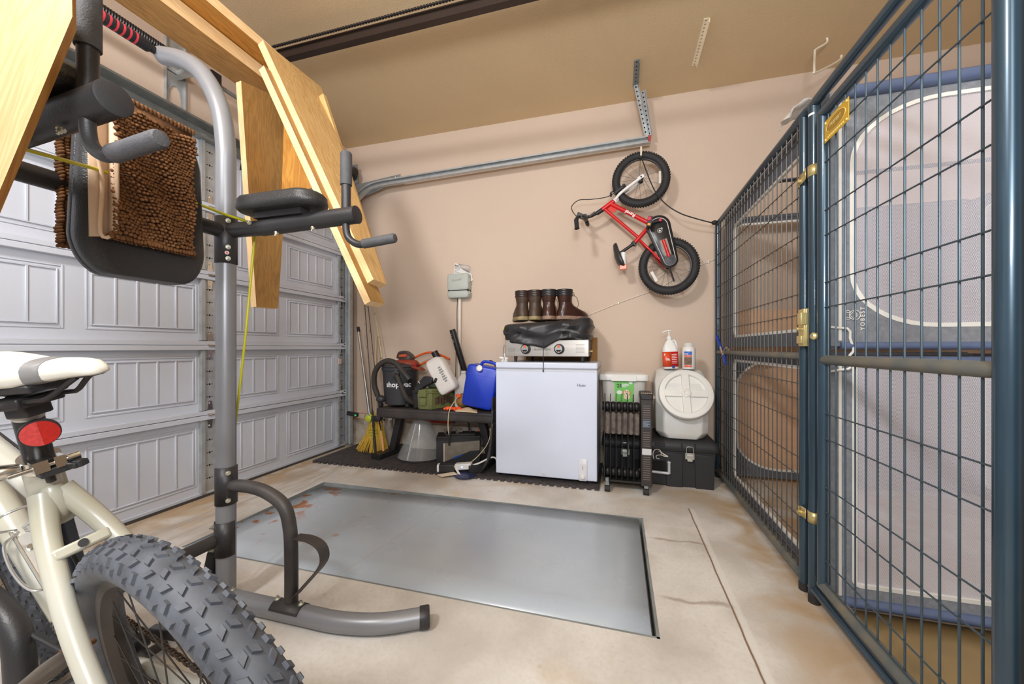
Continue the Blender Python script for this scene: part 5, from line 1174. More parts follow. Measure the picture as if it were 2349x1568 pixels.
# ================================================================ kibble bin, chest, vault, bottles
CT = .318
M_frost = P('frosted_plastic', (196, 192, 184), .4, var=.03)
fbn = thing('kibble_bin', 'frosted white food bin with green dog label on the black chest behind the heater', 'food bin', (.03, 2.86, CT))
m = MB()
def br_(z, hx, hy, r=.04): return [V((.035+p[0], 2.90+p[1], z)) for p in rrect(0, 0, hx, hy, r, 5)]
m.loft([br_(CT, .128, .10), br_(CT+.01, .132, .104), br_(.715, .150, .118)]); m.build('bin_body', M_frost, fbn, ang=50)
m = MB(); m.loft([br_(.700, .166, .134), br_(.703, .168, .136), br_(.735, .168, .136), br_(.742, .163, .131), br_(.745, .150, .12), br_(.752, .10, .08)]); m.box(-.048, .118, 2.758, 2.77, .698, .738); m.build('bin_lid', M_white, fbn, ang=50, bevel=.001)
gl = P('label_green', (118, 196, 98), .45); fy_ = 2.900-.1185
def lab(z): return 2.90-(.104+(z-CT)*(.118-.104)/(.715-CT))-.0012
m = MB(); m.add([(-.022, lab(.55), .55), (.100, lab(.55), .55), (.106, lab(.70), .70), (-.030, lab(.70), .70)], [(0, 1, 2, 3)]); m.build('label', gl, fbn, smooth=False)
m = MB(); m.text('25', (-.012, lab(.66)-.0005, .652), (1, 0, 0), (0, 0, 1), .034, .0006, bold=.0012); m.build('lettering', P('label_darkgreen', (24, 66, 26), .5), fbn, smooth=False)
m = MB(); 
for i, (w, z) in enumerate(((.045, .672), (.05, .662), (.03, .654))): m.box(.022, .022+w, lab(z)-.0012, lab(z)-.0006, z, z+.005)
m.add([(.082+.013*math.cos(a), lab(.688)-.001, .688+.013*math.sin(a)) for a in [2*PI*i/16 for i in range(16)]], [tuple(range(16))]); m.add([(.006+.018*math.cos(a), lab(.61)-.001, .617+.014*math.sin(a)) for a in [2*PI*i/16 for i in range(16)]], [tuple(range(16))])
m.build('label_print', M_white, fbn, smooth=False)
def blob(m, cx_, cz, rx, rz, d): m.add([(cx_+rx*math.cos(a), lab(cz)-d, cz+rz*math.sin(a)) for a in [2*PI*i/18 for i in range(18)]], [tuple(range(18))])
m = MB(); blob(m, .055, .615, .019, .022, .0016); blob(m, .056, .585, .022, .018, .0015); m.mat(1); blob(m, .036, .616, .009, .016, .0013); blob(m, .076, .614, .009, .016, .0013); m.mat(2); blob(m, .048, .622, .003, .003, .002); blob(m, .063, .622, .003, .003, .002); blob(m, .056, .609, .0045, .0035, .002); blob(m, .056, .600, .006, .0022, .002)
m.build('dog_picture', [P('dog_cream', (228, 206, 172), .6), P('dog_tan', (190, 146, 96), .6), M_dark], fbn, smooth=False)
# chest
M_ch = P('chest_black', (42, 41, 44), .55, var=.08, bump=.3, bs=200)
ch = thing('storage_chest', 'black plastic storage chest with duck head emblem behind the heater', 'storage chest', (.26, 2.9, 0))
cx0, cx1, cy0, cy1 = -.105, .625, 2.745, 3.12
m = MB(); m.hexa([(cx0+.03, cy0+.012, .002), (cx1-.025, cy0+.012, .002), (cx1-.025, cy1-.01, .002), (cx0+.03, cy1-.01, .002), (cx0+.012, cy0, .245), (cx1-.012, cy0, .245), (cx1-.012, cy1, .245), (cx0+.012, cy1, .245)])
m.build('chest_body', M_ch, ch, bevel=.008)
for (a, c) in ((.31, .41), (.49, .60), (-.07, .0)):
    m = MB(); m.hexa([(a, cy0+.002, .0), (c, cy0+.002, .0), (c, cy0+.03, 0), (a, cy0+.03, 0), (a-.008, cy0-.008, .225), (c+.004, cy0-.008, .225), (c+.004, cy0+.02, .225), (a-.008, cy0+.02, .225)])
    m.build('body_rib', M_ch, ch, bevel=.004)
m = MB(); m.loft([[V(((cx0+cx1)/2+p[0], (cy0+cy1)/2+p[1], z)) for p in rrect(0, 0, (cx1-cx0)/2+d, (cy1-cy0)/2+d, .035, 5)] for z, d in ((.238, .004), (.245, .010), (.275, .010), (.300, -.002), (.314, -.02), (.318, -.035))]); m.build('chest_lid', M_ch, ch, ang=45)
for (a, c, z0, z1) in ((.235, .30, .268, .29), (.40, .41, .262, .296), (.48, .49, .262, .296)): MB().box(a, c, cy0-.014, cy0, z0, z1).build('lid_recess', M_ch, ch, bevel=.003)
for x in (.452, .045):
    m = MB(); m.box(x-.028, x+.028, cy0-.016, cy0-.010, .195, .236); m.box(x-.017, x+.017, cy0-.024, cy0-.014, .192, .222); m.box(x-.016, x+.014, cy0-.027, cy0-.018, .184, .196)
    m.tube([(x-.021, cy0-.020, .22), (x-.021, cy0-.018, .272), (x-.014, cy0-.018, .278), (x+.014, cy0-.018, .278), (x+.021, cy0-.018, .272), (x+.021, cy0-.020, .22)], .0026, 8); m.build('chest_latch', P('latch_steel', (214, 214, 208), .3, .8), ch, bevel=.0015)
m = MB(); yy = cy0-.016
def pr(m, pts, r=.0028): m.tube(smooth_path([(p[0], cy0-.0085, p[1]) for p in pts], 5), r, 6)
dx, dz = .222, .0
pr(m, [(.229, .183), (.224, .21), (.230, .235), (.247, .247), (.266, .243), (.279, .228), (.297, .215), (.319, .203)]); pr(m, [(.277, .228), (.276, .216), (.272, .214)]); pr(m, [(.319, .203), (.30, .202), (.278, .209), (.258, .208), (.246, .202), (.245, .19), (.255, .183), (.266, .185)]); pr(m, [(.256, .236), (.266, .233), (.274, .226)], .0018); pr(m, [(.282, .222), (.296, .210), (.312, .206)], .0015)
m.build('duck_emblem', P('print_cream', (224, 218, 206), .5), ch)
m = MB(); m.tube([(.325, cy0-.014, .165), (.325, cy0-.014, .092)], .0095, 10); m.tube([(.325, cy0-.014, .092), (.10, cy0-.014, .10)], .0095, 10); m.tube([(.323, cy0-.014, .160), (.328, cy0-.014, .172)], .0115, 10); m.build('chest_handle', P('handle_silver', (196, 196, 200), .35, .2), ch)
m = MB(); m.box(.10, .31, cy0-.004, cy0+.005, .105, .165); m.build('handle_recess', M_dark, ch)
# vault
va = thing('pet_food_vault', 'white stackable food container with round screw lid on the chest', 'food container', (.42, 2.88, CT))
M_va = P('vault_plastic', (222, 222, 220), .42, var=.03, sc=4, col2=(208, 206, 200))
vx, vy = .412, 2.91
def oc(z, hx, hy, ch_=.05, y0=0): return [V((vx+p[0], vy+y0+p[1], z)) for p in ((hx-ch_, -hy), (hx, -hy+ch_), (hx, hy-ch_), (hx-ch_, hy), (-hx+ch_, hy), (-hx, hy-ch_), (-hx, -hy+ch_), (-hx+ch_, -hy))]
m = MB(); m.loft([oc(CT, .128, .15), oc(CT+.006, .135, .155), oc(CT+.045, .165, .17), oc(.46, .168, .172), oc(.62, .168, .172), oc(.70, .168, .150, .05, .02), oc(.765, .150, .105, .04, .06), oc(.780, .12, .08, .03, .07)]); m.build('vault_body', M_va, va, bevel=.012, seg=3)
nv = V((0, -.91, .41)).normalized(); lc = V((vx+.018, vy-.145, .615))
m = MB(); m.lathe([(.160, -.13), (.162, -.02), (.161, .004)], lc, nv, 40); m.build('neck', M_va, va)
m = MB(); m.lathe([(.161, .0), (.170, .004), (.172, .020), (.166, .034), (.152, .038), (.133, .038), (.127, .022), (0, .022)], lc, nv, 44); lu = V((0, .41, .91)).normalized()
for d_ in ((V((1, 0, 0)), lu), (lu, V((1, 0, 0)))):
    m.obox(lc+nv*.030, d_[0], d_[1], nv, .135, .023, .010)
m.lathe([(.030, .03), (.030, .046), (.024, .050), (.014, .050), (.012, .046), (0, .046)], lc, nv, 24)
m.build('screw_lid', P('lid_ivory', (226, 224, 218), .45), va, bevel=.002)
def pumpb():
    b_ = thing('pump_bottle', 'white pump bottle with red label standing on the round lid container', 'bottle', (.35, 2.87, .782)); c = V((.352, 2.872, .782)); ti = V((-.045, 0, 1)).normalized()
    def tf(p): p = V(p); return c+V((1, 0, .045)).normalized()*p.x+V((0, 1, 0))*p.y+ti*p.z
    m = MB(tf); m.loft([[V((p[0], p[1], z)) for p in rrect(0, 0, hx, hy, min(hx, hy)*.6, 5)] for z, hx, hy in ((.002, .046, .036), (.008, .050, .040), (.125, .050, .040), (.15, .046, .036), (.185, .030, .026), (.20, .016, .016), (.205, .016, .016))]); m.build('bottle_body', M_white, b_, ang=50)
    m = MB(tf); m.tube(smooth_path([(.012, 0, .192), (.034, 0, .195), (.044, 0, .165), (.047, 0, .13)], 5), .008, 10); m.build('bottle_handle', M_white, b_)
    m = MB(tf); m.lathe([(.019, .205), (.020, .207), (.018, .222), (.008, .232), (.005, .235), (.005, .262), (.009, .263), (.009, .268)], (0, 0, 0), (0, 0, 1), 18); m.tube([(.012, 0, .266), (-.01, 0, .268), (-.045, 0, .258)], [.006, .005, .004], 10); m.build('pump_head', M_white, b_)
    def band(z0, z1, k_, i0, i1):
        q_ = rrect(0, 0, .050, .040, .024, 5)[12:24][i0:i1]; q_ = [(p[0]*k_, p[1]*k_) for p in q_]; n_ = len(q_)
        return [(p[0], p[1], z) for z in (z0, z1) for p in q_], [(i, i+1, n_+i+1, n_+i) for i in range(n_-1)]
    m = MB(tf); m.add(*band(.016, .120, 1.018, 0, 12)); m.build('label', P('label_red', (196, 24, 22), .4), b_, solid=.0008)
    m = MB(tf); vs, fs = band(.018, .118, 1.045, 0, 7); vs[6] = (.004, vs[6][1], .018); vs[13] = (.004, vs[13][1], .118); m.add(vs, fs); m.build('label_panel', P('label_orange', (224, 78, 40), .4), b_, solid=.0006)
    m = MB(tf); m.text('F', (-.043, -.0385, .094), (1, -.25, 0), (0, 0, 1), .020, .0004, bold=.0008); m.text('OIL', (-.034, -.0425, .062), (1, 0, 0), (0, 0, 1), .018, .0004, bold=.0008)
    for i in range(6): m.box(.006, .040-.004*(i % 2), -.0421, -.0416, .100-.012*i, .103-.012*i)
    m.build('lettering', M_white, b_, smooth=False)
    m = MB(tf); m.add([(.014+.011*math.cos(a), -.0425, .016+.011*math.sin(a)) for a in [2*PI*i/16 for i in range(16)]], [tuple(range(16))]); m.build('round_badge', P('badge_navy', (40, 40, 110), .4), b_, smooth=False)
pumpb()
wb_ = thing('supplement_bottle', 'white screw top bottle with blue and orange dog label on the container', 'bottle', (.468, 2.87, .782)); c = V((.468, 2.872, .782))
m = MB(); m.lathe([(.040, .0), (.043, .004), (.043, .135), (.038, .150), (.026, .158), (.025, .162)], c, (0, 0, 1), 28); m.build('bottle_body', M_white, wb_)
m = MB(); rr_ = []; m.lathe([(.027, .158), (.028, .160), (.028, .178), (.025, .181)], c, (0, 0, 1), 28)
for i in range(24): a = 2*PI*i/24; m.cyl(c+V((.028*math.cos(a), .028*math.sin(a), .160)), c+V((.028*math.cos(a), .028*math.sin(a), .177)), .0012, 4)
m.build('bottle_cap', P('cap_white', (214, 212, 208), .4), wb_)
def wrap(z0, z1, a0, a1, r, name, mt): MB().grid(lambda u, v: (c.x+r*math.sin(a0+(a1-a0)*u), c.y-r*math.cos(a0+(a1-a0)*u), c.z+z0+(z1-z0)*v), 10, 1).build(name, mt, wb_)
wrap(.012, .125, -.9, .35, .0434, 'label', P('label_white2', (230, 228, 226), .5)); wrap(.098, .122, -.85, .3, .0438, 'label_band', P('label_blue', (60, 104, 196), .4)); wrap(.085, .096, -.85, .3, .0438, 'label_stripe', P('label_coral', (222, 104, 76), .4)); wrap(.030, .083, -.85, .3, .0438, 'label_picture', P('label_photo', (116, 92, 74), .6, var=.4, sc=50)); wrap(.014, .028, -.85, .3, .0438, 'label_foot', P('label_coral', (222, 104, 76), .4))
m = MB(); on_cyl(c, lambda z: .0438, -.80, c.z+.101, 'VITE', .0115, m, .0004, .0006); m.build('lettering', M_white, wb_, smooth=False)
# ================================================================ oil heater
ht = thing('oil_heater', 'black oil filled radiator heater with dusty fins on casters beside the freezer', 'heater', (.05, 2.66, 0))
M_fin = P('fin_black', (40, 38, 38), .45, .2, var=.1, sc=20); M_find = P('fin_dust', (84, 74, 68), .8, var=.3, sc=30, col2=(128, 114, 104))
hy0, hy1 = 2.545, 2.72
for i in range(7):
    x = -.088+.0365*i if i < 6 else None
    if x is None: continue
    m = MB(); pr_ = [(hy0+.02, .075), (hy0, .10), (hy0-.002, .16), (hy0, .50), (hy0, .55), (hy0+.030, .615), (hy0+.05, .628), (hy1-.03, .615), (hy1, .58), (hy1, .10), (hy1-.02, .07)]
    m.prism([(x-.0018, y, z) for y, z in pr_], (.0036, 0, 0)); 
    m.build('fin', M_fin, ht, smooth=False)
    m = MB(); m.loft([[V((x+.018+dx_*.0165, y_, z_)) for dx_ in (-1, -.5, 0, .5, 1)] for (z_, y_) in ((.13, hy0+.035), (.16, hy0+.030), (.485, hy0+.030), (.52, hy0+.035))], False) if False else None
    m = MB(); m.prism([(x+.002, hy0+.028, .375), (x+.012, hy0+.022, .37), (x+.024, hy0+.022, .37), (x+.034, hy0+.028, .375), (x+.034, hy0+.028, .50), (x+.024, hy0+.022, .51), (x+.012, hy0+.022, .51), (x+.002, hy0+.028, .50)], (0, .10, 0)) if i < 6 else None
    if i < 6: m.build('fin_panel', M_find if True else M_fin, ht, smooth=False)
for z in (.545, .115):
    m = MB(); pts = []; rr_ = []
    for i in range(60):
        x = -.105+.235*i/59; pts.append((x, hy0+.06, z)); rr_.append(.024+.008*abs(math.sin((x+.088)/.0365*PI)))
    m.tube(pts, rr_, 14)
    m.build('oil_header', M_fin, ht, ang=80)
m = MB(); m.box(.137, .203, hy0-.012, hy1+.01, .055, .622); m.build('control_housing', P('housing_brownblack', (52, 46, 44), .5, var=.1), ht, bevel=.006)
m = MB(); m.box(.132, .208, hy0-.016, hy1+.012, .60, .640); m.build('housing_top', M_black, ht, bevel=.008)
m = MB()
for k in range(34):
    z = .10+.014*k
    if .40 < z < .475 or .27 < z < .305: continue
    m.box(.150, .190, hy0-.0135, hy0-.011, z, z+.004)
m.build('vent_grille', P('slot_light', (120, 106, 98), .6), ht, smooth=False)
m = MB(); m.box(.146, .196, hy0-.0145, hy0-.012, .425, .478); m.build('warning_label', P('label_slate', (58, 68, 84), .5), ht, smooth=False)
m = MB(); [m.box(.149, .149+w, hy0-.0150, hy0-.0146, .466-.008*i, .4685-.008*i) for i, w in enumerate((.04, .035, .04, .028, .038))]; m.build('lettering', P('label_text', (170, 176, 184), .5), ht, smooth=False)
m = MB(); m.box(.143, .198, hy0-.0155, hy0-.012, .258, .296); m.build('silver_label', P('label_silver', (204, 204, 204), .4), ht, smooth=False)
m = MB()
for i in range(6): m.box(.14+.011*i, .146+.011*i, hy0-.005, hy0+.03, .640, .643)
m.lathe([(.012, 0), (.013, .01), (.008, .014)], (.208, hy0+.02, .615), (1, 0, 0), 12); m.build('top_vents', P('vent_light', (180, 160, 144), .6), ht)
for x in (-.070, .168):
    for y in (hy0-.0, hy1-.03):
        m = MB(); m.cyl((x, y, .05), (x, y, .09), .012, 10); m.box(x-.012, x+.012, y-.012, y+.012, .045, .062); m.mat(1); m.cyl((x-.017, y, .021), (x+.017, y, .021), .0208, 18); m.build('caster', [M_galvd, M_rub], ht)
MB().box(-.09, .19, hy0+.02, hy1-.05, .060, .072).build('base_plate', M_fin, ht)
# ================================================================ red children's bike on the wall
RB = thing('childrens_bike', 'small red and white bicycle hanging on the back wall by its front wheel', 'bicycle', (.2, 2.97, 1.32))
RY = 2.97
def R3(x, z, y=0): return V((x, RY+y, z))
FH, RH = R3(.158, 2.170), R3(.350, 1.520)
def rwheel(c, R, tr):
    m = MB(); n1, n2 = 64, 14; vs = []; fs = []
    for i in range(n1):
        a = 2*PI*i/n1
        for j in range(n2):
            t = 2*PI*j/n2; r = R-tr+tr*math.cos(t); vs.append((c.x+r*math.sin(a), c.y+tr*math.sin(t), c.z+r*math.cos(a)))
    for i in range(n1):
        for j in range(n2): fs.append((i*n2+j, i*n2+(j+1) % n2, ((i+1) % n1)*n2+(j+1) % n2, ((i+1) % n1)*n2+j))
    m.add(vs, fs)
    for i in range(66):
        a = 2*PI*i/66; ra = V((math.sin(a), 0, math.cos(a))); ta = V((math.cos(a), 0, -math.sin(a)))
        for s_ in (-1, 1): m.obox(c+ra*(R-tr+tr*.80)+V((0, s_*tr*.62, 0)), ta, V((0, 1, 0))*.6*s_+ra*-.6, ra+V((0, s_*.7, 0)), .0055, .008, .0025)
        m.obox(c+ra*(R-.002), ta, (0, 1, 0), ra, .005, .007, .0025)
    m.build('tyre', M_rub, RB, ang=50)
    m = MB(); k = 64; rr = R-2*tr+.006
    m.lathe([(rr+.004, -.011), (rr+.004, .011), (rr-.010, .009), (rr-.010, -.009), (rr+.004, -.011)], c, (0, 1, 0), 60); m.build('rim', M_blackm, RB)
    m = MB()
    for i in range(20):
        a = 2*PI*i/20; da = .8*(1 if (i//2) % 2 else -1); s_ = 1 if i % 2 else -1
        m.tube([c+V((math.sin(a)*(rr-.006), 0, math.cos(a)*(rr-.006))), c+V((math.sin(a+da)*.017, s_*.022, math.cos(a+da)*.017))], .0011, 5, cap=False)
    m.build('spokes', P('spoke_grey', (110, 106, 100), .4, .6), RB)
    m = MB(); m.tube([c+V((0, y, 0)) for y in (-.055, -.03, -.025, -.02, .02, .025, .03, .055)], [.006, .006, .019, .012, .012, .019, .006, .006], 14); m.build('hub', M_blackm, RB)
rwheel(FH, .203, .027); rwheel(RH, .206, .028)
M_wf = P('fork_white', (232, 228, 226), .3)
def rt(name, a, c, ra, rb=None, mt=M_red, n=14):
    m = MB(); m.tube([a, c], [ra, rb or ra], n); return m.build(name, mt, RB)
crown = R3(-.018, 2.040)
for s_ in (-1, 1):
    m = MB(); m.tube(smooth_path([R3(-.020, 2.035, s_*.022), R3(.02, 2.075, s_*.040), R3(.155, 2.165, s_*.046)], 5), .011, 12); m.obox(FH+V((0, s_*.047, 0)), (1, 0, .62), (0, 1, 0), (-.62, 0, 1), .022, .003, .012); m.build('fork_leg', M_wf, RB)
m = MB(); m.tube([R3(-.03, 2.028), R3(-.005, 2.05)], .020, 16); m.build('fork_crown', M_wf, RB)
rt('head_tube', R3(-.035, 2.030), R3(-.118, 1.975), .0185)
HT1, HT2 = R3(-.055, 2.012), R3(-.105, 1.982)
BBk = R3(.232, 1.835); ST = R3(.142, 1.722)
rt('down_tube', HT1, R3(.225, 1.838), .0165)
rt('top_tube', HT2, R3(.150, 1.735), .0125)
rt('seat_tube', BBk, R3(.108, 1.700), .0150)
m = MB(); m.obox((HT1+HT2)/2+V((.035, 0, -.025)), (1, 0, -.7), (0, 1, 0), (.7, 0, 1), .030, .004, .018); m.build('gusset', M_red, RB)
for s_ in (-1, 1):
    m = MB(); m.tube([BBk+V((0, s_*.018, 0)), RH+V((-.02, s_*.042, .03))], .009, 10); m.build('chain_stay', M_red, RB)
    m = MB(); m.tube(smooth_path([ST+V((.01, s_*.012, .0)), R3(.215, 1.645, s_*.034), RH+V((-.02, s_*.044, 0))], 5), .008, 10); m.build('seat_stay', M_red, RB)
m = MB(); m.cyl(BBk+V((0, -.04, 0)), BBk+V((0, .04, 0)), .022, 18); m.build('bottom_bracket', M_red, RB)
# seat post and saddle
rt('seat_post', R3(.12, 1.708), R3(.010, 1.636), .0115, mt=M_blackm)
m = MB(); m.tube([R3(.118, 1.708), R3(.100, 1.694)], .019, 14); m.bar(R3(.10, 1.715, -.02), R3(.125, 1.675, -.02), .008, .010); m.build('seat_clamp', M_blackm, RB)
m = MB(); ax1 = V((.30, 0, -1)).normalized(); ax3 = V((-1, 0, -.3)).normalized(); sc0 = R3(-.005, 1.655)
rg = []
for t_, w, h in ((-.060, .016, .010), (-.05, .026, .016), (-.01, .034, .020), (.04, .062, .026), (.09, .070, .026), (.115, .066, .020), (.128, .05, .012)):
    rg.append([sc0+ax1*t_+V((0, 1, 0))*(w*math.cos(a))+ax3*(h*1.5*math.sin(a)*(1 if math.sin(a) > 0 else .35)-.012*(t_*9)**2*.6) for a in [2*PI*i/18 for i in range(18)]])
m.loft(rg); m.build('saddle', P('kids_saddle', (50, 49, 52), .35), RB, ang=60)
m = MB(); m.tube([R3(.035, 1.635, -.02), R3(.037, 1.545, -.02)], .019, 12); m.build('reflector_stem', M_white, RB)
m = MB(); m.obox(R3(.034, 1.525, -.02), (1, 0, .1), (0, 1, 0), (0, 0, 1), .026, .02, .018); m.build('orange_reflector', P('refl_orange', (240, 98, 30), .25, coat=.5), RB, bevel=.004)
# stem and handlebar
rt('steerer', R3(-.118, 1.975), R3(-.160, 1.950), .0165, mt=M_blackm)
m = MB(); m.tube(smooth_path([R3(-.155, 1.955), R3(-.20, 1.935), R3(-.245, 1.925, -.01)], 4), .012, 12); m.bar(R3(-.17, 1.955, -.01), R3(-.215, 1.925, -.01), .035, .012); m.cyl(R3(-.245, 1.925, -.035), R3(-.245, 1.925, .03), .020, 14); m.build('stem', M_blackm, RB)
m = MB(); m.tube(smooth_path([R3(-.245, 1.925, .08), R3(-.25, 1.92, .0), R3(-.252, 1.915, -.06), R3(-.285, 1.885, -.15), R3(-.290, 1.86, -.19)], 5), .010, 12); m.build('handlebar', M_blackm, RB)
m = MB(); m.tube([R3(-.289, 1.865, -.185), R3(-.292, 1.845, -.215), R3(-.286, 1.785, -.225), R3(-.285, 1.778, -.226)], [.014, .0155, .0155, .019], 14); m.build('near_grip', M_rub, RB)
m = MB(); m.tube([R3(-.243, 1.925, .08), R3(-.24, 1.925, .155)], [.015, .0155], 14); m.build('far_grip', M_rub, RB)
m = MB(); m.obox(R3(-.270, 1.905, -.11), (1, 0, -.5), (0, 1, 0), (.5, 0, 1), .028, .02, .016); m.tube(smooth_path([R3(-.262, 1.90, -.12), R3(-.235, 1.885, -.16), R3(-.222, 1.865, -.18)], 4), .006, 8); m.build('brake_lever', M_blackm, RB, bevel=.004)
m = MB(); m.tube(smooth_path([R3(-.30, 1.905, -.10), R3(-.335, 1.96, -.08), R3(-.34, 2.01, -.05), R3(-.29, 2.055, -.03), R3(-.20, 2.055, -.02), R3(-.08, 2.058, -.03), R3(.0, 2.10, -.035), R3(.03, 2.115, -.035)], 6), .0032, 8); m.build('brake_cable', M_rub, RB)
m = MB(); m.obox(R3(.012, 2.105, -.03), (1, 0, .7), (0, 1, 0), (-.7, 0, 1), .045, .012, .010); m.cyl(R3(.035, 2.125, -.05), R3(.035, 2.125, .02), .010, 10); m.cyl(R3(-.055, 2.075, -.04), R3(-.055, 2.075, .01), .008, 10); m.tube([R3(-.06, 2.082, -.03), R3(-.03, 2.10, -.03)], .005, 8); m.build('front_brake', M_blackm, RB, bevel=.002)
# chain guard: rounded long plate
g0, g1 = R3(.276, 1.796, -.05), R3(.352, 1.555, -.05)
d_ = (g1-g0).normalized(); s_ = V((-d_.z, 0, d_.x)); Lg = (g1-g0).length
def stad(r0, r1, y, n=14):
    out = []
    for i in range(n+1): a = PI*i/n; out.append(g0+s_*(r0*math.cos(a))-d_*(r0*math.sin(a))+V((0, y, 0)))
    for i in range(n+1): a = PI*i/n; out.append(g1-s_*(r1*math.cos(a))+d_*(r1*math.sin(a))+V((0, y, 0)))
    return out
m = MB(); m.loft([stad(.083, .056, .012), stad(.083, .056, -.004), stad(.078, .051, -.008)]); m.build('chain_guard', P('guard_black', (34, 33, 35), .3), RB, ang=50)
m = MB(); q1 = stad(.062, .039, -.0092); m.tube([q1[i] for i in range(len(q1)) if i not in ()], .0028, 6, closed=True); m.build('guard_stripe', P('stripe_silver', (196, 196, 196), .4), RB)
m = MB(); a_ = g0+d_*.100; rg = [a_+s_*.026, a_-s_*.026, g1-d_*.03-s_*.022, g1-d_*.03+s_*.022]; m.prism([p+V((0, -.0085, 0)) for p in rg], (0, -.002, 0)); m.build('guard_opening', P('guard_gap', (150, 136, 122), .6), RB, smooth=False)
m = MB(); m.tube([a_+d_*.004-V((0, .013, 0)), g1-d_*.02-V((0, .013, 0))], .0115, 12); m.build('stay_through_guard', M_red, RB)
m = MB(); m.lathe([(.040, 0), (.038, .006), (0, .010)], g1+V((0, -.010, 0)), (0, -1, 0), 24); m.build('guard_cover', P('cover_speckle', (60, 60, 64), .5, var=.5, sc=120), RB)
m = MB(); gc_ = g0+d_*.030+V((0, -.0095, 0)); m.tube([gc_+V((.015*math.cos(a), 0, .015*math.sin(a))) for a in [2*PI*i/20 for i in range(20)]], .0016, 6, closed=True); m.text('e', gc_+V((-.0075, -.001, -.008)), (1, 0, 0), (0, 0, 1), .026, .0004, bold=.001); m.text('2', gc_+V((.012, -.001, .010)), (1, 0, .4), (-.4, 0, 1), .014, .0004, bold=.0006); m.build('guard_emblem', M_white, RB, smooth=False)
m = MB(); m.bar(R3(.205, 1.82, -.075), R3(.285, 1.835, -.07), .012, .014); m.build('crank_arm', M_blackm, RB, bevel=.003)
m = MB(); m.obox(R3(.212, 1.817, -.105), (.2, 0, 1), (0, 1, 0), (1, 0, -.2), .036, .03, .015); m.mat(1); m.obox(R3(.208, 1.835, -.137), (.2, 0, 1), (0, 1, 0), (1, 0, -.2), .014, .002, .012); m.mat(2); m.obox(R3(.206, 1.795, -.137), (.2, 0, 1), (0, 1, 0), (1, 0, -.2), .008, .002, .010); m.build('pedal', [M_black, P('pedal_red', (196, 30, 60), .4), P('pedal_amber', (230, 160, 40), .4)], RB, bevel=.002)
m = MB(); m.lathe([(.010, 0), (.011, .01), (.006, .012)], R3(.287, 1.838, -.066), (0, -1, 0), 12); m.build('crank_bolt', P('pedal_red', (196, 30, 60), .4), RB)
m = MB(); dt_ = (R3(.225, 1.838)-HT1).normalized(); up_ = V((-dt_.z, 0, dt_.x)); c0 = HT1.lerp(R3(.225, 1.838), .62)-V((0, .0168, 0)); m.text('Revel', c0-up_*(-.008)+V((0, 0, 0)), -dt_, -up_, .036, .0006, bold=.0008)
m.build('lettering', M_white, RB, smooth=False)
m = MB(); m.cyl(RH+V((0, -.05, -.02)), RH+V((.0, -.05, -.02))+V((.03, 0, -.10)), .006, 8); m.build('kickstand', M_blackm, RB)
m = MB(); m.obox(R3(.25, 1.45, -.006), (.5, 0, -1), (0, 1, 0), (1, 0, .5), .04, .001, .010); m.obox(R3(.29, 2.17, -.006), (0, 0, 1), (0, 1, 0), (1, 0, 0), .045, .001, .008); m.build('spoke_reflector', P('spoke_refl', (214, 206, 196), .4), RB, smooth=False)
# hook + black cord
hk = thing('bike_hook', 'cream vinyl hook in the wall carrying the red bicycle wheel', 'hook', (.155, 3.08, 2.33))
m = MB(); m.tube(smooth_path([(.158, 3.15, 2.345), (.158, 3.0, 2.335), (.158, 2.925, 2.335), (.158, 2.915, 2.36), (.158, 2.915, 2.385)], 5), .006, 10); m.tube([(.158, 2.915, 2.385), (.158, 2.915, 2.32)], .0065, 10); m.build('hook_rod', P('vinyl_white', (238, 228, 208), .4), hk)
bg = thing('tie_down_cord', 'black elastic cord from the red bike wheel to the kennel corner post', 'cord', (.4, 2.95, 1.80))
m = MB(); m.tube(smooth_path([(.158, 2.92, 2.315), (.17, 2.92, 2.28), (.22, 2.915, 2.13), (.262, 2.91, 2.035), (.33, 2.92, 1.95), (.42, 2.93, 1.885), (.52, 2.96, 1.85), (.64, 3.0, 1.82), (.678, 3.02, 1.825)], 6), .0042, 8); m.ell((.156, 2.92, 2.315), (.016, .010, .012), 10, 6); m.ell((.66, 3.01, 1.822), (.022, .018, .016), 10, 6); m.build('cord', M_rub, bg)
# ================================================================ kennel
M_ken = P('kennel_blue_steel', (49, 69, 83), .28, .35, var=.08, sc=6, coat=.3)
M_wire = P('kennel_wire', (74, 90, 100), .4, .5, var=.08, sc=20)
M_kdust = P('kennel_dusty_rail', (86, 98, 102), .5, .25, var=.1, sc=9, col2=(128, 120, 104))
M_cap = P('kennel_cap', (40, 38, 38), .6)
KX = .69
def grid_wires(m, ys, z0, z1, zs, ya, yb):
    for y in ys: m.tube([(KX-.004, y, z0), (KX-.004, y, z1)], .0026, 8, cap=False)
    for z in zs: m.tube([(KX-.0085, ya, z), (KX-.0085, yb, z)], .0022, 8)
kp = thing('wire_kennel_side', 'blue grey wire kennel side panel between the back wall and the gate', 'kennel panel', (KX, 2.37, 0))
for y in (1.716, 3.045):
    MB().cyl((KX, y, .028), (KX, y, 1.815), .0185, 20).build('post', M_ken, kp); MB().cyl((KX, y, 0), (KX, y, .03), .0198, 18).build('foot_cap', M_cap, kp)
for nm, z, r in (('top_rail', 1.824, .0175), ('middle_rail', .897, .0145), ('bottom_rail', .048, .0175)):
    MB().tube([(KX, 1.73 if r < .017 or z < 1 else 1.69, z), (KX, 3.05, z)], r, 18).build(nm, M_kdust if z < 1 else M_ken, kp)
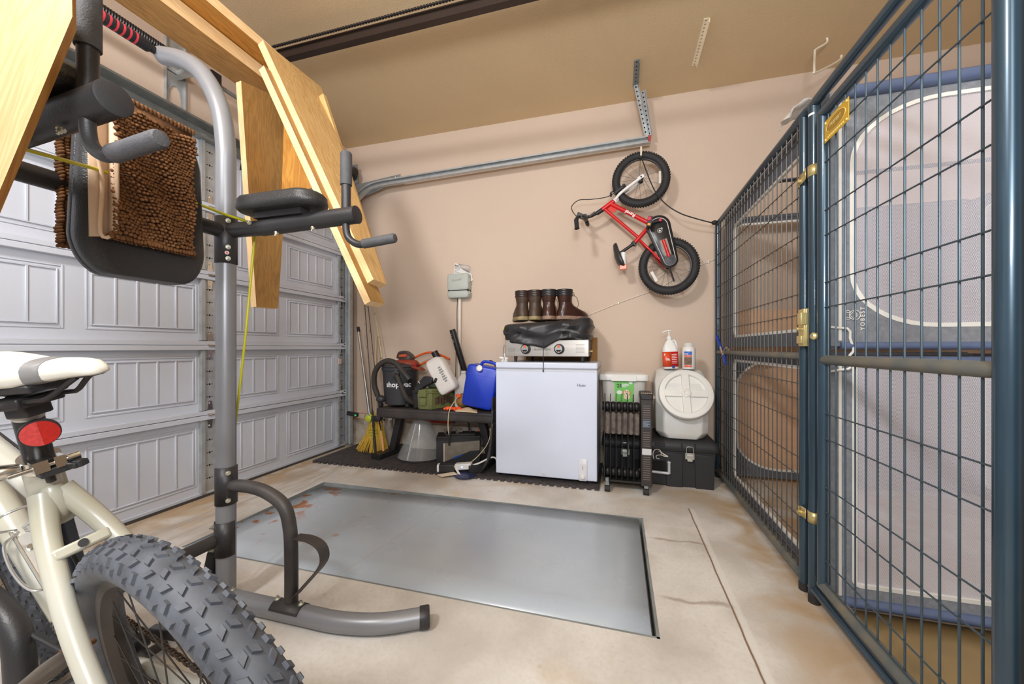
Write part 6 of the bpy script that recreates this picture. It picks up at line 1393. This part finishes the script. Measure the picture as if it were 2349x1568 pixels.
for (za, zb, zs) in ((.912, 1.81, (1.745, 1.595, 1.52, 1.367, 1.289, 1.139, 1.057)), (.05, .885, (.79, .729, .646, .50, .43, .27, .19, .11))):
    m = MB(); grid_wires(m, [1.768+.0508*i for i in range(25)], za, zb, zs, 1.725, 3.035); m.build('wire_grid', P('kennel_wire_dull', (92, 90, 88), .45, .4), kp)
kg = thing('kennel_gate', 'blue grey wire kennel gate in its frame with gold nameplate at right', 'kennel gate', (KX, 1.25, 0))
for y in (1.640, .842):
    MB().cyl((KX, y, .028), (KX, y, 1.815), .0185, 20).build('frame_post', M_ken, kg); MB().cyl((KX, y, 0), (KX, y, .032), .0198, 18).build('foot_cap', M_cap, kg)
MB().tube([(KX, 1.662, 1.822), (KX, .80, 1.822)], .0175, 18).build('frame_top_rail', M_ken, kg)
MB().tube([(KX, 1.655, .050), (KX, .80, .050)], .0165, 18).build('frame_bottom_rail', M_ken, kg)
for y in (1.565, .914): MB().cyl((KX-.004, y, .108), (KX-.004, y, 1.745), .0190 if y > 1 else .0200, 22).build('gate_post', M_ken, kg)
MB().tube([(KX-.004, 1.575, 1.742), (KX-.004, .90, 1.742)], .0185, 18).build('gate_top_rail', M_ken, kg)
MB().tube([(KX-.004, 1.585, .888), (KX-.004, 1.57, .888), (KX-.004, .94, .888), (KX-.004, .925, .888)], [.010, .0165, .0165, .012], 18).build('gate_middle_rail', M_kdust, kg)
MB().tube([(KX-.004, 1.575, .105), (KX-.004, .90, .105)], .0180, 18).build('gate_bottom_rail', M_kdust, kg)
gys = (1.535, 1.489, 1.435, 1.383, 1.331, 1.280, 1.229, 1.177, 1.122, 1.070, 1.019, .966)
for (za, zb, zs) in ((.90, 1.73, (1.645, 1.565, 1.40, 1.315, 1.153, 1.068)), (.115, .875, (.705, .619, .453, .368, .203, .128))):
    m = MB(); grid_wires(m, gys, za, zb, zs, 1.560, .915); m.build('wire_grid', M_wire, kg)
# latch, clamps, knob
lt = MB(); lt.box(KX-.028, KX-.018, 1.655, 1.700, .935, 1.075); lt.box(KX-.040, KX-.02, 1.648, 1.678, 1.015, 1.06); lt.box(KX-.036, KX-.018, 1.658, 1.695, .945, .975); lt.box(KX-.022, KX+.01, 1.652, 1.660, .935, 1.075); lt.cyl((KX-.045, 1.67, 1.0), (KX-.018, 1.67, 1.0), .007, 10)
lt.build('latch', M_brass, kg, bevel=.003)
m = MB(); m.lathe([(.006, 0), (.012, .005), (.013, .012), (.009, .018), (0, .019)], (KX-.024, 1.566, .970), (-1, -.2, 0), 16); m.build('latch_knob', M_brass, kg)
for z in (1.575, .312):
    m = MB(); m.grid(lambda u, v: (KX+.0195*math.cos(2.2+2.6*u), 1.640+.0205*math.sin(2.2+2.6*u)*1.0, z-.020+.04*v), 10, 1); m.grid(lambda u, v: (KX+.0205*math.cos(1.5+2.0*u), 1.716+.0205*math.sin(1.5+2.0*u), z-.016-.012+.036*v), 8, 1)
    m.grid(lambda u, v: (KX-.0215+.0035*math.sin(PI*u), 1.655+.05*u, z-.018-.006*u+.038*v), 4, 1); m.cyl((KX-.03, 1.700, z-.01), (KX-.018, 1.700, z-.01), .0075, 6)
    m.build('brass_clamp', M_brass, kg, solid=.0018)
P0, P1, P2, P3 = wx(.672, 1891, 330), wx(.672, 1946, 279), wx(.672, 1948, 222), wx(.672, 1893, 276)
P0 = V((.672, 1.568, 1.665)); 
yl_, yr_ = wx(.672, 1892, 300).y, wx(.672, 1947, 250).y
zb0, zt0 = (wx(.672, 1891, 328).z+wx(.672, 1946, 279).z)/2, (wx(.672, 1893, 276).z+wx(.672, 1948, 224).z)/2
M_pl = P('gold_plate', (214, 172, 40), .35, .35, var=.06); M_pl2 = P('gold_plate_dark', (172, 132, 36), .4, .35); M_pl3 = P('gold_plate_light', (240, 220, 150), .35, .3)
m = MB(); m.box(.671, .673, yr_, yl_, zb0, zt0); yc_, zc_ = (yl_+yr_)/2, (zb0+zt0)/2; hw, hh = (yl_-yr_)/2, (zt0-zb0)/2
m.mat(1); m.prism([(.6705, yc_+hw*.80*math.cos(a), zc_+hh*.12+hh*.62*math.sin(a)) for a in [2*PI*i/28 for i in range(28)]], (-.0004, 0, 0))
m.mat(2); m.tube([(.6702, yc_+hw*.80*math.cos(a), zc_+hh*.12+hh*.62*math.sin(a)) for a in [2*PI*i/28 for i in range(28)]], .0008, 5, closed=True)
m.text('PRIEFERT', (.6696, yc_, zc_+hh*.0), (0, -1, 0), (0, 0, 1), hh*.46, .0003, bold=.0004, align='CENTER')
m.text('NAPLES TEXAS', (.6702, yc_, zc_-hh*.74), (0, -1, 0), (0, 0, 1), hh*.20, .0006, bold=.0003, align='CENTER') if False else [m.obox((.6706, yc_+hw*(.7-.16*i), zc_-hh*.72), (0, 1, 0), (1, 0, 0), (0, 0, 1), hw*.055, .0004, hh*.07) for i in range(9)]
for a in (-1, 1):
    for c_ in (-1, 1): m.lathe([(.0035, 0), (.003, .0025), (0, .003)], (.671, yc_+a*hw*.88, zc_+c_*hh*.78), (-1, 0, 0), 10)
m.build('nameplate', [M_pl, M_pl2, M_pl3], kg, smooth=False)
m = MB(); m.grid(lambda u, v: (KX+.0192*math.cos(2.3+2.0*u), 1.640+.0192*math.sin(2.3+2.0*u), 1.775+.008*v), 8, 1); m.build('white_mark', M_white, kg)
sc1 = thing('spring_clamp', 'small spring clamp with blue handles gripping the kennel middle rail', 'clamp', (.68, 2.80, .88))
MB().tube([(.660, 2.80, .912), (.648, 2.90, 1.01)], .009, 8).build('clamp_handle', P('clamp_blue', (30, 62, 160), .4), sc1)
MB().tube([(.655, 2.74, .88), (.645, 2.66, .83)], .009, 8).build('clamp_handle', P('clamp_blue', (30, 62, 160), .4), sc1)
m = MB(); m.tube(smooth_path([(.655, 2.82, .935), (.658, 2.78, .895), (.660, 2.75, .875)], 4), .007, 8); m.tube(smooth_path([(.660, 2.70, .93), (.658, 2.76, .90), (.660, 2.82, .865)], 4), .007, 8); m.build('clamp_jaw', M_chrome, sc1)
# ================================================================ stacked playpens inside the kennel
M_fab = P('heather_grey_fabric', (130, 133, 140), .9, var=.16, sc=55, bump=.4, bs=200)
M_fabd = P('charcoal_fabric', (96, 99, 108), .9, var=.16, sc=60, bump=.4, bs=200)
M_tr = P('piping_white', (232, 230, 224), .6)
M_vin = P('vinyl_blue', (92, 106, 138), .3, var=.15, sc=9, bump=.6, bs=14)
M_mesh = bpy.data.materials.new('playpen_mesh'); M_mesh.use_nodes = True; N, L, b = nodes(M_mesh)
b.inputs['Roughness'].default_value = .8; b.inputs['Base Color'].default_value = lin((226, 224, 234))
tc = N.new('ShaderNodeTexCoord'); sp3 = N.new('ShaderNodeSeparateXYZ'); L.new(tc.outputs['Object'], sp3.inputs[0])
k_ = 2*PI/.0092
hsum = math_node(N, L, 'ADD', sp3.outputs[0], sp3.outputs[2]); hdif = math_node(N, L, 'SUBTRACT', sp3.outputs[0], sp3.outputs[2])
pat = math_node(N, L, 'MULTIPLY', math_node(N, L, 'SINE', math_node(N, L, 'MULTIPLY', hsum, k_)), math_node(N, L, 'SINE', math_node(N, L, 'MULTIPLY', hdif, k_)))
al = N.new('ShaderNodeMapRange'); L.new(math_node(N, L, 'ABSOLUTE', pat), al.inputs[0]); al.inputs[1].default_value = .50; al.inputs[2].default_value = .34; al.inputs[3].default_value = 0; al.inputs[4].default_value = 1
L.new(al.outputs[0], b.inputs['Alpha'])
def panel(root, o, ex, ez, W_, H, win, fab, mesh=True, corner=(.25, .25), bot_trim=True):
    """fabric panel with a window: o origin at lower left, win=(x0,x1,z0,z1)"""
    o = V(o); ex = V(ex); ez = V(ez); nrm = ex.cross(ez).normalized()
    x0, x1, z0, z1 = win; r0, r1 = corner; n = 10
    inner = []
    for (cx_, cz_, r, a0) in ((x1-.04, z1-.04, .04, 0), (x0+r1, z1-r1*.75, r1, 90), (x0+r0, z0+r0*.75, r0, 180), (x1-.04, z0+.04, .04, 270)):
        for i in range(n+1):
            a = math.radians(a0+90*i/n); k = .75 if cx_ < (x0+x1)/2 else 1
            inner.append((cx_+r*math.cos(a), cz_+r*k*math.sin(a)))
    ccx, ccz = (x0+x1)/2, (z0+z1)/2; outer = []
    for (x, z) in inner:
        dx_, dz_ = x-ccx, z-ccz
        tx = ((W_-ccx) if dx_ > 0 else ccx)/max(1e-6, abs(dx_)); tz = ((H-ccz) if dz_ > 0 else ccz)/max(1e-6, abs(dz_)); t = min(tx, tz)
        outer.append((ccx+dx_*t, ccz+dz_*t))
    # snap the nearest points to the corners
    for cpt in ((0, 0), (W_, 0), (0, H), (W_, H)):
        j = min(range(len(outer)), key=lambda i: (outer[i][0]-cpt[0])**2+(outer[i][1]-cpt[1])**2); outer[j] = cpt
    f = lambda p: o+ex*p[0]+ez*p[1]; k = len(inner)
    m = MB(); m.add([f(p) for p in outer]+[f(p) for p in inner], [(i, (i+1) % k, k+(i+1) % k, k+i) for i in range(k)])
    m.build('fabric_panel', fab, root, solid=.006, smooth=False)
    m = MB(); rings = []
    ring_pts = [f(p) for p in inner]; vs = []
    for i in range(k):
        p = ring_pts[i]; T = (ring_pts[(i+1) % k]-ring_pts[i-1]).normalized(); s_ = nrm.cross(T)
        vs += [p-s_*.010-nrm*.005, p+s_*.004-nrm*.007, p+s_*.004+nrm*.007, p-s_*.010+nrm*.005]
    fs = []
    for i in range(k):
        for j in range(4): fs.append((i*4+j, i*4+(j+1) % 4, ((i+1) % k)*4+(j+1) % 4, ((i+1) % k)*4+j))
    m.add(vs, fs); m.build('window_piping', M_tr, root)
    if mesh:
        m = MB(); m.add([f(p) for p in inner], [tuple(range(k))]); m.build('mesh_window', M_mesh, root, smooth=False)
pX0, pX1, pY0, pY1 = .730, 2.10, 1.625, 3.02
for (z0, z1, nm, lb) in ((.020, .905, 'playpen', 'grey fabric playpen with mesh windows standing on the kennel floor, lower of two'), (.925, 1.850, 'playpen', 'grey fabric playpen with white piped oval windows, stacked upper one')):
    up = z0 > .5; H = z1-z0-.02
    r_ = thing(nm, lb, 'playpen', (1.4, 2.3, z0-.02 if not up else .905))
    win = (.068, 1.30, .075, H-.065) if up else (.075, 1.31, .065, H-.02)
    panel(r_, (pX0, pY0, z0+.01), (1, 0, 0), (0, 0, 1), pX1-pX0, H, win, M_fab, True, (.24, .26) if up else (.02, .02))
    panel(r_, (pX0, pY1, z0+.01), (1, 0, 0), (0, 0, 1), pX1-pX0, H, (.075, .66, .055 if up else .06, H-.05), M_fabd, False, (.05, .05) if up else (.26, .26))
    panel(r_, (pX0, pY0, z0+.01), (0, 1, 0), (0, 0, 1), pY1-pY0, H, (.05, 1.17, .07, H-.12 if up else H-.05), M_fabd, False, (.06, .10))
    panel(r_, (pX1, pY0, z0+.01), (0, 1, 0), (0, 0, 1), pY1-pY0, H, (.08, 1.32, .08, H-.08), M_fabd, True, (.2, .2))
    zt_ = z1-.018
    m = MB(); m.tube([(pX0+.03, pY0+.002, zt_), (pX0+.035, pY0-.004, zt_), (pX1-.03, pY0-.004, zt_)], [.014, .022, .022] if up else [.010, .014, .014], 16); m.build('padded_tube', M_vin, r_)
    m = MB(); m.tube([(pX0+.03, pY0-.004, z0+.012), (pX1-.03, pY0-.004, z0+.012)], .018 if not up else .013, 14); m.build('padded_tube', M_vin, r_)
    m = MB(); m.tube([(pX0+.03, pY1+.004, zt_), (pX1-.03, pY1+.004, zt_)], .016, 12); m.build('padded_tube', M_fabd, r_)
    for y in (pY0+.02, pY1-.02):
        m = MB(); m.cyl((pX0+.012, y, z0), (pX0+.012, y, z1-.01), .016, 12); m.build('corner_post', M_fabd, r_)
        m = MB(); m.box(pX0+.024, pX0+.033, y-.026, y-.024, z0+.03, z1-.03) if y < 2 else m.box(pX0+.030, pX0+.040, y+.010, y+.012, z0+.02, z1-.02); m.build('seam_piping', M_tr, r_, smooth=False)
    if up:
        m = MB(); m.box(pX0, pX1, 2.33, 2.37, z1-.032, z1-.026); m.box(pX0, pX0+.03, pY0, pY1, z1-.036, z1-.028); m.build('roof_strap', M_fabd, r_, smooth=False)
        m = MB(); t0 = wy(pY0-.008, 1984, 757); t0 = V((t0.x, pY0-.0075, t0.z)); m.text('YOBEST', t0, (0, 0, 1), (-1, 0, 0), .0175, -.001, bold=.0003, spacing=1.45)
        bc_ = wy(pY0-.0075, 1961, 722); m.tube([bc_+V((.016*math.cos(a), 0, .017*math.sin(a))) for a in [2*PI*i/22 for i in range(22)]], .0011, 5, closed=True)
        for s_ in (-1, 1): m.tube([bc_+V((-.020+.006*math.cos(a), 0, s_*.012+.004*math.sin(a))) for a in [2*PI*i/12 for i in range(12)]], .0010, 5, closed=True); m.tube([bc_+V((-.014, 0, s_*.001)), bc_+V((0, 0, s_*.016))], .0010, 5)
        m.tube([bc_+V((.006*math.cos(a), 0, .010*math.sin(a))) for a in [-1.5+3*i/8 for i in range(9)]], .0012, 5); m.build('logo_print', M_tr, r_, smooth=False)
    else:
        sz = z1
    # piping of the corner bracket
    if up: pth = [(1898, 749), (1918, 751), (1944, 753), (1950, 760), (1950, 775), (1958, 800), (1957, 806), (1948, 816)]
    else: pth = [(1898, 853), (1925, 848), (1946, 846), (1951, 842)]
    m = MB(); m.tube([wy(pY0-.012, *q_) for q_ in pth], .0042, 8); m.build('corner_piping', M_tr, r_)
# board behind, kennel ground sheet
o = MB().box(.80, 1.95, 3.105, 3.118, .02, 1.20).build('cardboard_sheet', P('cardboard', (228, 184, 146), .8, var=.05, sc=4, stretch=(1, 1, 8))); solo(o, 'large tan cardboard sheet leaning on the wall behind the playpens', 'cardboard')
M_tarp = P('brown_sheet', (158, 134, 88), .35, var=.12, sc=4, col2=(128, 108, 72), bump=.4, bs=12)
m = MB(); m.grid(lambda u, v: (.715+2.2*u, .05+1.57*v, .004+.002*math.sin(9*u+7*v)), 20, 14); o = m.build('ground_sheet', M_tarp, solid=.002); solo(o, 'glossy brown sheet covering the floor inside the kennel', 'ground sheet')
bg_ = MB()
bg_.grid(lambda u, v: (KX+.015+.07*math.cos(PI*(u))*.9+.01*math.sin(9*v), 1.70+.13*v+.01*math.sin(8*u), 1.838+.035*math.sin(PI*u)*(1-.3*v)+.004*math.sin(23*u+7*v)), 14, 8)
o = bg_.build('plastic_bag', P('clear_bag', (226, 222, 214), .25, alpha=.55), solid=.001); solo(o, 'crumpled clear plastic wrap on top of the kennel rail at the gate corner', 'plastic wrap')
# ================================================================ sub-parts: small pieces ride on the part they belong to
SUBS = {
 'pull_up_tower': {'arm_cap': 'dip_arm', 'upright_grip': 'grip_tube', 'lower_grip': 'lower_handle', 'end_cap': 'foot', 'saddle_plate': 'foot', 'pad_stitching': 'back_pad', 'step_strap': 'step_tube', 'round_sticker': 'bracket_plate', 'grip_ring': 'bar_grip', 'bolt': 'bracket_plate'},
 'mountain_bike': {'tyre': 'rim', 'spokes': 'rim', 'hub': 'rim', 'reflector': 'reflector_body', 'saddle_band': 'saddle', 'saddle_base': 'saddle', 'saddle_rail': 'saddle', 'reflector_half': 'reflector_body', 'clamp_bolt': 'rail_clamp', 'bridge_bolt': 'stay_bridge', 'frame_sticker': 'down_tube', 'cage_bolt': 'bottle_cage', 'post_marking': 'seat_post'},
 'childrens_bike': {'tyre': 'rim', 'spokes': 'rim', 'hub': 'rim', 'spoke_reflector': 'rim', 'guard_stripe': 'chain_guard', 'guard_opening': 'chain_guard', 'guard_cover': 'chain_guard', 'guard_emblem': 'chain_guard', 'lettering': 'down_tube', 'orange_reflector': 'reflector_stem', 'near_grip': 'handlebar', 'far_grip': 'handlebar'},
 'shop_vacuum': {'lettering': 'drum', 'inlet': 'drum', 'latch': 'lid', 'lid_spout': 'lid', 'switch_panel': 'motor_head', 'hose_cuff': 'hose'},
 'kennel_gate': {'latch_knob': 'gate_post', 'foot_cap': 'frame_post', 'white_mark': 'frame_post'}, 'wire_kennel_side': {'foot_cap': 'post'},
 'tabletop_griddle': {'knob_face': 'knob', 'knob_marker': 'knob', 'knob_print': 'knob', 'lettering': 'front_panel'},
 'chest_freezer': {'thermostat_knob': 'control_panel', 'indicator': 'control_panel', 'lettering': 'cabinet', 'drain_plug': 'cabinet', 'rim_line': 'cabinet'},
 'control_box': {'lettering': 'box_cover', 'box_seam': 'box_cover', 'box_latch': 'box_cover'}, 'paper_manual': {'lettering': 'leaflet_sheet', 'yellow_tab': 'leaflet_sheet'},
 'kibble_bin': {'lettering': 'label', 'label_print': 'label', 'dog_picture': 'label'},
 'storage_chest': {'lid_recess': 'chest_lid', 'duck_emblem': 'chest_body', 'handle_recess': 'chest_body', 'body_rib': 'chest_body'},
 'pump_bottle': {'lettering': 'label', 'label_panel': 'label', 'round_badge': 'label'}, 'supplement_bottle': {k: 'label' for k in ('label_band', 'label_stripe', 'label_picture', 'label_foot', 'lettering')},
 'oil_heater': {k: 'control_housing' for k in ('vent_grille', 'warning_label', 'silver_label', 'housing_top', 'top_vents', 'lettering')},
 'playpen': {'window_piping': 'fabric_panel', 'mesh_window': 'fabric_panel', 'logo_print': 'fabric_panel', 'seam_piping': 'corner_post', 'corner_piping': 'fabric_panel'},
 'ammo_box': {'box_latch': 'box_lid', 'camo_wrap': 'box_body'}, 'bleach_jug': {'lettering': 'jug_body'}, 'jerry_can': {'can_seam': 'can_body', 'can_strap': 'can_handle'},
 'car_battery': {'label_edge': 'label', 'blue_stripe': 'case', 'terminal': 'case_lid'}, 'fishing_rod': {'reel_bail': 'reel', 'reel_crank': 'reel', 'line_guide': 'blank'},
 'leather_boot': {'laces': 'vamp'}, 'door_1': {'roller': 'hinge'}, 'straw_broom': {'stitching': 'bristles'}, 'pet_food_vault': {'screw_lid': 'neck'},
}
bn_ = lambda o: o.name.split('.')[0]
def mid(o):
    n = len(o.data.vertices); s = V((0, 0, 0))
    for v_ in o.data.vertices: s += v_.co
    return s/max(1, n)
for root in [o for o in bpy.data.objects if o.type == 'EMPTY' and o.parent is None]:
    mp_ = SUBS.get(bn_(root))
    if not mp_: continue
    kids = [o for o in bpy.data.objects if o.parent is root and o.type == 'MESH']
    cen = {o.name: mid(o) for o in kids}
    for o in kids:
        tgt = mp_.get(bn_(o))
        if not tgt: continue
        c_ = [k for k in kids if bn_(k) == tgt]
        if c_: o.parent = min(c_, key=lambda k: (cen[k.name]-cen[o.name]).length)
